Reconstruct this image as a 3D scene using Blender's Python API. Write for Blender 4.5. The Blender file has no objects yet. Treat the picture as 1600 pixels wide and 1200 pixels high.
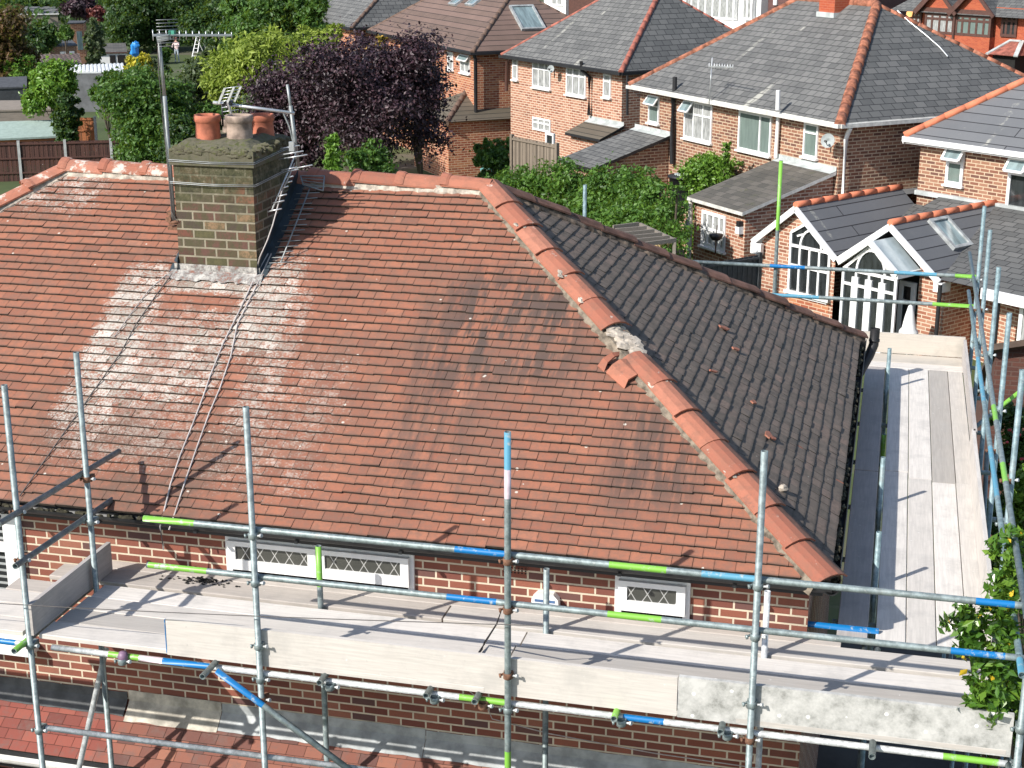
import bpy, math, random
import numpy as np
from mathutils import Vector, Matrix, Quaternion

# ------------------------------------------------------------------ camera
scene = bpy.context.scene
FPX, PITCH, YAW = 2420.0, math.radians(17.1), math.radians(13.97)
CAM = np.array([0.294, -11.118, 10.0])
_fh = np.array([-math.sin(YAW), math.cos(YAW), 0.0])
_r = np.array([math.cos(YAW), math.sin(YAW), 0.0])
_up = np.array([0, 0, 1.0])
_fw = _fh * math.cos(PITCH) - _up * math.sin(PITCH)
_u = _fh * math.sin(PITCH) + _up * math.cos(PITCH)
cam_data = bpy.data.cameras.new('camera')
cam = bpy.data.objects.new('camera', cam_data)
scene.collection.objects.link(cam)
cam_data.sensor_width = 36.0
cam_data.lens = FPX / 1600.0 * 36.0
cam_data.clip_start = 0.1
cam_data.clip_end = 3000
m = Matrix(((_r[0], _u[0], -_fw[0], CAM[0]), (_r[1], _u[1], -_fw[1], CAM[1]), (_r[2], _u[2], -_fw[2], CAM[2]), (0, 0, 0, 1)))
cam.matrix_world = m
scene.camera = cam
scene.render.resolution_x, scene.render.resolution_y = 1024, 768

# ------------------------------------------------------------------ world, sun, exposure
LDIR = Vector((0.835, 1.03, -1.0)).normalized()      # the way the sunlight travels
world = bpy.data.worlds.new('World'); scene.world = world; world.use_nodes = True
wnt = world.node_tree; wnt.nodes.clear()
sky = wnt.nodes.new('ShaderNodeTexSky'); sky.sky_type = 'NISHITA'; sky.sun_disc = False
sky.sun_elevation = math.asin(-LDIR.z)
sky.sun_rotation = math.atan2(-LDIR.x, -LDIR.y)
bg = wnt.nodes.new('ShaderNodeBackground'); bg.inputs['Strength'].default_value = 0.135
wo = wnt.nodes.new('ShaderNodeOutputWorld')
wnt.links.new(sky.outputs[0], bg.inputs[0]); wnt.links.new(bg.outputs[0], wo.inputs[0])
sun_data = bpy.data.lights.new('sun', 'SUN'); sun_data.energy = 4.9; sun_data.angle = math.radians(0.5)
sun_data.color = (1.0, 0.955, 0.89)
sun = bpy.data.objects.new('sun', sun_data); scene.collection.objects.link(sun)
sun.rotation_mode = 'QUATERNION'; sun.rotation_quaternion = LDIR.to_track_quat('-Z', 'Y')
sun.location = (-20, -25, 30)
scene.view_settings.view_transform = 'Standard'; scene.view_settings.look = 'None'
scene.view_settings.gamma = 1.0; scene.view_settings.exposure = 0.32; scene.view_settings.use_curve_mapping = False

# ------------------------------------------------------------------ survey helpers: sight lines of the photo cut with real planes
def ray(x, y):
    return _fw + _r * (x - 800) / FPX - _u * (y - 600) / FPX
def onz(x, y, z):
    d = ray(x, y); return CAM + d * ((z - CAM[2]) / d[2])
def ony(x, y, Y):
    d = ray(x, y); return CAM + d * ((Y - CAM[1]) / d[1])
def onx(x, y, X):
    d = ray(x, y); return CAM + d * ((X - CAM[0]) / d[0])
def onplane(x, y, p, n):
    d = ray(x, y); n = np.array(n, float); return CAM + d * (np.dot(np.array(p) - CAM, n) / np.dot(d, n))

# ------------------------------------------------------------------ mesh helpers
class MB:
    """collects faces for ONE mesh object"""
    def __init__(s):
        s.v = []; s.f = []; s.mi = []; s.t = []; s.sm = []
    def face(s, pts, mi=0, t=0.5, sm=False):
        b = len(s.v); s.v.extend([tuple(map(float, p)) for p in pts]); s.f.append(tuple(range(b, b + len(pts))))
        s.mi.append(mi); s.t.append(t); s.sm.append(sm)
    def hexa(s, p, mi=0, t=0.5):
        """p: 8 points, bottom ring 0-3, top ring 4-7"""
        b = len(s.v); s.v.extend([tuple(map(float, q)) for q in p])
        for f in ((3, 2, 1, 0), (4, 5, 6, 7), (0, 1, 5, 4), (1, 2, 6, 5), (2, 3, 7, 6), (3, 0, 4, 7)):
            s.f.append(tuple(b + i for i in f)); s.mi.append(mi); s.t.append(t); s.sm.append(False)
    def box(s, x0, x1, y0, y1, z0, z1, mi=0, t=0.5):
        s.hexa([(x0, y0, z0), (x1, y0, z0), (x1, y1, z0), (x0, y1, z0), (x0, y0, z1), (x1, y0, z1), (x1, y1, z1), (x0, y1, z1)], mi, t)
    def bar(s, a, b, w, h, up=(0, 0, 1), mi=0, t=0.5):
        """box along a->b, w wide, h high (centred)"""
        a = Vector(a); b = Vector(b); d = (b - a).normalized(); up = Vector(up)
        sd = d.cross(up)
        if sd.length < 1e-4: sd = d.cross(Vector((1, 0, 0)))
        sd.normalize(); u = sd.cross(d).normalized(); sd = sd * w / 2; u = u * h / 2
        s.hexa([a - sd - u, a + sd - u, b + sd - u, b - sd - u, a - sd + u, a + sd + u, b + sd + u, b - sd + u], mi, t)
    def prism(s, poly, vec, mi=0, t=0.5, mi_side=None):
        """poly: list of points (planar), extruded by vec"""
        vec = Vector(vec); P = [Vector(p) for p in poly]; n = len(P)
        nr = Vector((0, 0, 0))
        for i in range(n): nr += P[i].cross(P[(i + 1) % n])
        if nr.dot(vec) > 0: P = P[::-1]
        b = len(s.v); s.v.extend([tuple(p) for p in P]); s.v.extend([tuple(p + vec) for p in P])
        s.f.append(tuple(range(b, b + n))); s.f.append(tuple(range(b + 2 * n - 1, b + n - 1, -1)))
        s.mi += [mi, mi]; s.t += [t, t]; s.sm += [False, False]
        for i in range(n):
            j = (i + 1) % n
            s.f.append((b + j, b + i, b + n + i, b + n + j)); s.mi.append(mi if mi_side is None else mi_side); s.t.append(t); s.sm.append(False)
    def tube(s, a, b, r, n=12, mi=0, r2=None, cap=True, t=0.5, bands=None, hollow=False):
        a = Vector(a); b = Vector(b); d = (b - a); L = d.length; d.normalize()
        s1 = d.cross(Vector((0, 0, 1)))
        if s1.length < 1e-3: s1 = d.cross(Vector((1, 0, 0)))
        s1.normalize(); s2 = d.cross(s1)
        r2 = r if r2 is None else r2
        cuts = [(0.0, mi)]
        if bands:
            for (u0, u1, bm) in sorted(bands):
                cuts.append((max(u0, 0.0), bm)); cuts.append((min(u1, 1.0), mi))
        cuts.append((1.0, None))
        prev = None
        for k, (u, cm) in enumerate(cuts):
            c = a + d * L * u; rr = r + (r2 - r) * u
            base = len(s.v)
            for i in range(n):
                an = 2 * math.pi * i / n
                s.v.append(tuple(c + (s1 * math.cos(an) + s2 * math.sin(an)) * rr))
            if prev is not None:
                pb, pm = prev
                for i in range(n):
                    j = (i + 1) % n
                    s.f.append((pb + i, pb + j, base + j, base + i)); s.mi.append(pm); s.t.append(t); s.sm.append(True)
            if k == 0: first = base
            prev = (base, cm)
        last = base
        if cap:
            if hollow:
                for bs, c, dd in ((first, a, -d), (last, b, d)):
                    ib = len(s.v); q = c - dd * r * 1.6; 
                    for i in range(n):
                        an = 2 * math.pi * i / n
                        s.v.append(tuple(c + (s1 * math.cos(an) + s2 * math.sin(an)) * r * 0.8))
                    for i in range(n):
                        an = 2 * math.pi * i / n
                        s.v.append(tuple(q + (s1 * math.cos(an) + s2 * math.sin(an)) * r * 0.8))
                    for i in range(n):
                        j = (i + 1) % n
                        s.f.append((bs + i, bs + j, ib + j, ib + i)); s.mi.append(mi); s.t.append(t); s.sm.append(False)
                        s.f.append((ib + i, ib + j, ib + n + j, ib + n + i)); s.mi.append(mi); s.t.append(0.0); s.sm.append(False)
                    s.f.append(tuple(ib + n + i for i in range(n))); s.mi.append(mi); s.t.append(0.0); s.sm.append(False)
            else:
                s.f.append(tuple(first + i for i in range(n))[::-1]); s.f.append(tuple(last + i for i in range(n)))
                s.mi += [mi, mi]; s.t += [t, t]; s.sm += [False, False]
    def path(s, pts, r, n=6, mi=0, t=0.5):
        P = [Vector(p) for p in pts]; prev = None
        for k, c in enumerate(P):
            d = (P[min(k + 1, len(P) - 1)] - P[max(k - 1, 0)]).normalized()
            s1 = d.cross(Vector((0, 0, 1)))
            if s1.length < 1e-3: s1 = Vector((1, 0, 0))
            s1.normalize(); s2 = d.cross(s1); base = len(s.v)
            rr = r[k] if isinstance(r, (list, tuple)) else r
            for i in range(n):
                an = 2 * math.pi * i / n
                s.v.append(tuple(c + (s1 * math.cos(an) + s2 * math.sin(an)) * rr))
            if prev is not None:
                for i in range(n):
                    j = (i + 1) % n
                    s.f.append((prev + i, prev + j, base + j, base + i)); s.mi.append(mi); s.t.append(t); s.sm.append(True)
            prev = base
    def lathe(s, c, prof, n=20, mi=0, t=0.5, axis=None):
        """prof: [(r,z)...] about a vertical axis (or axis=(centre,dir))"""
        c = Vector(c); ax = Vector(axis).normalized() if axis is not None else Vector((0, 0, 1))
        s1 = ax.cross(Vector((0, 1, 0)))
        if s1.length < 1e-3: s1 = Vector((1, 0, 0))
        s1.normalize(); s2 = ax.cross(s1); prev = None
        for (r, z) in prof:
            base = len(s.v)
            for i in range(n):
                an = 2 * math.pi * i / n
                s.v.append(tuple(c + ax * z + (s1 * math.cos(an) + s2 * math.sin(an)) * r))
            if prev is not None:
                for i in range(n):
                    j = (i + 1) % n
                    s.f.append((prev + i, prev + j, base + j, base + i)); s.mi.append(mi); s.t.append(t); s.sm.append(True)
            prev = base
    def build(s, name, mats, parent=None, world_coords=True, uv=True, jitter=0.0):
        me = bpy.data.meshes.new(name)
        V = np.array(s.v, dtype=np.float64)
        if parent is not None and world_coords:
            root = parent
            while root.parent is not None: root = root.parent
            M = np.array(root_matrix(root).inverted())
            V = V @ M[:3, :3].T + M[:3, 3]
        elif parent is None and world_coords:
            pass
        if jitter: V = V + (np.random.RandomState(len(V)).rand(*V.shape) - .5) * jitter
        return finish_mesh(me, name, V, s.f, s.mi, s.t, s.sm, mats, parent, uv)

def root_matrix(root):
    return Matrix.Translation(root.location) @ root.rotation_euler.to_matrix().to_4x4()

def finish_mesh(me, name, V, F, MI, T, SM, mats, parent, uv=True):
    nl = [len(f) for f in F]
    loops = np.fromiter((i for f in F for i in f), dtype=np.int32)
    starts = np.concatenate([[0], np.cumsum(nl)[:-1]]).astype(np.int32)
    me.vertices.add(len(V)); me.vertices.foreach_set('co', np.asarray(V, dtype=np.float32).ravel())
    me.loops.add(len(loops)); me.loops.foreach_set('vertex_index', loops)
    me.polygons.add(len(F)); me.polygons.foreach_set('loop_start', starts)
    me.polygons.foreach_set('loop_total', np.array(nl, dtype=np.int32))
    me.polygons.foreach_set('material_index', np.array(MI, dtype=np.int32))
    me.polygons.foreach_set('use_smooth', np.array(SM, dtype=bool))
    me.update(calc_edges=True)
    me.validate()
    at = me.attributes.new('tint', 'FLOAT', 'FACE')
    if len(at.data) == len(T): at.data.foreach_set('value', np.array(T, dtype=np.float32))
    if uv and len(me.loops) == len(loops):
        nrm = np.zeros(len(F) * 3, dtype=np.float32); me.polygons.foreach_get('normal', nrm); nrm = nrm.reshape(-1, 3)
        fi = np.repeat(np.arange(len(F)), nl)
        N = nrm[fi]; P = np.asarray(V, dtype=np.float32)[loops]
        tx = np.stack([-N[:, 1], N[:, 0], np.zeros(len(N))], 1); ln = np.linalg.norm(tx, axis=1)
        flat = ln < 0.05
        tx[flat] = (1, 0, 0); ln[flat] = 1; tx /= ln[:, None]
        vy = np.cross(N, tx)
        U = np.stack([(P * tx).sum(1), (P * vy).sum(1)], 1)
        ul = me.uv_layers.new(name='uv'); ul.data.foreach_set('uv', U.astype(np.float32).ravel())
    for mt in (mats if isinstance(mats, (list, tuple)) else [mats]): me.materials.append(mt)
    o = bpy.data.objects.new(name, me); scene.collection.objects.link(o)
    if parent is not None: o.parent = parent
    return o

def recentre(o):
    """move a single-mesh thing's origin to the middle of its foot"""
    me = o.data; n = len(me.vertices); a = np.zeros(n * 3, dtype=np.float32); me.vertices.foreach_get('co', a); a = a.reshape(-1, 3)
    c = np.array([(a[:, 0].min() + a[:, 0].max()) / 2, (a[:, 1].min() + a[:, 1].max()) / 2, a[:, 2].min()])
    a = a - c; me.vertices.foreach_set('co', a.astype(np.float32).ravel()); o.location = tuple(float(q) for q in c); me.update()
    return o
def tag(o, label=None, cat=None, group=None, kind=None):
    if label: o['label'] = label
    if cat: o['category'] = cat
    if group: o['group'] = group
    if kind: o['kind'] = kind
    return o
def thing(name, label, cat, loc=(0, 0, 0), rotz=0.0, group=None):
    o = bpy.data.objects.new(name, None); scene.collection.objects.link(o)
    o.empty_display_size = 0.3
    o.location = tuple(float(q) for q in loc); o.rotation_euler = (0, 0, rotz)
    return tag(o, label, cat, group)

# ------------------------------------------------------------------ materials
class NT:
    def __init__(s, name):
        s.m = bpy.data.materials.new(name); s.m.use_nodes = True; s.t = s.m.node_tree; s.t.nodes.clear()
        s.o = s.t.nodes.new('ShaderNodeOutputMaterial'); s.b = s.t.nodes.new('ShaderNodeBsdfPrincipled')
        s.t.links.new(s.b.outputs[0], s.o.inputs[0])
    def n(s, typ, **kw):
        nd = s.t.nodes.new(typ)
        for k, v in kw.items():
            if k in nd.inputs: s.put(nd.inputs[k], v)
            else: setattr(nd, k, v)
        return nd
    def put(s, sock, v):
        if hasattr(v, 'is_output') or isinstance(v, bpy.types.NodeSocket): s.t.links.new(v, sock)
        else:
            if isinstance(v, tuple) and len(v) == 3 and sock.type == 'RGBA': v = v + (1,)
            sock.default_value = v
    def math(s, op, a, b=0.0, c=0.0, clamp=False):
        nd = s.t.nodes.new('ShaderNodeMath'); nd.operation = op; nd.use_clamp = clamp
        s.put(nd.inputs[0], a); s.put(nd.inputs[1], b); s.put(nd.inputs[2], c); return nd.outputs[0]
    def mix(s, f, a, b, typ='MIX'):
        nd = s.t.nodes.new('ShaderNodeMix'); nd.data_type = 'RGBA'; nd.blend_type = typ
        s.put(nd.inputs[0], f); s.put(nd.inputs[6], a); s.put(nd.inputs[7], b); return nd.outputs[2]
    def ramp(s, f, stops, interp='LINEAR'):
        nd = s.t.nodes.new('ShaderNodeValToRGB'); nd.color_ramp.interpolation = interp; e = nd.color_ramp.elements
        while len(e) < len(stops): e.new(0.5)
        for el, (p, c) in zip(e, stops):
            el.position = p; el.color = tuple(c) + (1,) if len(c) == 3 else c
        s.put(nd.inputs[0], f); return nd.outputs[0]
    def noise(s, scale, detail=4, vec=None, rough=0.6, dist=0.0):
        nd = s.t.nodes.new('ShaderNodeTexNoise'); nd.inputs['Scale'].default_value = scale; nd.inputs['Detail'].default_value = detail
        nd.inputs['Roughness'].default_value = rough; nd.inputs['Distortion'].default_value = dist
        if vec is not None: s.put(nd.inputs['Vector'], vec)
        return nd.outputs[0]
    def step(s, x, lo, hi):
        nd = s.t.nodes.new('ShaderNodeMapRange'); nd.interpolation_type = 'SMOOTHSTEP'
        s.put(nd.inputs[0], x); nd.inputs[1].default_value = lo; nd.inputs[2].default_value = hi; nd.inputs[3].default_value = 0; nd.inputs[4].default_value = 1
        return nd.outputs[0]
    def scalev(s, v, sc):
        nd = s.t.nodes.new('ShaderNodeMapping'); nd.inputs['Scale'].default_value = sc; s.put(nd.inputs[0], v); return nd.outputs[0]
    def uv(s): return s.n('ShaderNodeTexCoord').outputs['UV']
    def obj(s): return s.n('ShaderNodeTexCoord').outputs['Object']
    def pos(s): return s.n('ShaderNodeNewGeometry').outputs['Position']
    def tint(s):
        nd = s.n('ShaderNodeAttribute'); nd.attribute_name = 'tint'; return nd.outputs['Fac']
    def bump(s, h, st=0.3, dist=0.01):
        nd = s.n('ShaderNodeBump'); s.put(nd.inputs['Height'], h); nd.inputs['Strength'].default_value = st; nd.inputs['Distance'].default_value = dist
        s.t.links.new(nd.outputs[0], s.b.inputs['Normal'])
    def fin(s, col=None, rough=0.8, metal=0.0, spec=None):
        if col is not None: s.put(s.b.inputs['Base Color'], col)
        s.put(s.b.inputs['Roughness'], rough); s.put(s.b.inputs['Metallic'], metal)
        if spec is not None: s.b.inputs['Specular IOR Level'].default_value = spec
        return s.m
def V3(c, k): return tuple(x * k for x in c)

def m_plain(name, c, rough=0.7, metal=0.0, var=0.25, scale=6.0, spec=None, bump=0.0):
    t = NT(name); nz = t.noise(scale, 5, t.obj())
    col = t.mix(t.step(nz, 0.3, 0.7), V3(c, 1 - var), V3(c, 1 + var * 0.6))
    if bump: t.bump(t.noise(scale * 8, 4, t.obj()), bump, 0.004)
    return t.fin(col, rough, metal, spec)

def m_brick(name, cols, mortar, w=0.225, h=0.075, ms=0.011, dirt=0.25, dirtcol=(0.05, 0.045, 0.035), dscale=0.8, moss=None):
    t = NT(name); uv = t.uv()
    b = t.n('ShaderNodeTexBrick', Vector=uv); b.offset = 0.5
    for k, v in (('Color1', (0, 0, 0, 1)), ('Color2', (1, 1, 1, 1)), ('Mortar', (0.5, 0.5, 0.5, 1)), ('Scale', 1.0), ('Mortar Size', ms), ('Mortar Smooth', 0.25), ('Bias', 0.0), ('Brick Width', w), ('Row Height', h)):
        b.inputs[k].default_value = v
    n = len(cols); col = t.ramp(b.outputs['Color'], [((i + 0.0) / n, c) for i, c in enumerate(cols)], 'CONSTANT')
    fine = t.noise(60, 4, uv)
    col = t.mix(t.math('MULTIPLY', fine, 0.45), col, V3(cols[0], 0.45))
    bigv = t.noise(.45, 4, uv, .6); col = t.mix(t.math('MULTIPLY', t.step(bigv, .42, .62), .28), col, V3(cols[len(cols) // 2], .75))
    mot = t.mix(t.noise(9, 3, uv), V3(mortar, 0.75), V3(mortar, 1.2))
    wob = t.math('ADD', b.outputs['Fac'], t.math('MULTIPLY', t.math('SUBTRACT', t.noise(45, 3, uv), 0.5), 0.5), clamp=True)
    col = t.mix(t.step(wob, 0.3, 0.75), col, mot)
    d = t.step(t.noise(dscale, 5, uv, 0.7), 0.48, 0.75)
    col = t.mix(t.math('MULTIPLY', d, dirt), col, dirtcol)
    if moss: col = t.mix(t.math('MULTIPLY', t.step(t.noise(3.0, 6, uv, 0.7), 0.5, 0.62), moss[1]), col, moss[0])
    t.bump(t.math('SUBTRACT', t.math('MULTIPLY', fine, 0.25), b.outputs['Fac']), 0.5, 0.006)
    return t.fin(col, 0.9)

def m_slate_old(): pass
def m_slate(name, cols, w=0.3, h=0.2, line=(0.02, 0.02, 0.022), ms=0.006, moss=None, streak=0.35, rough=0.75, smooth=0.3, mossc=0.56, runs=False):
    t = NT(name); uv = t.uv()
    b = t.n('ShaderNodeTexBrick', Vector=uv); b.offset = 0.5
    for k, v in (('Color1', (0, 0, 0, 1)), ('Color2', (1, 1, 1, 1)), ('Mortar', (0.5, 0.5, 0.5, 1)), ('Scale', 1.0), ('Mortar Size', ms), ('Mortar Smooth', smooth), ('Bias', 0.0), ('Brick Width', w), ('Row Height', h)):
        b.inputs[k].default_value = v
    col = t.ramp(b.outputs['Color'], [(i / (len(cols) - 1), c) for i, c in enumerate(cols)])
    big = t.noise(0.9, 5, uv, 0.7)
    col = t.mix(t.math('MULTIPLY', t.step(big, 0.4, 0.75), streak), col, V3(cols[-1], 1.25))
    col = t.mix(t.math('MULTIPLY', t.noise(25, 4, uv), 0.4), col, V3(cols[0], 0.6))
    if moss: col = t.mix(t.math('MULTIPLY', t.step(t.noise(2.2, 8, uv, 0.75), mossc, mossc + 0.1), 0.85), col, moss)
    if runs: col = t.mix(t.math('MULTIPLY', t.step(t.math('ADD', t.noise(1.0, 3, t.scalev(uv, (1.3, .16, 1)), .5), t.math('MULTIPLY', t.noise(6, 5, uv, .8), .28)), .78, .86), .75), col, (0.45, 0.44, 0.38))
    col = t.mix(b.outputs['Fac'], col, line)
    sep = t.n('ShaderNodeSeparateXYZ'); t.put(sep.inputs[0], uv)
    fr = t.math('FRACT', t.math('DIVIDE', sep.outputs[1], h))
    t.bump(t.math('SUBTRACT', t.math('MULTIPLY', t.math('SUBTRACT', 1.0, fr), 1.0), t.math('MULTIPLY', b.outputs['Fac'], 0.6)), 0.55, 0.012)
    return t.fin(col, rough)

def m_leaf(name, c1, c2, c3, trans=0.35, rough=0.5, yellow=None):
    t = NT(name); ti = t.tint()
    col = t.ramp(ti, [(0.0, c1), (0.5, c2), (1.0, c3)])
    if yellow: col = t.mix(t.math('GREATER_THAN', t.math('FRACT', t.math('MULTIPLY', ti, 37.7)), 0.985), col, yellow)
    t.fin(col, rough)
    tr = t.n('ShaderNodeBsdfTranslucent'); t.put(tr.inputs[0], t.mix(0.5, col, (0.30, 0.42, 0.04), 'MIX') if trans > 0.2 else col)
    mx = t.n('ShaderNodeMixShader'); mx.inputs[0].default_value = trans
    t.t.links.new(t.b.outputs[0], mx.inputs[1]); t.t.links.new(tr.outputs[0], mx.inputs[2]); t.t.links.new(mx.outputs[0], t.o.inputs[0])
    return t.m

# --- main roof tiles (one tint per tile; lichen, algae and soot patches where the roof has them)
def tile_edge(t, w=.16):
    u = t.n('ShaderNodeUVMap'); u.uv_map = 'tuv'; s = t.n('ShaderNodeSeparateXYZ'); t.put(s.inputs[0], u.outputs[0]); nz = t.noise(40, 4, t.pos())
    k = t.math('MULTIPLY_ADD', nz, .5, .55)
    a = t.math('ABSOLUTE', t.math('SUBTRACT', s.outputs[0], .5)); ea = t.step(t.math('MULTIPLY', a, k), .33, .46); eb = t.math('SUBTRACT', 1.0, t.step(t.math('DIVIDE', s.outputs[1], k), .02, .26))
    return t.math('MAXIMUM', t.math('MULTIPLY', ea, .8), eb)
def m_main_tile():
    t = NT('red_clay_tile'); ti = t.tint(); p = t.pos(); ed = tile_edge(t); sp = t.n('ShaderNodeSeparateXYZ'); t.put(sp.inputs[0], p)
    X, Y = sp.outputs[0], sp.outputs[1]
    col = t.ramp(ti, [(0.0, (0.225, 0.088, 0.056)), (0.2, (0.285, 0.106, 0.064)), (0.5, (0.33, 0.126, 0.074)), (0.85, (0.365, 0.146, 0.086)), (1.0, (0.39, 0.172, 0.11))])
    n1 = t.noise(14, 6, p, 0.7); n2 = t.noise(2.2, 6, p, 0.75); n3 = t.noise(60, 3, p)
    col = t.mix(t.math('MULTIPLY', t.step(n1, 0.40, 0.66), 0.5), col, (0.19, 0.11, 0.08))
    col = t.mix(t.math('MULTIPLY', t.step(n2, 0.42, 0.72), 0.5), col, (0.17, 0.105, 0.075))
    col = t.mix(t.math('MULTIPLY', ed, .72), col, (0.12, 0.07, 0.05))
    def gauss(x, c, w):   # 1 at c falling to 0 at +-w
        return t.math('SUBTRACT', 1.0, t.step(t.math('ABSOLUTE', t.math('SUBTRACT', x, c)), w * 0.35, w))
    # algae streaks run straight down the slope: noise stretched along the slope
    st = t.noise(1.0, 5, t.scalev(p, (9.0, 1.3, 1.3)), 0.6)
    def patch(cx, wx, cy, wy, k, nz, lo=0.42, hi=0.58):
        return t.math('MULTIPLY', t.math('MULTIPLY', gauss(X, cx, wx), gauss(Y, cy, wy)), t.math('MULTIPLY', t.step(nz, lo, hi), k))
    dark = (0.085, 0.06, 0.05)
    col = t.mix(patch(-2.95, 1.0, 2.0, 0.85, 0.92, t.math('MULTIPLY_ADD', st, 0.8, t.math('MULTIPLY', ti, 0.22)), 0.43, 0.53), col, dark)
    col = t.mix(patch(-3.45, 0.55, 1.3, 1.4, 0.62, st, .40, .60), col, dark)
    col = t.mix(patch(-3.0, 2.6, 1.3, 1.5, 0.34, t.noise(1.6, 5, p, .7), .42, .62), col, (0.14, 0.09, 0.07))
    col = t.mix(patch(-1.45, 0.6, 0.9, 0.7, 0.75, st, .38, .58), col, dark)
    col = t.mix(patch(-6.0, 1.6, 0.3, 0.9, 0.65, n2, 0.3, 0.6), col, (0.12, 0.08, 0.06))
    # lichen
    n4 = t.noise(9, 8, p, 0.85); n5 = t.noise(48, 5, p, 0.75)
    sp2 = t.math('ADD', t.math('MULTIPLY', n4, 0.5), t.math('MULTIPLY', n5, 0.5))
    lich = t.mix(t.step(t.math('MULTIPLY_ADD', ti, .35, t.math('MULTIPLY', n3, .7)), 0.3, 0.75), (0.26, 0.225, 0.185), (0.62, 0.58, 0.52))
    def lp(cx, wx, cy, wy, lo, hi, k=0.95):
        g = t.math('MULTIPLY', gauss(X, cx, wx), gauss(Y, cy, wy))
        return t.math('MULTIPLY', t.step(t.math('ADD', sp2, t.math('MULTIPLY', g, 0.165)), lo - .03, hi - .015), t.math('MULTIPLY', t.step(g, 0.0, 0.45), k))
    for a in ((-6.70, 0.42, 1.80, 1.0, 0.625, 0.70, 0.92), (-6.66, 0.5, 1.2, 0.9, 0.645, 0.72, 0.85), (-5.38, 0.45, 2.05, 0.9, 0.63, 0.70, 0.92), (-5.75, 0.4, 1.5, 0.8, 0.65, 0.72, 0.85), (-6.25, 0.8, 1.45, 0.8, 0.625, 0.73, 0.75), (-6.2, 1.2, 0.9, 1.0, 0.66, 0.74, 0.55), (-5.1, 0.35, 1.5, 1.3, 0.655, 0.73, 0.6),
              (-6.0, 0.9, 2.28, 0.22, 0.60, 0.70), (-8.2, 1.0, 3.4, 0.7, 0.66, 0.74, 0.8), (-4.8, 1.0, 0.9, 1.3, 0.68, 0.76, 0.5)):
        col = t.mix(lp(*a), col, lich)
    vm = t.n('ShaderNodeTexVoronoi', Vector=p, Scale=6.5)
    mo = t.math('MULTIPLY', t.math('LESS_THAN', vm.outputs['Distance'], 0.12), t.math('MULTIPLY', gauss(X, -6.15, .8), gauss(Y, 1.35, .7)))
    col = t.mix(t.math('MULTIPLY', t.step(mo, .2, .6), .85), col, (0.06, 0.05, 0.025))
    # scattered pale spots everywhere
    vo = t.n('ShaderNodeTexVoronoi', Vector=p, Scale=5.5)
    spots = t.math('MULTIPLY', t.math('LESS_THAN', vo.outputs['Distance'], 0.075), t.math('GREATER_THAN', t.noise(1.7, 3, p), 0.5))
    col = t.mix(t.math('MULTIPLY', spots, 0.8), col, (0.62, 0.58, 0.5))
    t.bump(t.math('ADD', n1, t.math('MULTIPLY', n3, 0.6)), 0.35, 0.006)
    return t.fin(col, 0.88)
def m_side_tile():
    t = NT('grimy_dark_tile'); ti = t.tint(); p = t.pos(); ed = tile_edge(t)
    col = t.ramp(ti, [(0.0, (0.115, 0.092, 0.074)), (0.5, (0.160, 0.125, 0.10)), (1.0, (0.215, 0.15, 0.118))])
    n1 = t.noise(11, 6, p, 0.75); n2 = t.noise(2.0, 6, p, 0.7)
    col = t.mix(t.math('MULTIPLY', t.step(n1, 0.42, 0.68), 0.6), col, (0.055, 0.048, 0.040))
    col = t.mix(t.math('MULTIPLY', t.step(n2, 0.5, 0.8), 0.4), col, (0.20, 0.165, 0.14))
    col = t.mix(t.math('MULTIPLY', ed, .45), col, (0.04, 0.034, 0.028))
    col = t.mix(t.step(t.noise(2.1, 2, t.scalev(p, (1, 1.7, 2.0))), .735, .75), col, (0.33, 0.12, 0.07))
    vo = t.n('ShaderNodeTexVoronoi', Vector=p, Scale=6.0)
    col = t.mix(t.math('MULTIPLY', t.math('LESS_THAN', vo.outputs['Distance'], 0.05), 0.7), col, (0.42, 0.40, 0.34))
    t.bump(n1, 0.4, 0.006)
    return t.fin(col, 0.92)
def m_ridge():
    t = NT('clay_ridge'); ti = t.tint(); p = t.pos()
    col = t.ramp(ti, [(0.0, (0.31, 0.105, 0.065)), (0.6, (0.40, 0.15, 0.092)), (1.0, (0.45, 0.20, 0.135))])
    n1 = t.noise(9, 7, p, 0.75)
    col = t.mix(t.math('MULTIPLY', t.step(n1, 0.40, 0.66), 0.6), col, (0.25, 0.115, 0.075))
    col = t.mix(t.math('MULTIPLY', t.step(t.noise(3.1, 6, p, .8), 0.54, 0.68), 0.55), col, (0.14, 0.085, 0.065))
    n6 = t.noise(5, 8, p, 0.8); sp = t.n('ShaderNodeSeparateXYZ'); t.put(sp.inputs[0], p)
    lf = t.math('SUBTRACT', 1.0, t.step(sp.outputs[0], -7.5, -4.5))
    col = t.mix(t.math('MULTIPLY', t.step(t.math('ADD', n6, t.math('MULTIPLY', lf, 0.08)), 0.6, 0.68), 0.85), col, (0.60, 0.57, 0.5))
    t.bump(n1, 0.5, 0.01)
    return t.fin(col, 0.85)
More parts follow.
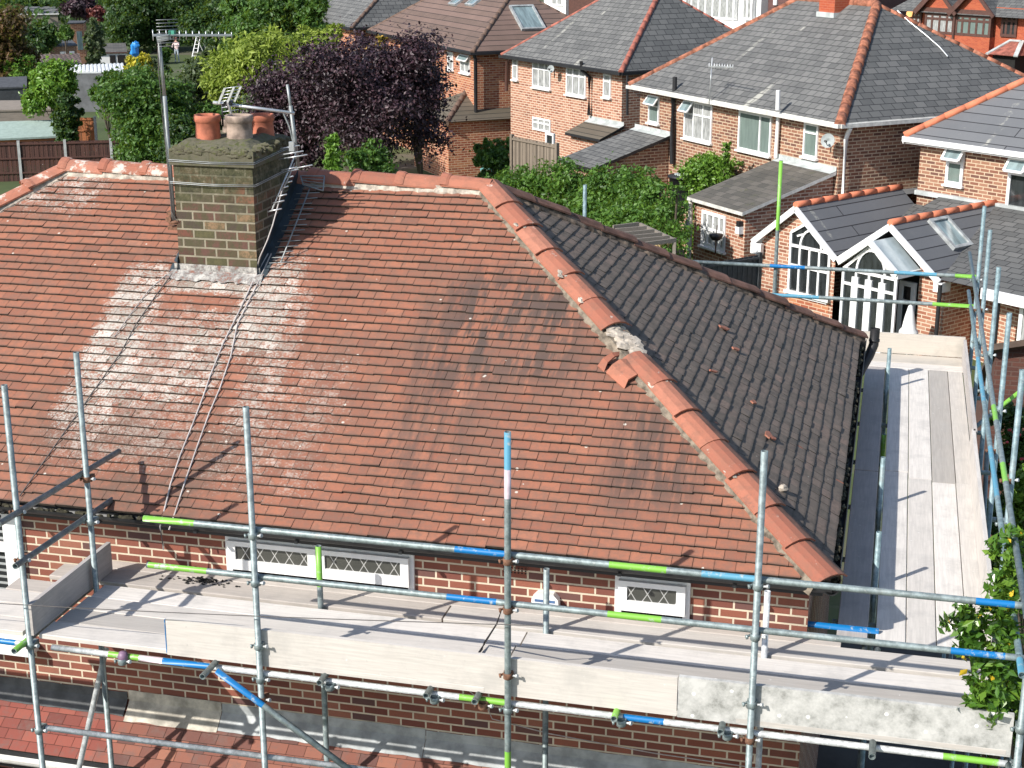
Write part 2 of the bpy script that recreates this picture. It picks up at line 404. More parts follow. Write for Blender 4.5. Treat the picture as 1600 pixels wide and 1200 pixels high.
def m_wood(name, c, var=0.2, grain=(3.0, 60.0, 60.0), rough=0.85, along='x', stain=0.35):
    t = NT(name); ob = t.obj(); ti = t.tint()
    g = {'x': (grain[0], grain[1], grain[2]), 'y': (grain[1], grain[0], grain[2]), 'z': (grain[1], grain[1], grain[0])}[along]
    gr = t.noise(1.0, 5, t.scalev(ob, g), 0.6, 0.3)
    col = t.mix(t.step(gr, 0.25, 0.75), V3(c, 1 - var * .7), V3(c, 1 + var * 0.3))
    col = t.mix(1.0, col, t.ramp(ti, [(0.0, (0.50, 0.48, 0.46)), (0.5, (0.92, 0.895, 0.87)), (1.0, (1.14, 1.12, 1.10))]), 'MULTIPLY')
    st = t.noise(2.6, 6, ob, 0.7)
    col = t.mix(t.math('MULTIPLY', t.step(st, 0.46, 0.70), stain * 1.3), col, V3(c, .62))
    sp3 = t.noise(24, 5, ob, .8); col = t.mix(t.math('MULTIPLY', t.step(sp3, 0.64, 0.70), .5), col, V3(c, .5))
    sp4 = t.noise(11, 5, ob, .8); col = t.mix(t.math('MULTIPLY', t.step(sp4, 0.66, 0.70), .6), col, (0.78, 0.77, 0.74))
    kn = t.n('ShaderNodeTexVoronoi', Vector=ob, Scale=2.3)
    col = t.mix(t.math('MULTIPLY', t.math('LESS_THAN', kn.outputs['Distance'], 0.035), 0.6), col, (0.22, 0.15, 0.1))
    t.bump(gr, 0.15, 0.004)
    return t.fin(col, rough)
def m_galv(name, c=(0.30, 0.345, 0.345), met=0.35, rough=0.5, rust=0.25):
    t = NT(name); ob = t.obj(); n1 = t.noise(18, 5, ob, 0.7); n2 = t.noise(3.5, 5, ob)
    col = t.mix(t.step(n1, 0.35, 0.7), V3(c, 0.66), V3(c, 1.18))
    col = t.mix(t.math('MULTIPLY', t.step(t.noise(32, 4, ob, .8), 0.60, 0.66), 0.6), col, (0.52, 0.52, 0.49))
    col = t.mix(t.math('MULTIPLY', t.step(n2, 0.55, 0.7), 0.3), col, (0.45, 0.46, 0.43))
    col = t.mix(t.math('MULTIPLY', t.step(t.noise(7, 6, ob, 0.75), 0.64, 0.72), rust), col, (0.22, 0.09, 0.04))
    return t.fin(col, t.math('MULTIPLY_ADD', n1, 0.25, rough - 0.12), met)
# ------------------------------------------------------------------ material library
M = {}
RB = [(0.18, 0.058, 0.042), (0.26, 0.082, 0.052), (0.30, 0.10, 0.062), (0.24, 0.078, 0.052), (0.33, 0.115, 0.07), (0.13, 0.068, 0.062), (0.27, 0.088, 0.056), (0.35, 0.14, 0.09), (0.21, 0.07, 0.05)]
M['brick_red'] = m_brick('red_brick', RB, (0.62, 0.53, 0.40), ms=0.009, dirt=0.45)
CB = [(0.09, 0.042, 0.032), (0.15, 0.06, 0.04), (0.07, 0.05, 0.038), (0.10, 0.09, 0.042), (0.22, 0.09, 0.055), (0.10, 0.075, 0.05), (0.25, 0.16, 0.09), (0.12, 0.06, 0.045)]
def m_chimney():
    t = NT('mossy_chimney_brick'); uv = t.uv(); p = t.pos()
    b = t.n('ShaderNodeTexBrick', Vector=uv); b.offset = 0.5
    for k, v in (('Color1', (0, 0, 0, 1)), ('Color2', (1, 1, 1, 1)), ('Mortar', (0.5, 0.5, 0.5, 1)), ('Scale', 1.0), ('Mortar Size', 0.010), ('Mortar Smooth', 0.2), ('Bias', 0.0), ('Brick Width', 0.225), ('Row Height', 0.088)):
        b.inputs[k].default_value = v
    col = t.ramp(b.outputs['Color'], [(i / len(CB), c) for i, c in enumerate(CB)], 'CONSTANT')
    col = t.mix(t.math('MULTIPLY', t.step(t.noise(11, 6, p, 0.8), 0.40, 0.58), 0.8), col, (0.07, 0.066, 0.032))
    wob = t.math('ADD', b.outputs['Fac'], t.math('MULTIPLY', t.math('SUBTRACT', t.noise(30, 4, uv), 0.5), 0.7), clamp=True)
    col = t.mix(t.step(wob, 0.35, 0.8), col, t.mix(t.noise(8, 3, uv), (0.13, 0.12, 0.08), (0.38, 0.335, 0.25)))
    sp = t.n('ShaderNodeSeparateXYZ'); t.put(sp.inputs[0], p)
    up = t.step(t.math('ADD', sp.outputs[2], t.math('MULTIPLY', t.noise(3.5, 5, p), 0.7)), 7.45, 7.95)
    rend = t.ramp(t.noise(16, 6, p, 0.75), [(0.36, (0.022, 0.028, 0.012)), (0.48, (0.055, 0.058, 0.026)), (0.58, (0.10, 0.095, 0.055)), (0.70, (0.30, 0.27, 0.20))])
    col = t.mix(t.math('MULTIPLY', up, 0.9), col, rend)
    t.bump(t.math('SUBTRACT', t.math('MULTIPLY', t.noise(35, 5, p), 0.6), b.outputs['Fac']), 0.7, 0.012)
    return t.fin(col, 0.95)
M['chimney'] = m_chimney()
M['cap'] = m_brick('weathered_cap_mortar', [(0.13, 0.12, 0.08), (0.10, 0.095, 0.055), (0.20, 0.18, 0.13)], (0.11, 0.10, 0.06), w=5, h=5, dirt=0.9, dirtcol=(0.05, 0.055, 0.025), dscale=9, moss=((0.075, 0.085, 0.022), 0.9))
M['tile'] = m_main_tile(); M['side_tile'] = m_side_tile(); M['ridge'] = m_ridge()
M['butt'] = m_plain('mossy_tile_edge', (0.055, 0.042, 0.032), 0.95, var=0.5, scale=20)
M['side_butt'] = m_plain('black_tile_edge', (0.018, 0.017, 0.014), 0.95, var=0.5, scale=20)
M['ridge_dark'] = m_plain('dark_brown_ridge', (0.17, 0.085, 0.06), 0.9, var=0.5, scale=5)
M['bed'] = m_plain('ridge_bedding_mortar', (0.20, 0.165, 0.125), 0.95, var=0.6, scale=14, bump=0.5)
M['brown_bed'] = m_plain('brown_crumbling_mortar', (0.16, 0.12, 0.09), 0.95, var=0.8, scale=9, bump=0.5)
M['lichen_bed'] = m_plain('pale_lichened_mortar', (0.46, 0.40, 0.33), 0.95, var=0.45, scale=14, bump=0.5)
M['felt'] = m_plain('dark_underlay', (0.035, 0.028, 0.022), 0.95)
M['gutter'] = m_plain('black_gutter', (0.018, 0.019, 0.020), 0.5, var=0.5)
M['white'] = m_plain('white_upvc', (0.80, 0.80, 0.79), 0.35, var=0.05)
M['offwhite'] = m_plain('aged_white_paint', (0.62, 0.61, 0.57), 0.6, var=0.2)
M['black'] = m_plain('black_paint', (0.02, 0.02, 0.022), 0.5)
M['brown'] = m_plain('brown_paint', (0.09, 0.04, 0.03), 0.6)
M['lead'] = m_plain('lead_sheet', (0.36, 0.38, 0.38), 0.55, var=0.35, scale=5, metal=0.1)
M['lead_dark'] = m_plain('dark_lead_sheet', (0.075, 0.08, 0.082), 0.7, var=0.4, scale=6)
M['lead_pale'] = m_plain('pale_rusty_lead', (0.50, 0.46, 0.38), 0.7, var=0.45, scale=6)
t_ = NT('lichened_lead'); M['lead_stack'] = t_.fin(t_.ramp(t_.noise(12, 7, t_.pos(), .8), [(.38, (0.22, 0.10, 0.07)), (.46, (0.20, 0.19, 0.18)), (.56, (0.40, 0.38, 0.35)), (.66, (0.6, 0.57, 0.52))]), .85)
M['terracotta'] = m_plain('terracotta_pot', (0.44, 0.14, 0.08), 0.8, var=0.35, scale=9)
M['pot_grey'] = m_plain('sooty_terracotta_pot', (0.33, 0.25, 0.20), 0.85, var=0.5, scale=9)
M['soot'] = m_plain('soot', (0.012, 0.011, 0.010), 0.95)  # near-black; also painted for the unlit inside of doorways, porch and openings
M['alu'] = m_plain('aluminium', (0.62, 0.64, 0.65), 0.35, metal=0.55, var=0.15)
M['alu_dull'] = m_plain('dull_aluminium', (0.32, 0.34, 0.34), 0.5, metal=0.4, var=0.3)
M['rust'] = m_plain('rusty_bracket', (0.20, 0.10, 0.06), 0.9, var=0.5, scale=30)
M['cable'] = m_plain('grey_cable', (0.46, 0.42, 0.40), 0.7)
M['cable_dark'] = m_plain('dark_cable', (0.10, 0.09, 0.085), 0.7)
def m_glass(name, c, rough=0.06, var=0.5, scale=1.5):
    t = NT(name); nz = t.noise(scale, 3, t.scalev(t.uv(), (5, 1, 1)))
    return t.fin(t.mix(t.step(nz, 0.35, 0.65), V3(c, 1 - var), c), rough, 0.0, 0.8)
M['glass_dark'] = m_glass('dark_window_glass', (0.035, 0.04, 0.042))
M['glass_curtain'] = m_glass('window_glass_with_net_curtain', (0.42, 0.43, 0.42), 0.12, 0.45, 3)
M['glass_green'] = m_glass('greenish_glass', (0.17, 0.22, 0.20), 0.1, 0.15)
M['glass_sky'] = m_glass('pale_skylight_glass', (0.25, 0.33, 0.34), 0.08, 0.4, 1)
def m_lattice():
    t = NT('leaded_glass'); uv = t.uv(); s = t.n('ShaderNodeSeparateXYZ'); t.put(s.inputs[0], uv)
    k = 7.5; y = t.math('MULTIPLY', s.outputs[1], k * 0.62); x = t.math('MULTIPLY', s.outputs[0], k)
    def ln(a): return t.math('LESS_THAN', t.math('ABSOLUTE', t.math('SUBTRACT', t.math('FRACT', a), 0.5)), 0.032)
    l = t.math('MAXIMUM', ln(t.math('ADD', x, y)), ln(t.math('SUBTRACT', x, y)))
    t.put(t.b.inputs['Metallic'], t.math('MULTIPLY', l, 0.3))
    return t.fin(t.mix(l, t.mix(t.noise(3, 3, uv), (0.03, 0.032, 0.03), (0.10, 0.10, 0.085)), (0.5, 0.5, 0.48)), 0.25)
M['lattice'] = m_lattice()
def m_blind():
    t = NT('black_venetian_blind'); s = t.n('ShaderNodeSeparateXYZ'); t.put(s.inputs[0], t.uv())
    f = t.math('FRACT', t.math('MULTIPLY', s.outputs[1], 16.0))
    return t.fin(t.mix(t.step(f, 0.55, 0.7), (0.025, 0.027, 0.03), (0.35, 0.36, 0.36)), 0.2)
M['blind'] = m_blind()

# ------------------------------------------------------------------ the house under repair
EZ, W, RH = 5.10, 7.20, 2.28            # eaves height, depth, roof rise
HW = W / 2; PS = RH / HW; PA = math.atan(PS); SL = math.hypot(HW, RH)
RX0, RX1 = -8.22, -HW                   # ridge ends
LX = RX0 - HW                           # left eaves
house = thing('semi_detached_house', 'red brick house with mossy orange tiled hipped roof behind the scaffolding', 'house', (-6, HW, 0))

def tile_face(name, mat, butt, org, sdir, L, top0, top1, seed, tw=0.166, gauge=0.1015, parent=None, jump=0.15, skip=None, dark_amt=1.0, lf=.026):
    """plain tiles as real little slabs. org: eaves start, sdir: along eaves, faces trapezoid with ridge from top0 to top1 along s"""
    rs = np.random.RandomState(seed)
    org = np.array(org, float); sd = np.array(sdir, float)
    ud = np.cross(np.array([0, 0, 1.0]), sd); ud = ud / np.linalg.norm(ud)        # horizontal, up slope
    slope = ud * math.cos(PA) + np.array([0, 0, math.sin(PA)]); nrm = np.cross(sd, slope)
    V = []; F = []; MI = []; T = []; n = int(SL / gauge) + 1
    for c in range(n):
        t0 = c * gauge - 0.03
        t1 = t0 + gauge + 0.02
        f0 = max(t0, 0) / SL; sl = f0 * top0; sr = L - f0 * (L - top1)
        wave = 0.006 * math.sin(c * 0.7 + seed)
        off = (tw / 2 if c % 2 else 0) + rs.randn() * 0.004
        k0 = int((sl - off) / tw) - 1; k1 = int((sr - off) / tw) + 1
        for k in range(k0, k1 + 1):
            a = off + k * tw + 0.002; b = a + tw - 0.0030 + rs.randn() * 0.0005
            if b < sl or a > sr: continue
            ac = max(a, sl - 0.03); bc = min(b, sr + 0.03)
            if bc - ac < 0.015: continue
            j = rs.randn(4); lift = lf + abs(j[0]) * 0.0026 + (0.006 if rs.rand() < 0.03 else 0)
            tt = t0 + j[1] * 0.0022 + wave * math.sin(k * 0.11) + (0.012 if rs.rand() < 0.008 else 0)
            rot = j[2] * 0.0018; tip = j[3] * 0.0016
            if skip and skip(ac, bc, tt): continue
            lo = 0.002
            pts = []
            for (s, t_, h) in ((ac, tt - rot, lift - tip), (bc, tt + rot, lift + tip), (bc, t1, 0.0045), (ac, t1, 0.0045)):
                pts.append(org + sd * s + slope * t_ + nrm * h)
            low = [org + sd * ac + slope * (tt - rot) + nrm * lo, org + sd * bc + slope * (tt + rot) + nrm * lo]
            bi = len(V); V.extend(pts); V.extend(low)
            tint = min(1, max(0, 0.5 + rs.randn() * 0.19))
            F.append((bi, bi + 1, bi + 2, bi + 3)); MI.append(0)
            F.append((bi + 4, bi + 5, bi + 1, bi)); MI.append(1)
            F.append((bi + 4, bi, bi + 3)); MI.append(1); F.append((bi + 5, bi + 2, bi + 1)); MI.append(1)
            T += [tint] * 4
    M_ = np.array(root_matrix(parent).inverted()); V = np.array(V) @ M_[:3, :3].T + M_[:3, 3]
    o = finish_mesh(bpy.data.meshes.new(name), name, V, F, MI, T, [False] * len(F), [mat, butt], parent)
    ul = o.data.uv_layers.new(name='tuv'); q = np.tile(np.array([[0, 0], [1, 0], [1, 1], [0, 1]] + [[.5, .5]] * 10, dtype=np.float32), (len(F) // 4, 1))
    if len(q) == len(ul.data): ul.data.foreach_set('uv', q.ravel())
    return o

# timber deck + hidden faces
mb = MB(); e = 0.0
A_, B_, C_, D_ = (LX, 0, EZ), (0, 0, EZ), (0, W, EZ), (LX, W, EZ); R0, R1 = (RX0, HW, EZ + RH), (RX1, HW, EZ + RH)
dz = Vector((0, 0, -0.012))
def dn(p): return tuple(Vector(p) + dz)
mb.face([dn(A_), dn(B_), dn(R1), dn(R0)]); mb.face([dn(B_), dn(C_), dn(R1)]); mb.face([dn(C_), dn(D_), dn(R0), dn(R1)]); mb.face([dn(D_), dn(A_), dn(R0)])
mb.face([dn(D_), dn(C_), dn(B_), dn(A_)])
roof = mb.build('roof', M['felt'], house)
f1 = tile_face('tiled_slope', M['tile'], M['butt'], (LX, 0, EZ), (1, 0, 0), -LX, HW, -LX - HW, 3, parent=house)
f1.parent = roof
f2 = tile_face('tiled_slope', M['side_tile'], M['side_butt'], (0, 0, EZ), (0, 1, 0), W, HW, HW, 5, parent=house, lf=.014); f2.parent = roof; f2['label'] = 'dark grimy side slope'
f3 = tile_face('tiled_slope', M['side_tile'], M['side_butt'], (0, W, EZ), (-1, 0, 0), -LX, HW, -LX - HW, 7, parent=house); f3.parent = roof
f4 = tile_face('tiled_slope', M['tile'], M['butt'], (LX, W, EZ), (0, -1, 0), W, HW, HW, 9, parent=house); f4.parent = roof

# ridge and hip tiles
def ridge_run(name, a, b, mat, seed, ln=0.40, w=0.135, sag=0.07, collar=False, skip=(), dropped=(), bed=None, flat=0.6, dark_side=False):
    rs = random.Random(seed); a = Vector(a); b = Vector(b); d = (b - a); L = d.length; d.normalize(); n = int(round(L / ln)); ln = L / n
    side = d.cross(Vector((0, 0, 1))).normalized(); up = side.cross(d).normalized()
    mb = MB(); beds = MB()
    for i in range(n):
        if i in skip: continue
        s0 = i * ln - 0.02; s1 = (i + 1) * ln + 0.015
        yaw = rs.gauss(0, 0.03); lft = rs.gauss(0, 0.006); ww = w * (1 + rs.gauss(0, 0.03)); roll = rs.gauss(0, 0.04); tint = min(1, max(0, rs.gauss(0.5, 0.28)))
        t_hi = 0.020; prof = []
        for (q, h) in ((-1.0, -sag * 1.0), (-0.62, -sag * 0.32), (-0.22, 0.0), (0.22, 0.0), (0.62, -sag * 0.32), (1.0, -sag * 1.0)):
            prof.append((q * ww, h))
        def ring(s, lift, sc, k):
            off = yaw * (s - (s0 + s1) / 2)
            return [a + d * s + side * (q * sc + off) + up * (h + lift + 0.055 + lft + roll * q) for q, h in prof]
        thick = 0.017
        # the lower end (start) overlaps the next tile
        r0 = ring(s0, 0.026, 1.04, 0); r1 = ring(s1, 0.0, 0.97, 1)
        q0 = [p - up * thick for p in r0]; q1 = [p - up * thick for p in r1]
        for k in range(5):
            mb.face([r0[k + 1], r0[k], r1[k], r1[k + 1]], 1 if (dark_side and k >= 3) else 0, tint)  # right-hand facets take the darker brown material
            mb.face([r0[k], r0[k + 1], q0[k + 1], q0[k]], 0, tint); mb.face([r1[k + 1], r1[k], q1[k], q1[k + 1]], 0, tint)
        mb.face([r0[0], q0[0], q1[0], r1[0]], 0, tint); mb.face([r0[5], r1[5], q1[5], q0[5]], 0, tint)
        if collar:
            c0 = [a + d * (s0 - 0.012) + side * q * 1.09 + up * (h + 0.098 + lft) for q, h in prof]; c1 = [a + d * (s0 + 0.055) + side * q * 1.06 + up * (h + 0.092 + lft) for q, h in prof]
            for k in range(5):
                mb.face([c0[k + 1], c0[k], c1[k], c1[k + 1]], 0, tint * 0.8)
                mb.face([c0[k], c0[k + 1], r0[k + 1], r0[k]], 0, tint * .8); mb.face([c1[k + 1], c1[k], r0[k] + d * 0.08, r0[k + 1] + d * 0.08], 0, tint * .8)
            mb.face([c0[0], c1[0], r0[0] + d * 0.08, r0[0]], 0, tint * .8); mb.face([c0[5], r0[5], r0[5] + d * 0.08, c1[5]], 0, tint * .8)
        # mortar under the joint
    m_ = 46 * max(1, int(L / 2)); prev = None
    for sgn in (-1, 1):
        prev = None
        for k in range(m_ + 1):
            s = L * k / m_; q = w * (0.86 + rs.uniform(-0.04, 0.14)); h = rs.uniform(-0.012, 0.008)
            P = [a + d * s + side * sgn * w * 0.80 + up * (-sag * 0.75 + 0.055), a + d * s + side * sgn * (q + 0.02) + up * (-sag * 1.25 + 0.034 + h), a + d * s + side * sgn * (q + 0.026) + up * (-sag * 2.2 + 0.0)]
            if prev:
                for z in range(2):
                    f = [prev[z], prev[z + 1], P[z + 1], P[z]]
                    beds.face(f if sgn > 0 else f[::-1])
            prev = P
    pv = None
    for k in range(m_ + 1):
        P = [a + d * (L * k / m_) + side * sg_ * w * .80 + up * (-sag * .75 + .055) for sg_ in (-1, 1)]
        if pv: beds.face([pv[1], P[1], P[0], pv[0]])
        pv = P
    o = mb.build(name, [mat, M['ridge_dark']], house)
    return o, beds
HIPSAG = 0.085
o, bd = ridge_run('ridge_tiles', (RX0, HW, EZ + RH), (RX1 + 0.02, HW, EZ + RH), M['ridge'], 4, 0.455, 0.145, 0.085, collar=True)
b_ = bd.build('mortar_bedding', M['lichen_bed'], house); b_.parent = o
# right front hip: broken and shifted tiles half way
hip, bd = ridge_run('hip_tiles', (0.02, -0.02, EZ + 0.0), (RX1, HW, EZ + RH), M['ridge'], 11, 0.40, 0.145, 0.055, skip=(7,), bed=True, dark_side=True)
b_ = bd.build('mortar_bedding', M['bed'], house); b_.parent = hip
o, bd = ridge_run('hip_tiles', (0.0, W, EZ), (RX1, HW, EZ + RH), M['ridge_dark'], 12, 0.45, 0.145, 0.055, collar=False); o['label'] = 'weathered brown rear hip tiles with loose pale mortar'
b_ = bd.build('mortar_bedding', M['brown_bed'], house); b_.parent = o
o, bd = ridge_run('hip_tiles', (LX, 0, EZ), (RX0, HW, EZ + RH), M['ridge'], 13, 0.455, 0.145, 0.055, collar=True)
b_ = bd.build('mortar_bedding', M['lichen_bed'], house); b_.parent = o
o, bd = ridge_run('hip_tiles', (LX, W, EZ), (RX0, HW, EZ + RH), M['ridge'], 14, 0.455, 0.145, 0.055)
# exposed mortar + slipped tiles at the gap in the hip
rs = random.Random(5)
def lump(mb, c, r, seed, flat=0.6, n1=7, n2=9, t=0.5, axes=None):
    q = random.Random(seed); ax = axes or (Vector((1, 0, 0)), Vector((0, 1, 0)), Vector((0, 0, 1))); rows = []
    for i in range(n1 + 1):
        th = math.pi * i / n1; row = []
        for j in range(n2):
            ph = 2 * math.pi * j / n2; k = 1 + q.uniform(-0.28, 0.28)
            row.append(Vector(c) + ax[0] * (r[0] * k * math.sin(th) * math.cos(ph)) + ax[1] * (r[1] * k * math.sin(th) * math.sin(ph)) + ax[2] * (r[2] * k * math.cos(th)))
        rows.append(row)
    for i in range(n1):
        for j in range(n2):
            mb.face([rows[i][j], rows[i + 1][j], rows[i + 1][(j + 1) % n2], rows[i][(j + 1) % n2]], 0, t, True)
hd = (Vector((RX1, HW, EZ + RH)) - Vector((0, 0, EZ))); HL = hd.length; hd.normalize(); hs = hd.cross(Vector((0, 0, 1))).normalized(); hu = hs.cross(hd)
def hp(s, q, h): return Vector((0, 0, EZ)) + hd * s + hs * q + hu * h
mb = MB()
for k in range(11):
    s = HL * 7.05 / 14 + 0.40 * k / 11
    lump(mb, hp(s, rs.uniform(-0.05, 0.05), 0.03 + rs.uniform(-0.006, 0.01)), (0.07, 0.085, 0.022), k, axes=(hd, hs, hu), n1=5, n2=7)
for s in (HL * 3 / 14, HL * 10.02 / 14, HL * 12 / 14, HL * 9 / 14):
    for k in range(4): lump(mb, hp(s + rs.uniform(-.03, .03), -.12 + .03 * k, 0.052), (0.035, 0.03, 0.012), int(s * 20) + k, axes=(hd, hs, hu), n1=5, n2=7)
for s in (HL * 8 / 14 + 0.1, HL * 6.0 / 14):
    for k in range(12): lump(mb, hp(s + rs.uniform(-.05, .05), -.11 + .018 * k, 0.062 - abs(k - 6) * .006), (0.06, 0.03, 0.014), int(s * 10) + k, axes=(hd, hs, hu))
g_ = mb.build('broken_mortar', M['lichen_bed'], house); g_.parent = hip
FS = Vector((0, math.cos(PA), math.sin(PA))); FN = Vector((0, -math.sin(PA), math.cos(PA)))
def froof(x, y, h=0.0): return Vector((x, y, EZ + PS * y)) + FN * h
mb = MB()
c = froof(-1.93, 1.66, 0.07); ax1 = (hd * 0.9 + Vector((-.25, 0, 0))).normalized(); sd_ = ax1.cross(FN).normalized()
pr = [(-0.12, -0.045), (-0.05, 0.0), (0.04, 0.004), (0.12, -0.035)]
for (a0, a1, jag, tt) in ((-0.22, 0.02, 0.03, .6), (0.04, 0.15, 0.05, .3)):
    r0 = [c + ax1 * (a0 + rs.uniform(0, jag)) + sd_ * q + FN * h for q, h in pr]; r1 = [c + ax1 * (a1 - rs.uniform(0, jag)) + sd_ * q + FN * (h + .02) for q, h in pr]
    for k in range(3):
        mb.face([r0[k + 1], r0[k], r1[k], r1[k + 1]], 0, tt); d_ = -FN * 0.018
        mb.face([r0[k], r0[k + 1], r0[k + 1] + d_, r0[k] + d_], 0, tt); mb.face([r1[k + 1], r1[k], r1[k] + d_, r1[k + 1] + d_], 0, tt)
    mb.face([r0[0], r0[0] + d_, r1[0] + d_, r1[0]], 0, tt); mb.face([r0[3], r1[3], r1[3] + d_, r0[3] + d_], 0, tt)
o = mb.build('broken_hip_tile', M['ridge'], house); o.parent = hip
rs = random.Random(31); SN = Vector((math.sin(PA), 0, math.cos(PA))); SS = Vector((-math.cos(PA), 0, math.sin(PA)))
for k, (x, y, l, w_) in enumerate(((1129, 517, .16, .06), (1147, 550, .12, .05), (1174, 633, .09, .05), (1197, 684, .15, .07), (1205, 690, .08, .04), (1112, 585, .13, .03))):
    d = ray(x, y); c = Vector(CAM + d * ((EZ - PS * CAM[0] - CAM[2]) / (d[2] + PS * d[0]))) + SN * .045; a_ = rs.uniform(-.8, .3); e1_ = (Vector((0, 1, 0)) * math.cos(a_) + SS * math.sin(a_)); e2_ = SN.cross(e1_)
    mb = MB(); P_ = [c + e1_ * l * u_ + e2_ * w_ * v_ for u_, v_ in ((-.5, -.3), (.1, -.55), (.5, .1), (.2, .5), (-.45, .4))]; mb.prism(P_, -SN * .014, 0, .6)
    o = mb.build('slipped_tile_fragment', M['ridge'], house); o.parent = f2
mb = MB(); d = ray(1219, 768); c = Vector(CAM + d * ((EZ - PS * CAM[0] - CAM[2]) / (d[2] + PS * d[0]))) + SN * .04; lump(mb, c, (.04, .035, .03), 2); o = mb.build('mortar_lump', M['lichen_bed'], house); o.parent = f2

# walls
WY, WX = 0.25, -0.13
mb = MB()
mb.face([(LX + .2, WY, 0), (WX, WY, 0), (WX, WY, EZ - .02), (LX + .2, WY, EZ - .02)])
mb.face([(WX, WY, 0), (WX, W - WY, 0), (WX, W - WY, EZ - .02), (WX, WY, EZ - .02)])
mb.face([(WX, W - WY, 0), (LX + .2, W - WY, 0), (LX + .2, W - WY, EZ - .02), (WX, W - WY, EZ - .02)])
mb.face([(LX + .2, W - WY, 0), (LX + .2, WY, 0), (LX + .2, WY, EZ - .02), (LX + .2, W - WY, EZ - .02)])
mb.build('wall', M['brick_red'], house)
# soffit, fascia, gutter
mb = MB(); mb.box(LX + .02, WX - .0, 0.03, WY + .003, EZ - .16, EZ - .13); mb.box(LX + .02, -0.02, 0.035, 0.055, EZ - .16, EZ - .03)
mb.box(WX - .003, -0.045, 0.03, W - .02, EZ - .16, EZ - .13); mb.box(-0.045, -0.025, 0.06, W - .02, EZ - .16, EZ - .03)
mb.build('fascia', M['black'], house)
def gutter(mb, a, b, r=0.055, n=8, out=None):
    a = Vector(a); b = Vector(b); d = (b - a).normalized(); s = d.cross(Vector((0, 0, 1))).normalized(); th = 0.006
    R = []
    for p in (a, b):
        R.append(([p + s * math.cos(math.pi * i / n) * r - Vector((0, 0, 1)) * math.sin(math.pi * i / n) * r for i in range(n + 1)],
                  [p + s * math.cos(math.pi * i / n) * (r - th) - Vector((0, 0, 1)) * math.sin(math.pi * i / n) * (r - th) for i in range(n + 1)]))
    for i in range(n):
        mb.face([R[0][0][i], R[0][0][i + 1], R[1][0][i + 1], R[1][0][i]], sm=True); mb.face([R[0][1][i + 1], R[0][1][i], R[1][1][i], R[1][1][i + 1]], sm=True)
    for i in (0, n): mb.face([R[0][0][i], R[1][0][i], R[1][1][i], R[0][1][i]])
    for k in (0, 1):
        for i in range(n): mb.face([R[k][0][i], R[k][1][i], R[k][1][i + 1], R[k][0][i + 1]])
mb = MB(); gutter(mb, (LX, -0.03, EZ - .045), (0.05, -0.03, EZ - .045)); gutter(mb, (0.045, -0.08, EZ - .045), (0.045, W + .08, EZ - .045))
for x in np.arange(-11.5, 0, 0.9): mb.box(x, x + .03, -0.09, 0.03, EZ - .11, EZ - .09)
mb.build('gutter', M['gutter'], house)
mb = MB()   # moss and silt in the gutter
rs = random.Random(8)
for k in range(230):
    x = rs.uniform(-8, -0.1); lump(mb, (x, -0.035 + rs.uniform(-.02, .02), EZ - .055), (rs.uniform(.02, .06), .025, .018), k, n1=4, n2=6)
for k in range(150):
    y = rs.uniform(0, W); lump(mb, (0.045 + rs.uniform(-.02, .02), y, EZ - .055), (.025, rs.uniform(.02, .06), .02), k, n1=4, n2=6)
tag(mb.build('gutter_moss', m_plain('gutter_moss', (0.05, 0.045, 0.025), 0.95, var=0.7, scale=12), house), kind='stuff')
# rear downpipe offset at the back corner
mb = MB(); mb.path([(0.19, W + .06, EZ + .10), (0.185, W + .05, EZ - .10), (0.14, W - .02, EZ - .22), (.03, W - .18, EZ - .42)], 0.058, 12)
mb.tube((0.188, W + .055, EZ - .06), (0.188, W + .055, EZ - .03), .064)
mb.build('soil_pipe', M['black'], house)

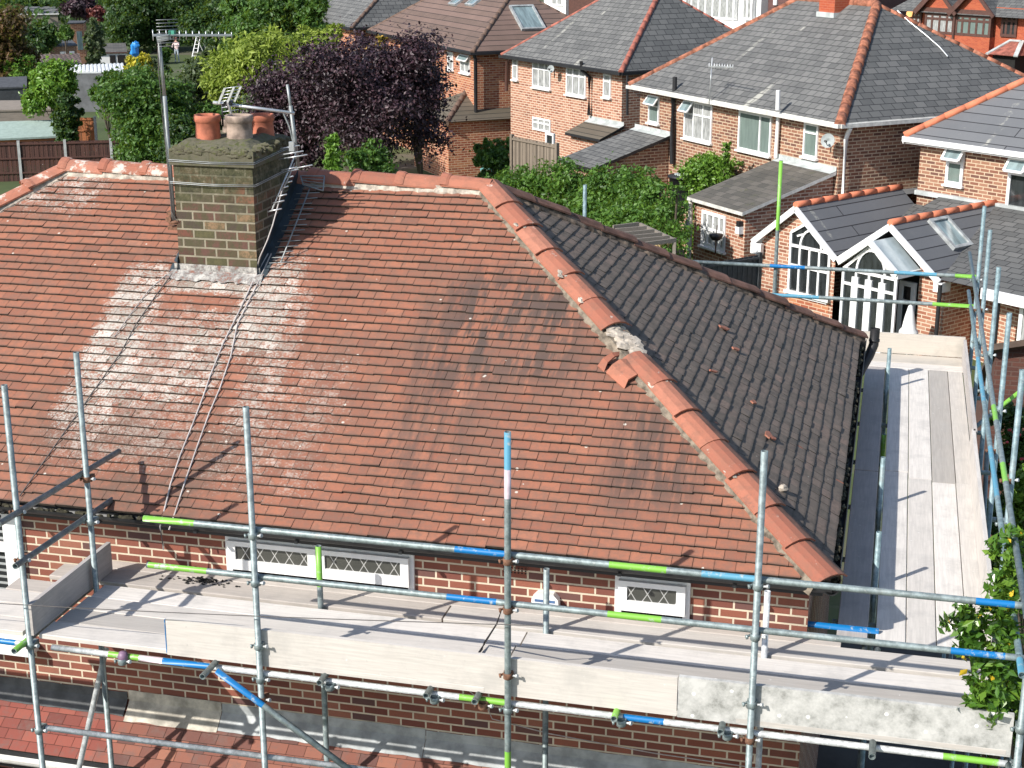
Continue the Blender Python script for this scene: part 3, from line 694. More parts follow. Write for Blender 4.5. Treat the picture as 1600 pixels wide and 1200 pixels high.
def window(parent, fr, u0, u1, z0, z1, v, cols=(0.5,), transom=None, glass='glass_dark', frame=0.055, sill=True, wm='white', open_light=None, depth=0.06, name='window', sash=None, glass2=None):
    """fr(u, v, z) -> world point; v smaller = towards the viewer. Returns the frame part with pane (and sill) sub-parts"""
    g = MB(); f = MB()
    def bx(mb_, a0, a1, b0, b1, v0, v1, mi=0):
        mb_.hexa([fr(a0, v0, b0), fr(a1, v0, b0), fr(a1, v1, b0), fr(a0, v1, b0), fr(a0, v0, b1), fr(a1, v0, b1), fr(a1, v1, b1), fr(a0, v1, b1)], mi)
    o0, o1 = v - 0.02, v + depth
    bx(f, u0, u1, z0, z0 + frame, o0, o1); bx(f, u0, u1, z1 - frame, z1, o0, o1)
    bx(f, u0, u0 + frame, z0 + frame, z1 - frame, o0, o1); bx(f, u1 - frame, u1, z0 + frame, z1 - frame, o0, o1)
    us = [u0 + frame] + [u0 + (u1 - u0) * c for c in cols] + [u1 - frame]
    for c in cols: x = u0 + (u1 - u0) * c; bx(f, x - frame * .45, x + frame * .45, z0 + frame, z1 - frame, o0 + .002, o1)
    zt = None
    if transom:
        zt = z0 + (z1 - z0) * transom; bx(f, u0 + frame, u1 - frame, zt - frame * .45, zt + frame * .45, o0 + .004, o1)
    bx(g, u0 + frame * .5, u1 - frame * .5, z0 + frame * .5, z1 - frame * .5, v + 0.012, v + .03)
    fo = f.build(name, M[wm], parent)
    go = g.build('pane', M[glass], parent); go.parent = fo
    if sill:
        s_ = MB(); bx(s_, u0 - .05, u1 + .05, z0 - .06, z0 - .002, v - .09, v + .04); so = s_.build('sill', M[wm], parent); so.parent = fo
    if open_light is not None:      # top light hinged open
        a0, a1 = open_light; zz = zt if zt else z0 + (z1 - z0) * .6; h = z1 - zz - frame * .3
        l = MB(); w_ = frame * .8; dv = h * .62; dz_ = h * .78
        def q(u, k, w2=0): return fr(u, v - .03 - dv * k - w2, z1 - .02 - dz_ * k)
        for (p0, p1) in (((a0, 0), (a1, 0)), ((a0, 1), (a1, 1)), ((a0, 0), (a0, 1)), ((a1, 0), (a1, 1))):
            l.bar(q(*p0), q(*p1), w_, .035, up=Vector(fr(0, -1, 1)) - Vector(fr(0, 0, 0)))
        lo = l.build('top_light', M[wm], parent); lo.parent = fo
        l = MB(); l.face([q(a0, 0), q(a1, 0), q(a1, 1), q(a0, 1)]); l = l.build('pane', M['glass_sky'], parent); l.parent = lo if False else fo
    return fo
def W0(u, v, z): return (u, v, z)

# front wall windows, top lights with leaded glass
def leaded(u0, u1, z1, parts):
    f = MB(); zb = 3.9; fr_ = .055
    f.box(u0, u1, WY - .03, WY + .05, z1 - .03, z1); f.box(u0, u0 + fr_, WY - .03, WY + .05, zb, z1 - .03); f.box(u1 - fr_, u1, WY - .03, WY + .05, zb, z1 - .03); f.box(u0 + fr_, u1 - fr_, WY - .03, WY + .05, zb, zb + .06)
    fo = f.build('window', M['white'], house)
    g = MB(); g.box(u0 + .03, u1 - .03, WY + .0, WY + .02, zb + .03, z1 - .02); go = g.build('pane', M['lattice'], house); go.parent = fo
    n = len(parts) - 1
    for i in range(n):
        a, b = parts[i] + .004, parts[i + 1] - .004; zl, zh = z1 - .285, z1 - .025; k = .072
        c = MB()
        c.box(a, b, WY - .075, WY - .032, zl, zl + k + .02); c.box(a, b, WY - .075, WY - .032, zh - k * .6, zh); c.box(a, a + k, WY - .075, WY - .032, zl + k + .02, zh - k * .6); c.box(b - k, b, WY - .075, WY - .032, zl + k + .02, zh - k * .6)
        co = c.build('casement', M['white'], house); co.parent = fo
        g = MB(); g.box(a + .04, b - .04, WY - .058, WY - .05, zl + .05, zh - .02); go = g.build('pane', M['lattice'], house); go.parent = fo
leaded(-5.06, -3.37, 4.86, (-5.03, -4.22, -3.40))
leaded(-1.67, -1.06, 4.86, (-1.64, -1.09))
# big neighbour window with dark blinds at the left edge
f = MB(); f.box(-9.2, -7.05, WY - .07, WY + .03, 4.86, 4.93)
for (a, b) in ((-9.2, -9.12), (-7.18, -7.05)): f.box(a, b, WY - .07, WY + .03, 3.62, 4.86)
f.box(-9.12, -7.18, WY - .07, WY + .03, 3.62, 3.72); f.box(-9.12, -7.18, WY - .066, WY + .03, 4.50, 4.58); f.box(-8.2, -8.1, WY - .068, WY + .03, 3.72, 4.5)
fo = f.build('window', M['white'], house); fo['label'] = 'wide white window with black slatted blind'
g = MB(); g.box(-9.15, -7.1, WY - .02, WY, 3.65, 4.9); go = g.build('pane', M['blind'], house); go.parent = fo
g = MB(); g.box(-9.3, -6.98, WY - .16, WY + .02, 3.53, 3.617); go = g.build('sill', M['white'], house); go.parent = fo
# air brick
g = MB(); g.box(-2.62, -2.40, WY - .006, WY + .02, 4.765, 4.835)
for i in range(7):
    for j in range(3): g.box(-2.605 + i * .03, -2.59 + i * .03, WY - .0085, WY - .005, 4.774 + j * .021, 4.785 + j * .021, 1)
g.build('air_brick', [M['brick_red'], M['soot']], house)

# small tiled canopy roof over the bay, with lead flashing
CY, CZ0, CZ1 = -0.20, 2.76, 3.09
cs = Vector((0, WY - CY, CZ1 - CZ0)); cl = cs.length; cs.normalize(); cn = Vector((1, 0, 0)).cross(cs)
def canopy():
    rs = np.random.RandomState(2); m_ = MB(); g = 0.1
    for c in range(int(cl / g) + 1):
        off = (c % 2) * .083
        for k in range(int(11 / .166)):
            x0 = -10.9 + k * .166 + off; x1 = x0 + .162; t0 = c * g - .02; t1 = min(t0 + g + .02, cl); lf = .016 + abs(rs.randn()) * .002
            o_ = Vector((0, CY, CZ0)); tt = min(1, max(0, .5 + rs.randn() * .28))
            p = [o_ + Vector((x0, 0, 0)) + cs * t0 + cn * lf, o_ + Vector((x1, 0, 0)) + cs * t0 + cn * lf, o_ + Vector((x1, 0, 0)) + cs * t1 + cn * .004, o_ + Vector((x0, 0, 0)) + cs * t1 + cn * .004]
            m_.face(p, 0, tt); m_.face([p[0] - cn * .014, p[1] - cn * .014, p[1], p[0]], 1, .5)
    m_.face([(-10.9, CY, CZ0 - .005), (-0.1, CY, CZ0 - .005), (-0.1, WY, CZ1 - .005), (-10.9, WY, CZ1 - .005)], 1)
    m_.face([(-10.9, WY - .0, CZ0 - .01), (-0.1, WY - .0, CZ0 - .01), (-0.1, CY, CZ0 - .01), (-10.9, CY, CZ0 - .01)], 1)
    return m_
t = NT('deep_red_canopy_tile'); p = t.pos(); sp_ = t.n('ShaderNodeSeparateXYZ'); t.put(sp_.inputs[0], p)
rd = t.ramp(t.tint(), [(0, (0.16, 0.048, 0.038)), (0.5, (0.24, 0.066, 0.048)), (1, (0.31, 0.10, 0.07))]); og = t.ramp(t.tint(), [(0, (0.13, 0.06, 0.05)), (0.5, (0.22, 0.085, 0.06)), (1, (0.31, 0.13, 0.085))])
c_ = t.mix(t.step(sp_.outputs[0], -6.3, -6.0), rd, og); nz = t.noise(6, 7, p, .75)
c_ = t.mix(t.math('MULTIPLY', t.step(nz, .48, .68), .7), c_, (0.16, 0.10, 0.085)); t.bump(nz, .3, .006); M['canopy'] = t.fin(c_, .9)
can = canopy().build('canopy_roof', [M['canopy'], M['butt']], house)
def flash(x0, x1, mat, label, zt, w, seed):
    rs = random.Random(seed); m_ = MB(); n = int((x1 - x0) / .08); prev = None
    for i in range(n + 1):
        x = x0 + (x1 - x0) * i / n; wv = rs.uniform(-.006, .006)
        o_ = Vector((x, WY, CZ1))
        P = [Vector((x, WY - .008, zt + wv)), Vector((x, WY - .014, CZ1 + .05)), o_ - cs * .05 + cn * .035, o_ - cs * (w + wv) + cn * .022]
        if prev:
            for k in range(3): m_.face([prev[k + 1], P[k + 1], P[k], prev[k]], sm=False)
        prev = P
    o = m_.build('flashing', mat, house); o['label'] = label; o.parent = can; return o
flash(-10.8, -6.12, M['lead_dark'], 'black felted flashing strip', 3.215, .13, 1)
flash(-6.10, -5.2, M['lead_pale'], 'pale rusty lead flashing', 3.235, .17, 2)
flash(-5.195, -3.3, M['lead'], 'grey lead flashing', 3.225, .15, 3)
flash(-3.295, -0.1, M['lead'], 'grey lead flashing', 3.22, .15, 4)
m_ = MB(); gutter(m_, (-10.9, CY - .06, CZ0 - .05), (-0.1, CY - .06, CZ0 - .05), .06)
o = m_.build('canopy_gutter', M['offwhite'], house)
m_ = MB(); m_.box(-10.9, -0.1, CY - .01, CY + .015, CZ0 - .19, CZ0 - .02); m_.box(-10.9, -0.1, CY + .015, WY, CZ0 - .19, CZ0 - .165); m_.build('canopy_fascia', M['black'], house)
window(house, W0, -8.6, -6.62, 1.3, 2.50, CY + .10, (0.5,), None, 'glass_curtain', .09)
m_ = MB(); m_.box(-10.8, -0.2, CY + .08, WY - .003, 0, CZ0 - .19); m_.build('bay_wall', M['brick_red'], house)
# white alarm box with two blue stripes
ab = thing('alarm_box', 'white alarm box with blue stripes on the brick wall between the leaded windows', 'alarm box', (-2.24, WY, 4.4))
m_ = MB(); m_.prism([(-2.37, WY, 4.36), (-2.11, WY, 4.36), (-2.13, WY, 4.60), (-2.17, WY, 4.645), (-2.31, WY, 4.645), (-2.35, WY, 4.60)], (0, -.075, 0))
m_.build('cover', M['white'], ab)
m_ = MB(); m_.box(-2.325, -2.155, WY - .0785, WY - .074, 4.573, 4.595); m_.box(-2.325, -2.155, WY - .0785, WY - .074, 4.54, 4.562)
m_.build('stripes', m_plain('blue_print', (0.08, 0.16, 0.32), .5), ab)

# ------------------------------------------------------------------ chimney (part of the house)
CX0, CX1, CYF, CYB, CT = -6.395, -5.585, 2.39, 3.32, 7.66
m_ = MB()
m_.box(CX0, CX1, CYF, CYB, 6.2, CT)
ch = m_.build('chimney', M['chimney'], house)
m_ = MB()     # oversailing top course + flaunching with uneven surface
rs = random.Random(3)
m_.box(CX0 - .025, CX1 + .025, CYF - .025, CYB + .025, CT, CT + .15)
nx, ny = 30, 34; H = {}
for i in range(nx + 1):
    for j in range(ny + 1):
        u, v_ = i / nx, j / ny; edge = min(u, 1 - u, v_, 1 - v_)
        H[i, j] = (CX0 - .02 + (CX1 - CX0 + .04) * u + rs.uniform(-.008, .008), CYF - .02 + (CYB - CYF + .04) * v_, CT + .15 + min(edge * .45, .075) + rs.uniform(-.005, .006) + .016 * math.sin(u * 9 + v_ * 5) * math.sin(v_ * 13 - u * 4))
for i in range(nx):
    for j in range(ny): m_.face([H[i, j], H[i + 1, j], H[i + 1, j + 1], H[i, j + 1]], sm=True)
for i in range(nx): m_.face([H[i, 0], (H[i, 0][0], H[i, 0][1], CT + .1), (H[i + 1, 0][0], H[i + 1, 0][1], CT + .1), H[i + 1, 0]])
for j in range(ny): m_.face([H[nx, j], (H[nx, j][0], H[nx, j][1], CT + .1), (H[nx, j + 1][0], H[nx, j + 1][1], CT + .1), H[nx, j + 1]])
for k in range(70):
    a_ = rs.uniform(0, 1); fr_ = rs.random() < .6
    p_ = (CX0 + (CX1 - CX0) * a_, CYF - .025, CT + .15 + rs.uniform(-.05, .02)) if fr_ else (CX1 + .02, CYF + (CYB - CYF) * a_, CT + .15 + rs.uniform(-.05, .03))
    lump(m_, p_, (rs.uniform(.02, .07), rs.uniform(.008, .016), rs.uniform(.012, .035)), k, n1=5, n2=8)
o = m_.build('mortar_cap', M['cap'], house); o.parent = ch
def pot(x, y, h, r, mat, label, seed, cap=False):
    m_ = MB(); m_.lathe((x, y, CT + .16), [(r * 1.06, 0), (r * 1.0, h * .5), (r * .97, h - .075), (r * 1.0, h - .07), (r * 1.09, h - .055), (r * 1.11, h - .02), (r * 1.06, h), (r * .86, h), (r * .84, h - .03), (r * .84, h - .14)], 26)
    m_.lathe((x, y, CT + .16), [(0.001, h - .13), (r * .85, h - .13)], 26, mi=1)
    o = m_.build('chimney_pot', [mat, M['soot']], house); o['label'] = label; o.parent = ch
    if cap: pass
pot(-6.16, 2.70, .28, .117, M['terracotta'], 'clean orange terracotta pot', 1)
pot(-5.84, 2.72, .285, .121, M['pot_grey'], 'soot and lichen stained pot', 2)
pot(-5.76, 3.10, .25, .105, M['terracotta'], 'short terracotta pot at the back', 3)
pot(-6.10, 3.12, .19, .09, M['pot_grey'], 'low grey pot at the back', 4)
# lead flashing round the stack
m_ = MB()
z0 = EZ + PS * CYF
m_.face([(CX0 - .05, CYF - .008, z0 + .0), (CX1 + .03, CYF - .008, z0 + .0), (CX1 + .03, CYF - .008, z0 + .085), (CX0 - .05, CYF - .008, z0 + .085)])
a0 = froof(CX0 - .07, CYF - .005, .035); a1 = froof(CX1 + .07, CYF - .005, .035); b0 = froof(CX0 - .10, CYF - .11, .028); b1 = froof(CX1 + .08, CYF - .11, .028)
n = 24; rs = random.Random(9); prev = None
for i in range(n + 1):
    u = i / n; P = [a0.lerp(a1, u), a0.lerp(a1, u).lerp(b0.lerp(b1, u), .5) + FN * rs.uniform(0, .014), b0.lerp(b1, u) + FS * rs.uniform(-.02, .02)]
    if prev: m_.face([prev[1], P[1], P[0], prev[0]]); m_.face([prev[2], P[2], P[1], prev[1]])
    prev = P
o = m_.build('front_flashing', M['lead_stack'], house); o.parent = ch
pl_ = m_plain('painted_lead', (0.035, 0.05, 0.06), .6, var=.4)
for X_, sg in ((CX1, 1), (CX0, -1)):
    m_ = MB(); n_ = 7; y0 = CYF - .02; y1 = HW - .08
    for i in range(n_):
        ya, yb = y0 + (y1 - y0) * i / n_, y0 + (y1 - y0) * (i + 1) / n_; za, zb = EZ + PS * ya, EZ + PS * yb
        A4 = [(X_ + sg * .008, ya, za + .15), (X_ + sg * .008, yb, zb + .15), froof(X_ + sg * .010, yb, .035), froof(X_ + sg * .010, ya, .035)]
        B4 = [froof(X_ + sg * .010, ya, .035), froof(X_ + sg * .010, yb, .035), froof(X_ + sg * .10, yb, .026), froof(X_ + sg * .10, ya, .026)]
        m_.face(A4); m_.face(B4)
    o = m_.build('side_flashing', pl_, house); o.parent = ch
m_ = MB()   # wire lashings round the stack
for zz in (CT + .05, CT - .16, CT - .175, CT + .035):
    r_ = .004; e_ = .03; m_.path([(CX0 - e_, CYF - e_, zz), (-6, CYF - e_, zz - .01), (CX1 + e_, CYF - e_, zz), (CX1 + e_, CYB, zz + .03)], r_, 5)
o = m_.build('lashing_wire', M['alu_dull'], house); o.parent = ch
# ------------------------------------------------------------------ scaffolding
M['galv'] = m_galv('galvanised_tube', (0.27, 0.325, 0.325)); M['galv_bright'] = m_galv('bright_galvanised_tube', (0.66, 0.68, 0.68), .15, .42, .05)
M['galv_teal'] = m_galv('blue_grey_tube', (0.26, 0.36, 0.38))
def m_tape(name, c):
    t = NT(name); n = t.noise(14, 6, t.obj(), .75)
    return t.fin(t.mix(t.math('MULTIPLY', t.step(n, .56, .66), .8), c, (0.42, 0.45, 0.43)), .4)
M['green'] = m_tape('green_paint_band', (0.20, 0.46, 0.06)); M['blue'] = m_tape('blue_paint_band', (0.005, 0.16, 0.42)); M['tealband'] = m_tape('faded_blue_band', (0.10, 0.30, 0.42)); M['pink'] = m_plain('pinkish_white_paint', (0.62, 0.52, 0.56), .5)
TM = [M['galv'], M['green'], M['blue'], M['tealband'], M['pink'], M['galv_bright'], M['galv_teal']]
GR, BL, TB, PK, BR_, TL = 1, 2, 3, 4, 5, 6
scaf = thing('scaffold', 'galvanised tube scaffold with blue and green bands wrapped around the tiled roof', 'scaffold', (-2.4, -1.3, 0))
TR = 0.0242
def tube(name, a, b, bands=None, mi=0, r=TR, n=14):
    m_ = MB(); m_.tube(a, b, r, n, mi, bands=bands, hollow=True); return m_.build(name, TM, scaf)
def xb(X0, X1, *bs):           # bands given in world x
    return [((a - X0) / (X1 - X0), (b - X0) / (X1 - X0), c) for a, b, c in bs]
YO, ZU, ZL, ZD = -1.30, 5.60, 5.22, 4.42
def pxx(x, y, z=None, Y=YO): return ony(x, y, Y)[0]
outer = [(-6.06, 6.59, None), (-4.12, 6.57, None), (-2.18, 6.54, [(0.0, 0.30, TB), ]), (-0.42, 6.55, None)]
for X, zt, bd in outer:
    m_ = MB(); 
    if X == -2.18:
        m_.tube((X, YO, 0), (X, YO, zt), TR, 14, 0, bands=[(.60, .62, GR), (.925, .958, PK), (.958, 1.0, TB)], hollow=True)
    else: m_.tube((X, YO, 0), (X, YO, zt), TR, 14, 0, hollow=True)
    m_.build('upright', TM, scaf)
tube('upright', (1.375, YO, 0), (1.375, YO, 6.55))
tube('upright', (-5.965, -0.40, 0), (-5.965, -0.40, 6.60))
for X, bd in ((-4.02, [(.93, 1.0, GR)]), (-2.13, None), (-0.42, None)):
    tube('upright', (X, -0.26 if X > -4.5 else -.4, 0), (X, -0.26, 5.07), bd, mi=BR_ if X > -1 else 0)
for Y in (1.20, 3.04, 4.95, 6.90, 8.42): tube('upright', (1.375, Y, 0), (1.375, Y, 6.52), mi=TL)
for Y in (1.23, 3.12, 5.4, 7.02): tube('upright', (0.372, Y, 0), (0.372, Y, 5.03 if Y < 5 or Y > 6 else 4.5), [(.9, 1, GR)] if Y > 5 and Y < 6 else None, mi=TL)
tube('upright', (-1.12, 8.62, 0), (-1.12, 8.62, 6.95), [(.872, 1.0, GR), (.66, .72, BL)], mi=0)
tube('upright', (-3.62, 8.55, 0), (-3.62, 8.55, 6.55), mi=TL)
# guard rails
X0, X1 = -5.02, 1.40
bu = [(pxx(220, 820), pxx(300, 828), GR), (pxx(708, 860), pxx(790, 868), BL), (pxx(950, 886), pxx(1040, 894), GR), (pxx(1095, 900), pxx(1185, 908), TB), (pxx(1525, 942), pxx(1586, 950), BL)]
tube('guard_rail', (X0, YO + .05, ZU), (X1, YO + .05, ZU), xb(X0, X1, *bu))
bl = [(pxx(228, 889), pxx(320, 900), GR), (pxx(697, 935), pxx(775, 943), BL), (pxx(950, 963), pxx(1035, 972), GR), (pxx(1490, 1022), pxx(1576, 1030), BL)]
tube('guard_rail', (X0, YO + .05, ZL), (X1 - .02, YO + .05, ZL), xb(X0, X1, *bl), mi=0)
tube('guard_rail', (-6.02, -1.62, 5.60), (-6.02, 0.26, 5.53)); tube('guard_rail', (-6.02, -1.46, 5.19), (-6.02, 0.23, 5.15))
tube('guard_rail', (1.325, -1.50, ZL), (1.325, 9.4, ZL), [(.0, .02, TB), (.30, .42, TB), (.55, .7, TB)], mi=TL); tube('guard_rail', (1.325, -1.42, ZU), (1.325, 10.0, ZU), [(.22, .26, GR), (.36, .40, GR)], mi=0)
tube('guard_rail', (-2.3, 8.57, ZU), (1.40, 8.57, ZU), [(.30, .42, BL), (.72, .86, TB), (.92, 1, GR)]); tube('guard_rail', (-1.6, 8.57, ZL), (1.40, 8.57, ZL), [(.12, .35, TB), (.82, 1, GR)])
# ledgers
lb = [(pxx(165, 1022), pxx(213, 1028), GR), (pxx(217, 1029), pxx(250, 1034), PK), (pxx(250, 1034), pxx(326, 1042), BL), (pxx(715, 1084), pxx(787, 1092), GR), (pxx(972, 1117), pxx(1036, 1125), BL), (pxx(1475, 1172), pxx(1562, 1184), GR)]
X0, X1 = -5.90, 1.40
tube('ledger', (X0, YO + .05, ZD), (X1, YO + .05, ZD), xb(X0, X1, *lb), mi=BR_)
tube('ledger', (-9.0, YO + .05, ZD), (-6.10, YO + .05, ZD), [(.9, .96, BL)], mi=BR_)
tube('ledger', (-6.05, -.31, ZD), (1.40, -.31, ZD)); tube('ledger', (-6.02, YO + .05, 3.69), (0.9, YO + .05, 3.72), mi=BR_)
tube('ledger', (1.325, -1.4, ZD), (1.325, 8.7, ZD)); tube('ledger', (.325, .1, ZD), (.325, 8.7, ZD)); tube('ledger', (-.25, -.5, 4.62 - .2), (1.4, -.5, 4.42), [(.0, .45, BL)])
tube('ledger', (-.6, .34, 4.55), (.42, .34, 4.55), [(.3, 1, BL)])
for X, mi, y0 in ((-6.10, GR, -1.47), (-4.50, 0, -1.50), (-3.61, 0, -1.38), (-2.78, 0, -1.38), (-2.41, 0, -1.38), (-1.38, GR, -1.38), (-.62, 0, -1.38), (.42, 0, -1.46)):
    tube('transom', (X, y0, 4.468), (X, .18, 4.468), [(0, .12, mi)] if mi else None)
for Y in (.6, 1.9, 3.2, 4.5, 5.8, 7.1, 8.4): tube('transom', (.05, Y, 4.468), (1.45, Y, 4.468))
tube('transom', (1.1, 6.0, 4.2), (2.0, 6.6, 4.9), [(.6, 1, GR)])
# braces
a = ony(338, 1048, YO - .06); b = ony(560, 1213, YO - .06); tube('brace', a, b, [(0, .33, BL)])
b2 = onx(120, 1215, -6.0); tube('brace', onx(166, 1012, -6.0), (b2[0], b2[1], b2[2]), mi=BR_)
tube('brace', (1.42, -1.2, 2.2), (1.42, 1.2, 4.5), mi=TL); tube('brace', (1.42, 3.0, 2.4), (1.42, 4.8, 4.6), [(.1, .6, GR)])
# couplers
def coupler(p, ax='z', rust=0, seed=0):
    m_ = MB(); x, y, z = p; rs = random.Random(seed); mi = 1 if rust else 0
    m_.lathe((x, y, z), [(.030, -.024), (.034, -.02), (.034, .02), (.030, .024)], 12, mi)
    m_.box(x - .034, x + .034, y + .01, y + .075, z - .026, z + .026, mi)
    m_.tube((x + .03, y + .005, z), (x + .075, y - .012, z + .012), .008, 6, 2); m_.tube((x + .062, y - .008, z + .009), (x + .078, y - .014, z + .013), .015, 6, 2)
    m_.tube((x - .03, y + .03, z), (x - .062, y - .004, z - .006), .009, 6, mi); m_.tube((x - .05, y - .0, z - .004), (x - .064, y - .006, z - .007), .016, 6, mi)
    m_.build('coupler', [M['galv'], M['rust'], M['galv_bright']], scaf)
k = 0
for X, zt, _ in outer[1:]:
    for z in (ZU, ZL, ZD, 4.70): coupler((X, YO, z - .03), rust=(k * 7 + int(z * 10)) % 3 == 0, seed=k); k += 1
for z in (3.69, ZU - .03, ZL - .05): coupler((-6.06, YO, z), rust=z > 5, seed=k); k += 1
coupler((-5.965, -.40, 5.52), rust=1); coupler((-5.965, -.40, 5.14)); coupler((-4.12, YO, 4.22), rust=1); coupler((1.375, YO, 4.72)); coupler((1.375, YO, ZD)); coupler((-6.06, YO, 4.44), rust=0)
for Y in (1.20, 3.04, 4.95, 6.90, 8.42):
    for z in (ZU, ZL): coupler((1.35, Y, z - .01), rust=(k % 3 == 0)); k += 1
for X in (-5.27, -3.56, -2.74, -2.37, -1.34, -.58): coupler((X, YO + .0, 4.40), rust=(k % 4 == 0)); k += 1
m_ = MB(); m_.lathe((-5.27, YO + .02, 4.40), [(.001, .075), (.03, .07), (.043, .04), (.04, .0), (.02, -.03)], 12)
o = m_.build('coupler_cap', m_plain('purple_plastic_cap', (0.20, 0.12, 0.19), .5), scaf)

# ------------------------------------------------------------------ boards lying on the scaffold
M['board'] = m_wood('bleached_scaffold_board', (0.63, 0.60, 0.56)); M['board_y'] = m_wood('bleached_scaffold_board_along_side', (0.64, 0.615, 0.58), along='y')
M['board_grey'] = m_wood('weathered_grey_board', (0.50, 0.46, 0.42)); M['board_grey_y'] = m_wood('weathered_grey_side_board', (0.46, 0.43, 0.41), along='y'); M['ply'] = m_wood('pale_end_board', (0.52, 0.485, 0.43), var=.12)
def m_conc():
    t = NT('mottled_dirty_toe_board'); ob = t.obj(); n = t.noise(5.5, 7, ob, .75)
    c = t.ramp(n, [(0.34, (0.25, 0.25, 0.23)), (0.48, (0.44, 0.435, 0.41)), (0.62, (0.57, 0.56, 0.53))])
    vo = t.n('ShaderNodeTexVoronoi', Vector=ob, Scale=7.0); c = t.mix(t.math('LESS_THAN', vo.outputs['Distance'], .10), c, (0.78, 0.77, 0.74))
    t.bump(n, .2, .004); return t.fin(c, .9)
M['toe_dirty'] = m_conc()
ZP0, ZP1 = 4.493, 4.531
def board(label, x0, x1, y0, y1, z0=ZP0, z1=ZP1, mat='board', tt=0.5, name='scaffold_board', cat='board', group='boards of the working platforms', skew=0.0, warp=.004, bands=True):
    rs = random.Random(label); m_ = MB(); al = (x1 - x0) > (y1 - y0); n = 14; prev = None; ch_ = .005
    w1, w2 = rs.uniform(-warp, warp), rs.uniform(-warp, warp)
    for i in range(n + 1):
        u = i / n; sg = w1 * math.sin(3.1 * u + w2 * 500) 
        if al: x = x0 + (x1 - x0) * u; R = [(x, y0, z0 + sg), (x, y1, z0 + sg), (x, y1, z1 - ch_ + sg), (x, y1 - ch_, z1 + sg), (x, y0 + ch_, z1 + sg), (x, y0, z1 - ch_ + sg)]; R = [(a, b + skew * (u - .5), c) for a, b, c in R]
        else: y = y0 + (y1 - y0) * u; R = [(x1, y, z0 + sg), (x0, y, z0 + sg), (x0, y, z1 - ch_ + sg), (x0 + ch_, y, z1 + sg), (x1 - ch_, y, z1 + sg), (x1, y, z1 - ch_ + sg)]; R = [(a + skew * (u - .5), b, c) for a, b, c in R]
        if prev:
            for k in range(6): j = (k + 1) % 6; m_.face([prev[j], prev[k], R[k], R[j]][::-1] if al else [prev[j], prev[k], R[k], R[j]][::-1], 0, tt)
        else: m_.face(R if al else R, 0, tt)
        prev = R
    m_.face(prev[::-1], 0, tt)
    o = m_.build(name, M[mat], None); recentre(o); return tag(o, label, cat, group)
fy = [-1.265, -1.022, -.778, -.534, -.290]
FL = ['front edge board of the platform beside the toe board', 'second front platform board in from the toe board', 'third front platform board in from the toe board', 'bright front platform board touching the inner uprights']
for i in range(4):
    xs = [(-6.0, -2.37 + .03 * i), (-2.355 + .03 * i, 1.30)]
    for j, (a, b) in enumerate(xs):
        board(FL[i] + (', left half' if j == 0 else ', right half'), a + (.0 if j else .02 * i), b, fy[i] + .003, fy[i + 1] - .003, tt=((.62, .40), (.22, .58), (.55, .20), (.95, .85))[i][j], skew=.004 * (i - 1))
board('grey wall-side platform board carrying black debris under the two-light window', -6.5, -3.0, -.232, .03, ZP0 + .0, ZP1 + .0, mat='board_grey', tt=.55)
board('wall-side platform board below the white alarm box', -2.985, 1.3, -.232, .03, mat='board', tt=.45)
board('narrow platform strip tight against the brick wall', -6.35, 0.14, .036, .19, mat='board_grey', tt=.75)
# stepped ends beyond the stop end at the left
board('pale board sticking out left past the stop end, nearest the camera', -9.4, -6.14, -1.265, -1.04, tt=.62, group=None)
board('pale board sticking out left past the stop end, second from the camera', -7.35, -6.14, -1.03, -.81, tt=.70, group=None)
board('pale board sticking out left past the stop end, third from the camera', -6.95, -6.14, -.795, -.57, tt=.55, group=None)
board('green stained board end past the stop end near the brick wall', -6.72, -6.14, -.56, -.34, mat='board_grey', tt=.6, group=None)
# toe boards
def toe(label, x0, x1, y0, z0, z1, mat, tt=.6, tip=.0):
    m_ = MB(); m_.hexa([(x0, y0, z0), (x1, y0, z0), (x1, y0 + .036, z0), (x0, y0 + .036, z0), (x0 + .004, y0 - tip, z1), (x1, y0 - tip, z1), (x1, y0 + .036 - tip, z1), (x0 + .004, y0 + .036 - tip, z1)], 0, tt)
    o = m_.build('toe_board', M[mat], None); recentre(o); return tag(o, label, 'toe board')
toe('long bleached toe board along the front edge with a blue painted left end', -4.90, -.95, -1.262 + .0, 4.485, 4.79, 'board', .56)
toe('mottled grey dirty toe board at the right end of the front edge', -.945, 1.33, -1.262, 4.480, 4.80, 'toe_dirty', .5)
m_ = MB(); m_.box(-4.908, -4.902, -1.262, -1.226, 4.50, 4.78); o = m_.build('painted_board_end', M['blue'], None)
tb = [q for q in bpy.data.objects if q.name == 'toe_board'][0]; o.parent = tb; o.matrix_parent_inverse = Matrix.Translation(tb.location).inverted()
# side toe boards
def ytoe(label, y0, y1, x0, z0, z1, mat, tt=.6, lean=0.0):
    m_ = MB(); m_.hexa([(x0, y0, z0), (x0 + .036, y0, z0), (x0 + .036 , y1, z0), (x0, y1, z0), (x0 + lean, y0, z1), (x0 + .036 + lean, y0, z1), (x0 + .036 + lean, y1, z1), (x0 + lean, y1, z1)], 0, tt)
    o = m_.build('toe_board', M[mat], None); recentre(o); return tag(o, label, 'toe board')
ytoe('bright toe board on the outer edge of the side platform, nearer the shrub', .35, 4.9, 1.235, 4.535, 4.80, 'board_y', .62, .02)
ytoe('greyer toe board on the outer edge of the side platform, far half', 4.85, 8.5, 1.272, 4.535, 4.80, 'board_grey_y', .85, .0)
ytoe('stop end board standing on edge across the left end of the front platform', -1.31, -.02, -6.05, 4.535, 4.80, 'board_grey_y', .7, .0)
o = toe('pale end board closing the far end of the side platform', .02, 1.30, 8.60, 4.535, 4.80, 'ply', .8); 
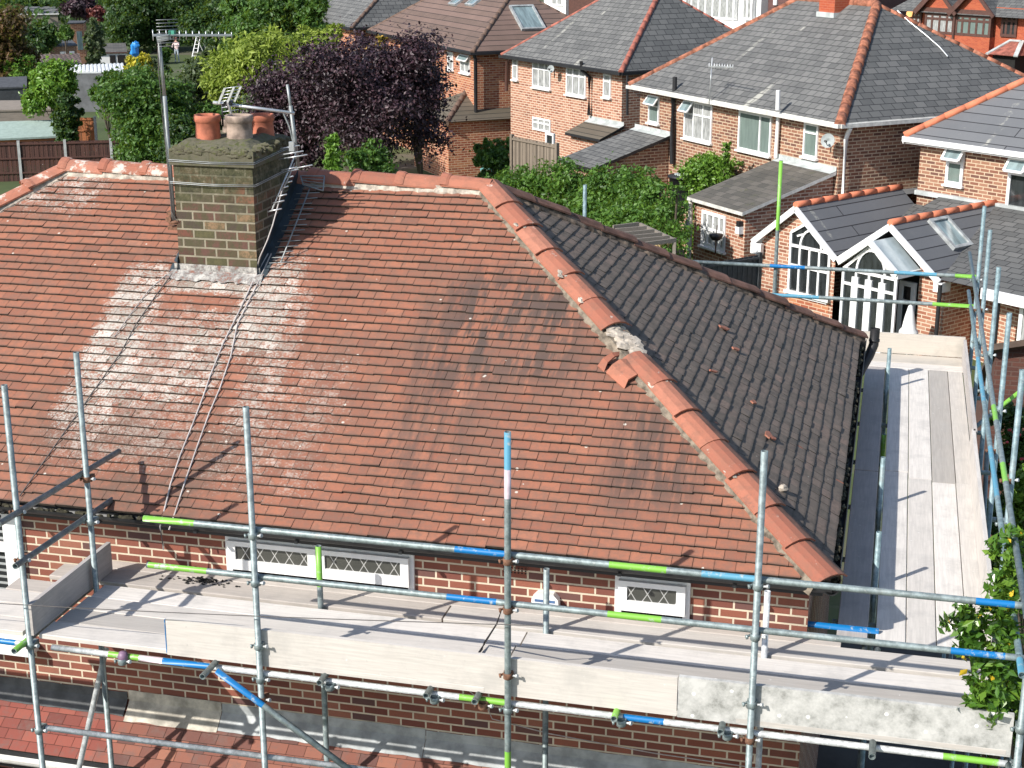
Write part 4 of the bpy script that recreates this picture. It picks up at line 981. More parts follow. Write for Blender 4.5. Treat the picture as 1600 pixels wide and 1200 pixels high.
board('bleached cross board at the far end of the side platform', .02, 1.30, 8.20, 8.585, tt=.7, mat='ply', group=None)
board('narrow cross board in front of the far end board', .10, 1.30, 7.965, 8.19, tt=.8, group=None)
# side platform
sx = [(.40, .628), (.634, .860), (.866, 1.09), (1.096, 1.270)]
SLb = ['side platform board next to the gap and the short inner uprights', 'second side platform board from the gap', 'third side platform board from the gap', 'outermost side platform board under the toe board']
tts = [(.82, .86), (.55, .84), (.85, .16), (.5, .40)]
for i, (a, b) in enumerate(sx):
    ym = (4.15, 3.98, 3.92, 3.94)[i]
    board(SLb[i] + ', near half', a, b, .20, ym, mat='board_y', tt=tts[i][0]); board(SLb[i] + ', far half', a, b, ym + .012, 7.955, mat='board_y', tt=tts[i][1], skew=-.006)
board('shaded board between the black side gutter and the gap, near half', .10, .338, .20, 4.1, mat='board_grey_y', tt=.62)
board('shaded board between the black side gutter and the gap, far half', .10, .338, 4.115, 7.955, mat='board_grey_y', tt=.58)
# thin line strung across, strap, debris
def wire(name, label, cat, pts, r, mat):
    m_ = MB(); m_.path(pts, r, 6); o = m_.build(name, M[mat], None); recentre(o); return tag(o, label, cat)
pts = []
for i in range(25):
    u = i / 24; x = -10 + 8.1 * u; pts.append((x, -1.36 - .02 * math.sin(u * 3), 4.66 + .47 * u - .06 * math.sin(math.pi * u)))
wire('thin_cable', 'thin dark cable strung low in front of the platform up to the third upright', 'cable', pts, .0035, 'cable_dark')
P = [ony(783, 955, -1.28), ony(776, 975, -1.2), onz(757, 1005, 4.56), onz(752, 1015, 4.55), onz(740, 1031, 4.56)]
m_ = MB(); m_.path(P, [.004, .006, .009, .011, .006], 6); o = m_.build('webbing_strap', M['black'], None); recentre(o); tag(o, 'short black strap hanging over the pale boards by the third upright', 'strap')
P = [(-3.2, .2, 3.9), (-2.75, .215, 3.55), (-2.7, .22, 3.42), (-2.2, .2, 3.36), (-1.3, .2, 3.30), (-.3, .2, 3.28)]
wire('wall_cable', 'loose grey cable sagging across the brick wall below the front platform', 'cable', P, .005, 'cable')
rs = random.Random(12); m_ = MB(); c = onz(320, 909, 4.531)
for k in range(130):
    d = abs(rs.gauss(0, 1)); a = rs.uniform(0, 6.28); r = d * .085; x, y = c[0] + r * math.cos(a) * 1.9, c[1] + r * math.sin(a) * .6
    y = min(y, .03); lump(m_, (x, y, 4.535 + rs.uniform(0, .02) * (d < 1)), (rs.uniform(.006, .02), rs.uniform(.004, .012), .005), k, n1=3, n2=5)
o = m_.build('dead_leaves', M['soot'], None); recentre(o); tag(o, 'black clump of rotted leaves and moss on the grey wall-side board', 'debris', kind='stuff')

# ------------------------------------------------------------------ cables on the roof
def roofline(pxs, h=.03):
    out = []
    for (x, y) in pxs:
        d = ray(x, y); t_ = (EZ + PS * CAM[1] - CAM[2] ) / (d[2] - PS * d[1]); p_ = CAM + d * t_; out.append(Vector(p_) + FN * h)
    return out
wire('roof_cable', 'pale cable running down the tiles from the chimney to the gutter, left of the pair', 'cable', roofline([(420, 400), (398, 440), (375, 490), (350, 540), (330, 590), (320, 620), (303, 665), (283, 715), (268, 760), (261, 790)], .03) + [Vector((-5.5, -.09, 5.02)), Vector((-5.5, -.06, 4.8))], .008, 'cable')
wire('roof_cable', 'pale cable running down the tiles from the chimney to the gutter, right of the pair', 'cable', roofline([(425, 400), (402, 450), (372, 510), (362, 560), (345, 610), (328, 650), (310, 700), (291, 755), (275, 805)], .03) + [Vector((-5.42, -.09, 5.0))], .0075, 'cable')
wire('roof_cable', 'dark cable running down the tiles left of the lichen streak', 'cable', roofline([(275, 425), (245, 465), (214, 510), (190, 555), (172, 580), (130, 640), (112, 665), (70, 725), (33, 778)], .03), .0055, 'cable_dark')
wire('roof_cable', 'short broken cable piece lying on the tiles left of the chimney', 'cable', roofline([(262, 432), (235, 455), (205, 495), (180, 530)], .03), .0045, 'cable')

wire('roof_cable', 'loose curving cable hanging from the drooping aerial down the right side of the chimney', 'cable', [Vector(ony(*p, y_)) for p, y_ in (((460, 255), 2.93), ((452, 275), 2.8), ((440, 300), 2.62), ((432, 330), 2.52), ((426, 352), 2.42), ((418, 375), 2.38), ((406, 402), 2.34))] + roofline([(402, 425)], .03), .007, 'cable')
# ------------------------------------------------------------------ aerials
def yagi(mb, a, b, n, w0, w1, up, r=.006, boom=.009, skip=()):
    a = Vector(a); b = Vector(b); d = (b - a).normalized(); up = Vector(up).normalized()
    mb.bar(a, b, boom * 2, boom * 2)
    for i in range(n):
        if i in skip: continue
        u = i / (n - 1); c = a.lerp(b, u); w = w0 + (w1 - w0) * u; mb.tube(c - up * w / 2, c + up * w / 2, r, 6)
mast = thing('aerial_mast', 'tall grey aerial mast strapped to the left side of the chimney', 'aerial', (-6.47, 2.40, 6.9))
m_ = MB(); m_.tube(ony(272, 350, 2.40), ony(257, 150, 2.40), .021, 12); m_.tube(ony(257, 150, 2.40), ony(248, 58, 2.40), .017, 12); m_.build('mast_pole', M['alu_dull'], mast)
m_ = MB(); yagi(m_, ony(239, 55, 2.40), ony(362, 55, 2.9), 13, .10, .06, (0, 0, 1), .0045, .010)
m_.build('boom', M['alu'], mast)
m_ = MB(); q0 = Vector(ony(250, 56, 2.4)); m_.bar(q0 + Vector((-.02, -.03, -.03)), q0 + Vector((.10, .02, -.01)), .05, .05)
for s_ in (-1, 1):
    for k in range(5): m_.tube(q0 + Vector((.02, -.1, .03 + .03 * k * s_)), q0 + Vector((.16, .06, .03 + .03 * k * s_)), .0035, 5)
m_.build('reflector', M['alu_dull'], mast)
m_ = MB(); q1 = Vector(ony(268, 51, 2.42)); m_.box(q1.x - .02, q1.x + .035, q1.y - .02, q1.y + .02, q1.z - .015, q1.z + .02); m_.build('junction_box', m_plain('green_plastic', (0.05, 0.28, 0.2), .5), mast)
m_ = MB(); z_ = 7.15
m_.box(-6.50, -6.395, 2.40, 2.47, 7.02, 7.06); m_.box(-6.50, -6.395, 2.40, 2.47, 7.16, 7.20); m_.tube((-6.47, 2.37, 7.10), (-6.35, 2.42, 7.10), .02, 8); m_.tube((-6.47, 2.36, 7.13), (-6.47, 2.50, 7.13), .03, 8)
m_.build('bracket', M['rust'], mast)
m_ = MB(); P = [Vector(ony(x, y, 2.37)) for x, y in ((246, 60), (248, 110), (254, 180), (262, 260), (268, 330), (276, 345))]; m_.path(P, .005, 5); m_.build('coaxial_cable', M['cable_dark'], mast)

XA = -5.50; ar = thing('roof_aerial', 'silver aerial with a long slanting row of rods on the right of the chimney', 'aerial', (XA, 2.9, 7.0))
YA = 3.0
m_ = MB(); m_.tube(ony(449, 132, YA), ony(456, 180, YA), .014, 10); m_.tube(ony(454, 165, YA), ony(466, 262, YA), .019, 10)
m_.path([ony(441, 173, YA - .02), ony(452, 198, YA - .01), ony(458, 222, YA), ony(462, 240, YA)], .008, 6); m_.build('mast_pole', M['alu_dull'], ar)
m_ = MB(); m_.tube(ony(333, 160, YA - .15), ony(460, 177, YA), .016, 10); m_.build('cross_arm', M['alu'], ar)
# grid reflector + small yagi above the pots
m_ = MB(); g0 = Vector(ony(356, 162, YA - .15))
cA, cB = Vector(ony(366, 136, YA - .18)), Vector(ony(356, 160, YA - .18)); sx_ = Vector((.085, .03, 0.012))
m_.bar(cA, cB, .02, .02); 
for k in range(5): c = cA.lerp(cB, k / 4.6); m_.tube(c - sx_, c + sx_ * .7, .0045, 6)
for s_ in (-1, .7): m_.bar(cA + sx_ * s_, cB + sx_ * s_, .006, .022)
cC = Vector(ony(364, 186, YA - .12)); m_.bar(cB, cC, .02, .02)
for k in range(1, 4): c = cB.lerp(cC, k / 4); m_.tube(c - sx_ * .8, c + sx_ * .9, .004, 6)
m_.build('reflector', M['alu'], ar)
m_ = MB(); m_.bar(g0 - Vector((.03, 0, .03)), g0 + Vector((.03, 0, .035)), .05, .06); m_.tube(g0 + Vector((-.06, 0, 0)), g0 + Vector((-.065, .0, -.22)), .009, 6); m_.tube(g0 + Vector((.0, .1, -.05)), g0 + Vector((.05, .12, -.22)), .007, 6); m_.build('junction_box', M['black'], ar)
# long yagi drooping down the side of the stack
m_ = MB(); a0 = Vector(ony(462, 240, 2.95)); a1 = Vector(ony(425, 328, 2.52)); dd = (a1 - a0)
m_.tube(a0, a1, .008, 8)
for k, (x, y, wl, wr) in enumerate([(462, 228, 40, 6), (466, 237, 30, 8), (470, 243, 34, 10), (462, 261, 2, 26), (458, 262, 18, 6), (452, 266, 4, 14), (450, 276, 2, 8), (448, 284, 2, 8), (442, 292, 2, 8), (436, 305, 4, 12), (430, 315, 4, 14), (424, 328, 6, 16)]):
    u = k / 11; Yk = 2.95 - .43 * u
    m_.tube(ony(x - wl, y + 2 + wl * .12, Yk), ony(x + wr, y - wr * .12, Yk), .0075, 6)
m_.build('rods', M['alu'], ar)
m_ = MB(); q = Vector(ony(457, 228, 2.95)); m_.box(q.x - .03, q.x + .02, q.y - .02, q.y + .02, q.z - .05, q.z + .04); m_.build('clamp', M['alu'], ar)
ar2 = thing('fallen_aerial', 'long rod aerial lying on the tiles in the shadow of the chimney', 'aerial', tuple(roofline([(470, 350)])[0]))
m_ = MB(); LNS = [(488, 305), (441, 417)]
b0_, b1_ = roofline([LNS[0]], .10)[0], roofline([LNS[1]], .06)[0]; m_.tube(b0_, b1_, .0075, 8)
for k in range(15):
    u = k / 14; x = 488 - 47 * u; y = 305 + 112 * u; w_ = 18 if k % 3 else 13
    hh = .10 - .04 * u; a_, b_ = roofline([(x - w_, y + 1), (x + w_, y - 1)], hh); m_.tube(a_, b_, .0045, 6)
m_.build('rods', M['alu_dull'], ar2)
m_ = MB(); q_ = roofline([(474, 289), (511, 289), (509, 312), (478, 303)], .12)
for i in range(4): m_.tube(q_[i], q_[(i + 1) % 4], .007, 6)
for k in range(1, 4): m_.tube(q_[0].lerp(q_[3], k / 4), q_[1].lerp(q_[2], k / 4), .004, 5)
m_.build('reflector', M['alu_dull'], ar2)
# ------------------------------------------------------------------ houses behind
FWH = dict(w=.29, h=.098)
PB = [(0.19, 0.085, 0.055), (0.31, 0.14, 0.085), (0.36, 0.18, 0.11), (0.25, 0.105, 0.065), (0.16, 0.075, 0.055), (0.38, 0.20, 0.125)]
M['brick_tan'] = m_brick('tan_red_brick', PB, (0.52, 0.40, 0.28), ms=0.016, dirt=.2, **FWH)
M['brick_orange'] = m_brick('orange_brick', [(0.40, 0.12, 0.06), (0.50, 0.17, 0.08), (0.33, 0.10, 0.055), (0.55, 0.24, 0.12)], (0.58, 0.40, 0.27), ms=0.014, dirt=.15, **FWH)
M['brick_pink'] = m_brick('salmon_brick', [(0.42, 0.18, 0.11), (0.47, 0.22, 0.14), (0.36, 0.14, 0.085), (0.50, 0.27, 0.18), (0.28, 0.11, 0.07)], (0.62, 0.50, 0.38), ms=0.016, dirt=.15, **FWH)
M['brick_deep'] = m_brick('deep_orange_brick', [(0.42, 0.085, 0.035), (0.47, 0.11, 0.045), (0.38, 0.075, 0.035)], (0.42, 0.14, 0.08), ms=0.008, dirt=.2)
M['brick_brown'] = m_brick('brown_brick', [(0.19, 0.09, 0.055), (0.26, 0.13, 0.08), (0.13, 0.06, 0.045)], (0.36, 0.27, 0.19), ms=0.012, dirt=.2)
M['slate'] = m_slate('grey_roof_slate', [(0.11, 0.11, 0.106), (0.145, 0.145, 0.138), (0.19, 0.188, 0.178)], .33, .26, moss=(0.42, 0.42, 0.37), ms=.014, mossc=.68, runs=True)
M['slate_dark'] = m_slate('dark_roof_slate', [(0.09, 0.092, 0.09), (0.118, 0.12, 0.116), (0.15, 0.15, 0.144)], .40, .26, ms=.014, streak=.25)
M['slate_brown'] = m_slate('old_brown_slate', [(0.075, 0.070, 0.060), (0.115, 0.105, 0.088), (0.15, 0.135, 0.115)], .35, .25, moss=(0.09, 0.09, 0.05))
M['slate_new'] = m_slate('new_blue_grey_tile', [(0.125, 0.13, 0.138), (0.14, 0.145, 0.155), (0.16, 0.165, 0.172)], 6.0, .36, line=(0.02, 0.02, 0.024), ms=.018, streak=.25, runs=True)
M['tile_brown'] = m_slate('brown_interlocking_tile', [(0.125, 0.085, 0.066), (0.16, 0.105, 0.082), (0.20, 0.13, 0.105)], 9.0, .33, line=(0.03, 0.02, 0.017), ms=.022, streak=.5)
M['tile_olive'] = m_slate('olive_brown_tile', [(0.10, 0.085, 0.06), (0.12, 0.10, 0.075), (0.14, 0.12, 0.09)], 9.0, .33, line=(0.02, 0.018, 0.015), ms=.022)
M['felt_grey'] = m_plain('grey_roofing_felt', (0.15, 0.155, 0.16), .85, var=.3, scale=2)
M['lead_roof'] = m_plain('pale_lead_roof_strip', (0.45, 0.48, 0.47), .6, var=.25, scale=3)
M['hipclay'] = m_plain('old_clay_hip', (0.34, 0.13, 0.075), .85, var=.55, scale=7, bump=.4)
M['hipclay2'] = m_plain('red_clay_hip', (0.36, 0.12, 0.085), .85, var=.3, scale=7)
M['hipnew'] = m_plain('new_orange_ridge', (0.60, 0.19, 0.10), .8, var=.12, scale=7)
M['hipbrown'] = m_plain('brown_hip', (0.15, 0.095, 0.07), .85, var=.3, scale=7)
M['render_white'] = m_plain('white_render', (0.78, 0.78, 0.76), .8, var=.06)

G0 = -0.9        # the gardens behind lie lower than our plot
ZB = 4.3
class Fr:
    def __init__(s, A, e):
        s.A = np.array(A, float); s.A[2] = 0; s.e = np.array([e[0], e[1], 0.0]); s.e /= np.linalg.norm(s.e); s.n = np.array([-s.e[1], s.e[0], 0.0]); s.ang = math.atan2(s.e[1], s.e[0])
    def __call__(s, u, v, z): return Vector(s.A + s.e * u + s.n * v + np.array([0, 0, z]))
    def loc(s, P): d = np.array(P) - s.A; return float(d @ s.e), float(d @ s.n), float(P[2])
    def pl(s, x, y, v):      # sight line cut with the facade plane at depth v -> (u, z)
        P = onplane(x, y, s.A + s.n * v, s.n); a = s.loc(P); return a[0], a[2]
    def pu(s, x, y, u):
        P = onplane(x, y, s.A + s.e * u, s.e); a = s.loc(P); return a[1], a[2]
def fbox(mb, fr, u0, u1, v0, v1, z0, z1, mi=0, t=.5):
    mb.hexa([fr(u0, v0, z0), fr(u1, v0, z0), fr(u1, v1, z0), fr(u0, v1, z0), fr(u0, v0, z1), fr(u1, v0, z1), fr(u1, v1, z1), fr(u0, v1, z1)], mi, t)
def hipline(root, roofo, a, b, mat, r=.11, ln=.45, name='hip_tiles', seed=1, edge=None):
    rs = random.Random(seed); a = Vector(a); b = Vector(b); L = (b - a).length; n = max(2, int(L / ln)); m_ = MB(); d = (b - a) / n
    for i in range(n):
        p, q = a + d * i - Vector((0, 0, .035)), a + d * (i + 1.05) - Vector((0, 0, .035)); m_.tube(p + Vector((0, 0, rs.uniform(-.01, .01))), q, r * rs.uniform(1.0, 1.08), 10, r2=r * .97, t=rs.random())
    o = m_.build(name, mat, root); o.parent = roofo; return o
def wins(root, fr, lst, v):
    for w in lst:
        (tl, br), kw = w[0], w[1]
        u0, z1 = fr.pl(tl[0], tl[1], v); u1, z0 = fr.pl(br[0], br[1], v)
        ol = kw.pop('ol', None); kw = dict(kw)
        window(root, lambda a, b, c: fr(a, b, c), u0, u1, z0, z1, v - .0, open_light=(u0 + .02, u0 + (u1 - u0) * ol) if ol else None, **kw)
def hip_house(label, near, far, back, apR, apL, zE, roofm, wallm, hipm, root_name='house', inset=.28, gut='black', hipr=.11, trim=None, gz=-0.9, roofm2=None, group=None):
    A = onz(near[0], near[1], zE); B = onz(far[0], far[1], zE); e = (A - B); fr = Fr(A, e); L = np.linalg.norm(e)
    D = fr.loc(onz(back[0], back[1], zE))[1]
    uR, zR = fr.pl(apR[0], apR[1], D / 2); uL, _ = fr.pl(apL[0], apL[1], D / 2); uL = max(uL, -L + 1.0)
    root = thing(root_name, label, 'house', fr(-L / 2, D / 2, 0), fr.ang, group)
    c = [fr(-L, 0, zE), fr(0, 0, zE), fr(0, D, zE), fr(-L, D, zE)]; r0, r1 = fr(uL, D / 2, zR), fr(uR, D / 2, zR)
    m_ = MB(); m_.face([c[0], c[1], r1, r0]); m_.face([c[1], c[2], r1], 1 if roofm2 else 0); m_.face([c[2], c[3], r0, r1]); m_.face([c[3], c[0], r0])
    dz = Vector((0, 0, -.07)); lo = [q + dz for q in c]
    for i in range(4): j = (i + 1) % 4; m_.face([lo[i], lo[j], c[j], c[i]], 2 if roofm2 else 1)
    m_.face([lo[3], lo[2], lo[1], lo[0]], 2 if roofm2 else 1)
    ro = m_.build('roof', [M[roofm]] + ([M[roofm2]] if roofm2 else []) + [M[gut]], root)
    for k, (a, b) in enumerate(((c[1], r1), (c[2], r1), (c[0], r0), (c[3], r0))): hipline(root, ro, a, b, M[hipm], hipr * (1, .6, .75, .7)[k], seed=k)
    hipline(root, ro, r0, r1, M[hipm], hipr, name='ridge_tiles')
    m_ = MB(); w = inset; q = [(-L + w, w), (-w, w), (-w, D - w), (-L + w, D - w)]
    for i in range(4): a, b = q[i], q[(i + 1) % 4]; m_.face([fr(*a, gz), fr(*b, gz), fr(*b, zE - .07), fr(*a, zE - .07)])
    m_.build('wall', M[wallm], root)
    m_ = MB(); gutter(m_, fr(0.06, -.05, zE - .03), fr(-L - .05, -.05, zE - .03), .06) if False else None
    fbox(m_, fr, -L - .05, .05, -.10, -.0, zE - .13, zE - .02); fbox(m_, fr, .002, .10, 0.003, D, zE - .13, zE - .02)
    m_.build('gutter', M[trim or gut], root)
    return root, fr, L, D, zR, ro
def pipe(root, P, r=.05, mat='black', name='downpipe'):
    m_ = MB(); m_.path(P, r, 8); return m_.build(name, M[mat], root)

# --- house C: semi with white downpipe and dish
C, fC, LC, DC, zRC, roC = hip_house('tan brick house with dark slate roof, thick mossy orange hip and grey satellite dish', (1312, 193), (983, 132), (1668, 160), (1370, 6), (1250, -4), ZB, 'slate', 'brick_tan', 'hipclay', hipr=.15, gut='offwhite', trim='offwhite', roofm2='slate_dark')
wv = .25
wins(C, fC, [
    (((1014, 148), (1029, 194)), dict(cols=(), transom=.62, glass='glass_green', frame=.06, ol=1.0)),
    (((1070, 156), (1111, 224)), dict(cols=(.34, .68), transom=.66, glass='glass_curtain', frame=.06, ol=.34)),
    (((1155, 172), (1203, 244)), dict(cols=(.66,), transom=None, glass='glass_green', frame=.07)),
    (((1257, 191), (1276, 248)), dict(cols=(), transom=.72, glass='glass_green', frame=.06))], wv)
def at(fr, x, y, v): u, z = fr.pl(x, y, v); return fr(u, v, z)
pipe(C, [at(fC, 1052, 146, .1), at(fC, 1052, 150, .17), at(fC, 1051, 200, .17), at(fC, 1050, 256, .17)], .085, 'black', 'soil_pipe')
pipe(C, [at(fC, 1217, 170, .17), at(fC, 1215, 200, .17), at(fC, 1212, 247, .17)], .06, 'white', 'soil_pipe')
kC = (zRC - ZB) / (DC / 2); b_ = Vector(onplane(1054, 141, np.array(fC(0, 0, ZB)), np.array([0, 0, 1.0]) - fC.n * kC)); pipe(C, [b_ - Vector((0, 0, .1)), b_ + Vector((0, 0, .42))], .075, 'black', 'vent_pipe')
pipe(C, [at(fC, 1215, 172, -.14), at(fC, 1216, 141, -.14)], .065, 'white', 'vent_pipe')
u_, z_ = fC.pl(1320, 200, 0); pipe(C, [fC(.05, .35, ZB - .12), fC(-.05, .35, ZB - .3), fC(-.2, .42, ZB - .5), fC(-.2, .42, ZB - 2.4), fC(-.2, .35, ZB - 3.2)], .065, 'white')
# orange chimney + lead
m_ = MB(); uc, zc = fC.pl(1290, 24, DC / 2 - .7); fbox(m_, fC, uc - .35, uc + .42, DC / 2 - .7, DC / 2 + .5, zc - .3, zc + 1.6); co = m_.build('chimney', M['brick_deep'], C)
m_ = MB(); fbox(m_, fC, uc - .40, uc + .47, DC / 2 - .76, DC / 2 + .1, zc - .3, zc + .1); q = m_.build('flashing', M['lead_roof'], C); q.parent = co
def dish(label, c, r, dirv, cat='satellite dish'):
    d = Vector(dirv).normalized(); root = thing('satellite_dish', label, cat, c)
    m_ = MB(); m_.lathe(Vector(c), [(r, .10 * r * 2), (r * .8, .06 * r * 2), (r * .5, .02 * r * 2), (.001, 0), (.001, -.01), (r * .5, .0), (r * .98, .08 * r * 2), (r, .10 * r * 2)], 22, axis=d); m_.build('reflector', M['felt_pale'], root)
    m_ = MB(); a = Vector(c) - Vector((0, 0, r * .8)); b = Vector(c) + d * r * 1.1 - Vector((0, 0, r * .2)); m_.tube(a, b, .012, 6); m_.tube(b - d * .05, b + d * .05, .035, 8); m_.build('feed_arm', M['black'], root)
    m_ = MB(); m_.tube(Vector(c) - d * .02, Vector(c) - d * .28, .02, 6); m_.tube(Vector(c) - d * .28, Vector(c) - d * .28 - Vector((0, 0, .3)), .018, 6); m_.build('bracket', M['black'], root)
M['felt_pale'] = m_plain('grey_dish_paint', (0.33, 0.36, 0.355), .6, var=.1)
M['cream'] = m_plain('cream_paint', (0.66, 0.63, 0.55), .6, var=.1)
dish('round grey satellite dish on the tan brick wall beside a narrow white window', at(fC, 1294, 220, -.1), .20, (-.3, -1, .25))
# aerial on the eaves
ae = thing('roof_aerial', 'thin pole aerial standing on the slate eaves above the curtained window', 'aerial', at(fC, 1108, 165, -.1))
m_ = MB(); m_.tube(at(fC, 1108, 165, -.1), at(fC, 1113, 90, -.1), .022, 6); m_.tube(at(fC, 1112, 104, -.1), at(fC, 1110, 130, -.3), .012, 5); m_.build('mast_pole', M['alu'], ae)
m_ = MB(); yagi(m_, at(fC, 1108, 104, -.1), at(fC, 1145, 105, -.3), 10, .22, .16, (0, 0, 1), .012, .012); m_.build('boom', M['alu'], ae)
cb = MB(); cb.path([at(fC, 1440, 40, 3.4), at(fC, 1480, 92, 1.9)], .02, 5) if False else None
# white cable on the right slope
def on_side(fr, zE, zR, run, x, y):      # slope facing +u : z = zE - (zR-zE)/run * u
    k = (zR - zE) / run; p0 = np.array(fr(0, 0, zE)); n = fr.e * k + np.array([0, 0, 1.0]); return Vector(onplane(x, y, p0, n)) + Vector((0, 0, .03))
runC = -fC.pl(1370, 6, DC / 2)[0]
cbl = wire('roof_cable', 'pale cable lying loose down the dark slate slope from the hip', 'cable', [on_side(fC, ZB, zRC, runC, *p) for p in ((1402, 18), (1420, 35), (1445, 55), (1468, 75), (1481, 90))], .022, 'alu')

def leanto(root, fr, tl, tr, br, bl, v, ze, roofm, wallm, trim='black', name='extension', label=None, zg=-0.9, winl=(), flash=True, side='lead_roof'):
    """lean-to: top corners on facade plane v, bottom corners at height ze"""
    global zE_
    T0, T1 = at(fr, *tl, v), at(fr, *tr, v); uL, uR = fr.loc(T0)[0], fr.loc(T1)[0]; zt = (T0.z + T1.z) / 2
    vF, ze = fr.pu(br[0], br[1], uR); zE_ = ze
    c = [fr(uL, vF, ze), fr(uR, vF, ze), fr(uR, v, zt), fr(uL, v, zt)]
    m_ = MB(); th = Vector((0, 0, -.10)); m_.face(c)
    lo = [q + th for q in c]
    for i in range(4): j = (i + 1) % 4; m_.face([lo[i], lo[j], c[j], c[i]], 1)
    m_.face(lo[::-1], 1); ex = m_.build(name, [M[roofm], M[trim]], root)
    if label: ex['label'] = label
    w = .12; m_ = MB(); a, b = uL + w, uR - w; f = vF + .2
    def zz(vv): return ze - .1 + (zt - ze) * (vv - vF) / (v - vF)
    m_.face([fr(a, f, zg), fr(b, f, zg), fr(b, f, zz(f)), fr(a, f, zz(f))]); m_.face([fr(b, f, zg), fr(b, v, zg), fr(b, v, zz(v)), fr(b, f, zz(f))]); m_.face([fr(a, v, zg), fr(a, f, zg), fr(a, f, zz(f)), fr(a, v, zz(v))])
    q = m_.build('extension_wall', M[wallm], root); q.parent = ex
    if flash:
        m_ = MB(); s = (zt - ze) / (v - vF); k = .22
        m_.face([fr(uL, v - k, zt - s * k + .012), fr(uR, v - k, zt - s * k + .012), fr(uR, v - .004, zt + .012), fr(uL, v - .004, zt + .012)]); m_.face([fr(uL, v - .008, zt + .01), fr(uR, v - .008, zt + .01), fr(uR, v - .008, zt + .13), fr(uL, v - .008, zt + .13)])
        q = m_.build('flashing', M['lead_roof'], root); q.parent = ex
    return ex, uL, uR, vF, zt
ex, uL, uR, vF, zt = leanto(C, fC, (1215, 247), (1307, 268), (1160, 332), (1073, 303), wv, 2.6, 'slate_brown', 'brick_pink', trim='offwhite')
# multi-pane window on its front
u0, z1 = fC.pl(1098, 327, vF + .2); u1, z0 = fC.pl(1133, 394, vF + .2)
window(C, lambda a, b, c: fC(a, b, c), u0, u1, z0, z1, vF + .18, cols=(.25, .5, .75), transom=.5, glass='glass_curtain', frame=.10)
pipe(C, [fC(uL + .06, vF + .1, zE_ - .1), fC(uL + .06, vF + .1, -.9)], .07, 'cream')
lt = thing('wall_light', 'small white lamp under the corner of the slate lean-to', 'lamp', fC(uR - .2, vF + .1, zE_ - .5))
m_ = MB(); fbox(m_, fC, uR - .36, uR - .18, vF + .04, vF + .2, zE_ - .65, zE_ - .45); m_.build('lamp_body', M['white'], lt); m_ = MB(); fbox(m_, fC, uR - .34, uR - .2, vF + .05, vF + .2, zE_ - .45, zE_ - .3); m_.build('bracket', M['black'], lt)
hb = thing('hanging_basket', 'dark hanging basket in front of the white many-paned window', 'basket', at(fC, 1119, 372, vF - .2))
c_ = at(fC, 1119, 366, vF - .2); m_ = MB(); m_.lathe(c_, [(.001, -.20), (.12, -.16), (.2, -.04), (.2, .0), (.001, .02)], 14); m_.build('basket_bowl', M['black'], hb); m_ = MB(); m_.tube(c_ - Vector((0, 0, .2)), c_ - Vector((0, 0, .55)), .02, 6); m_.tube(c_, c_ + Vector((.0, .18, .22)), .012, 5); m_.build('bracket', M['brown'], hb)
dish('white satellite dish on the left edge of the slate lean-to', Vector(fC(uL - .25, vF + .3, zE_ - 1.0)), .30, (-1, -.55, .1)); 
# left lean-to of C
leanto(C, fC, (992, 198), (1048, 213), (925, 264), (880, 240), wv, 2.55, 'slate', 'brick_tan', trim='black')
tk = thing('water_tank', 'round black water tank below the curtained window', 'tank', at(fC, 1058, 262, -.6))
m_ = MB(); c_ = at(fC, 1068, 290, -.8); m_.lathe(c_, [(.42, -.6), (.46, .25), (.50, .26), (.50, .32), (.001, .34)], 22); m_.build('tank_body', M['black'], tk)
m_ = MB(); m_.lathe(c_, [(.3, .345), (.30, .37), (.001, .37)], 18); m_.build('lid', M['felt_pale'], tk)
window(C, lambda a, b, c: fC(a, b, c), fC.pl(1020, 272, -1.6)[0], fC.pl(1045, 285, -1.6)[0], .4, 1.6, -1.6, cols=(.5,), glass='glass_dark', frame=.08) if False else None

# --- house B
B, fB, LB, DB, zRB, roB = hip_house('salmon brick house with grey slate roof streaked by white lichen, between two similar houses', (970, 112), (783, 85), (1232, 95), (1033, -18), (974, -22), ZB, 'slate', 'brick_pink', 'hipclay2', hipr=.10, gut='black', roofm2='slate_dark')
wins(B, fB, [
    (((832, 94), (860, 140)), dict(cols=(.34, .67), transom=.70, glass='glass_curtain', frame=.06)),
    (((885, 104), (915, 152)), dict(cols=(.34, .67), transom=.70, glass='glass_curtain', frame=.06)),
    (((943, 115), (954, 153)), dict(cols=(), transom=.68, glass='glass_curtain', frame=.06)),
    (((801, 91), (809, 125)), dict(cols=(), transom=.68, glass='glass_curtain', frame=.06)),
    (((832, 182), (860, 208)), dict(cols=(.34, .67), transom=.6, glass='glass_curtain', frame=.07, sill=False))], wv)
pipe(B, [at(fB, 908, 96, .0), at(fB, 909, 110, .05), at(fB, 921, 120, .15), at(fB, 920, 180, .15)], .07, 'black'); pipe(B, [at(fB, 794, 90, .0), at(fB, 793, 96, .15), at(fB, 791, 142, .15)], .08, 'brown')
pipe(B, [at(fB, 980, 118, .15), at(fB, 980, 180, .15)], .05, 'black')
dish('grey satellite dish under the eaves by the three-light upstairs window', at(fB, 861, 108, -.15), .15, (-.3, -1, .25))
leanto(B, fB, (920, 184), (975, 199), (937, 218), (874, 199), wv, 2.45, 'tile_olive', 'brick_pink', trim='black')
window(B, lambda a, b, c: fB(a, b, c), fB.pl(892, 215, -1.5)[0], fB.pl(905, 220, -1.5)[0], 1.2, 2.2, fB.loc(onz(905, 208, 2.45))[1] + .18, cols=(), glass='glass_dark', frame=.09)
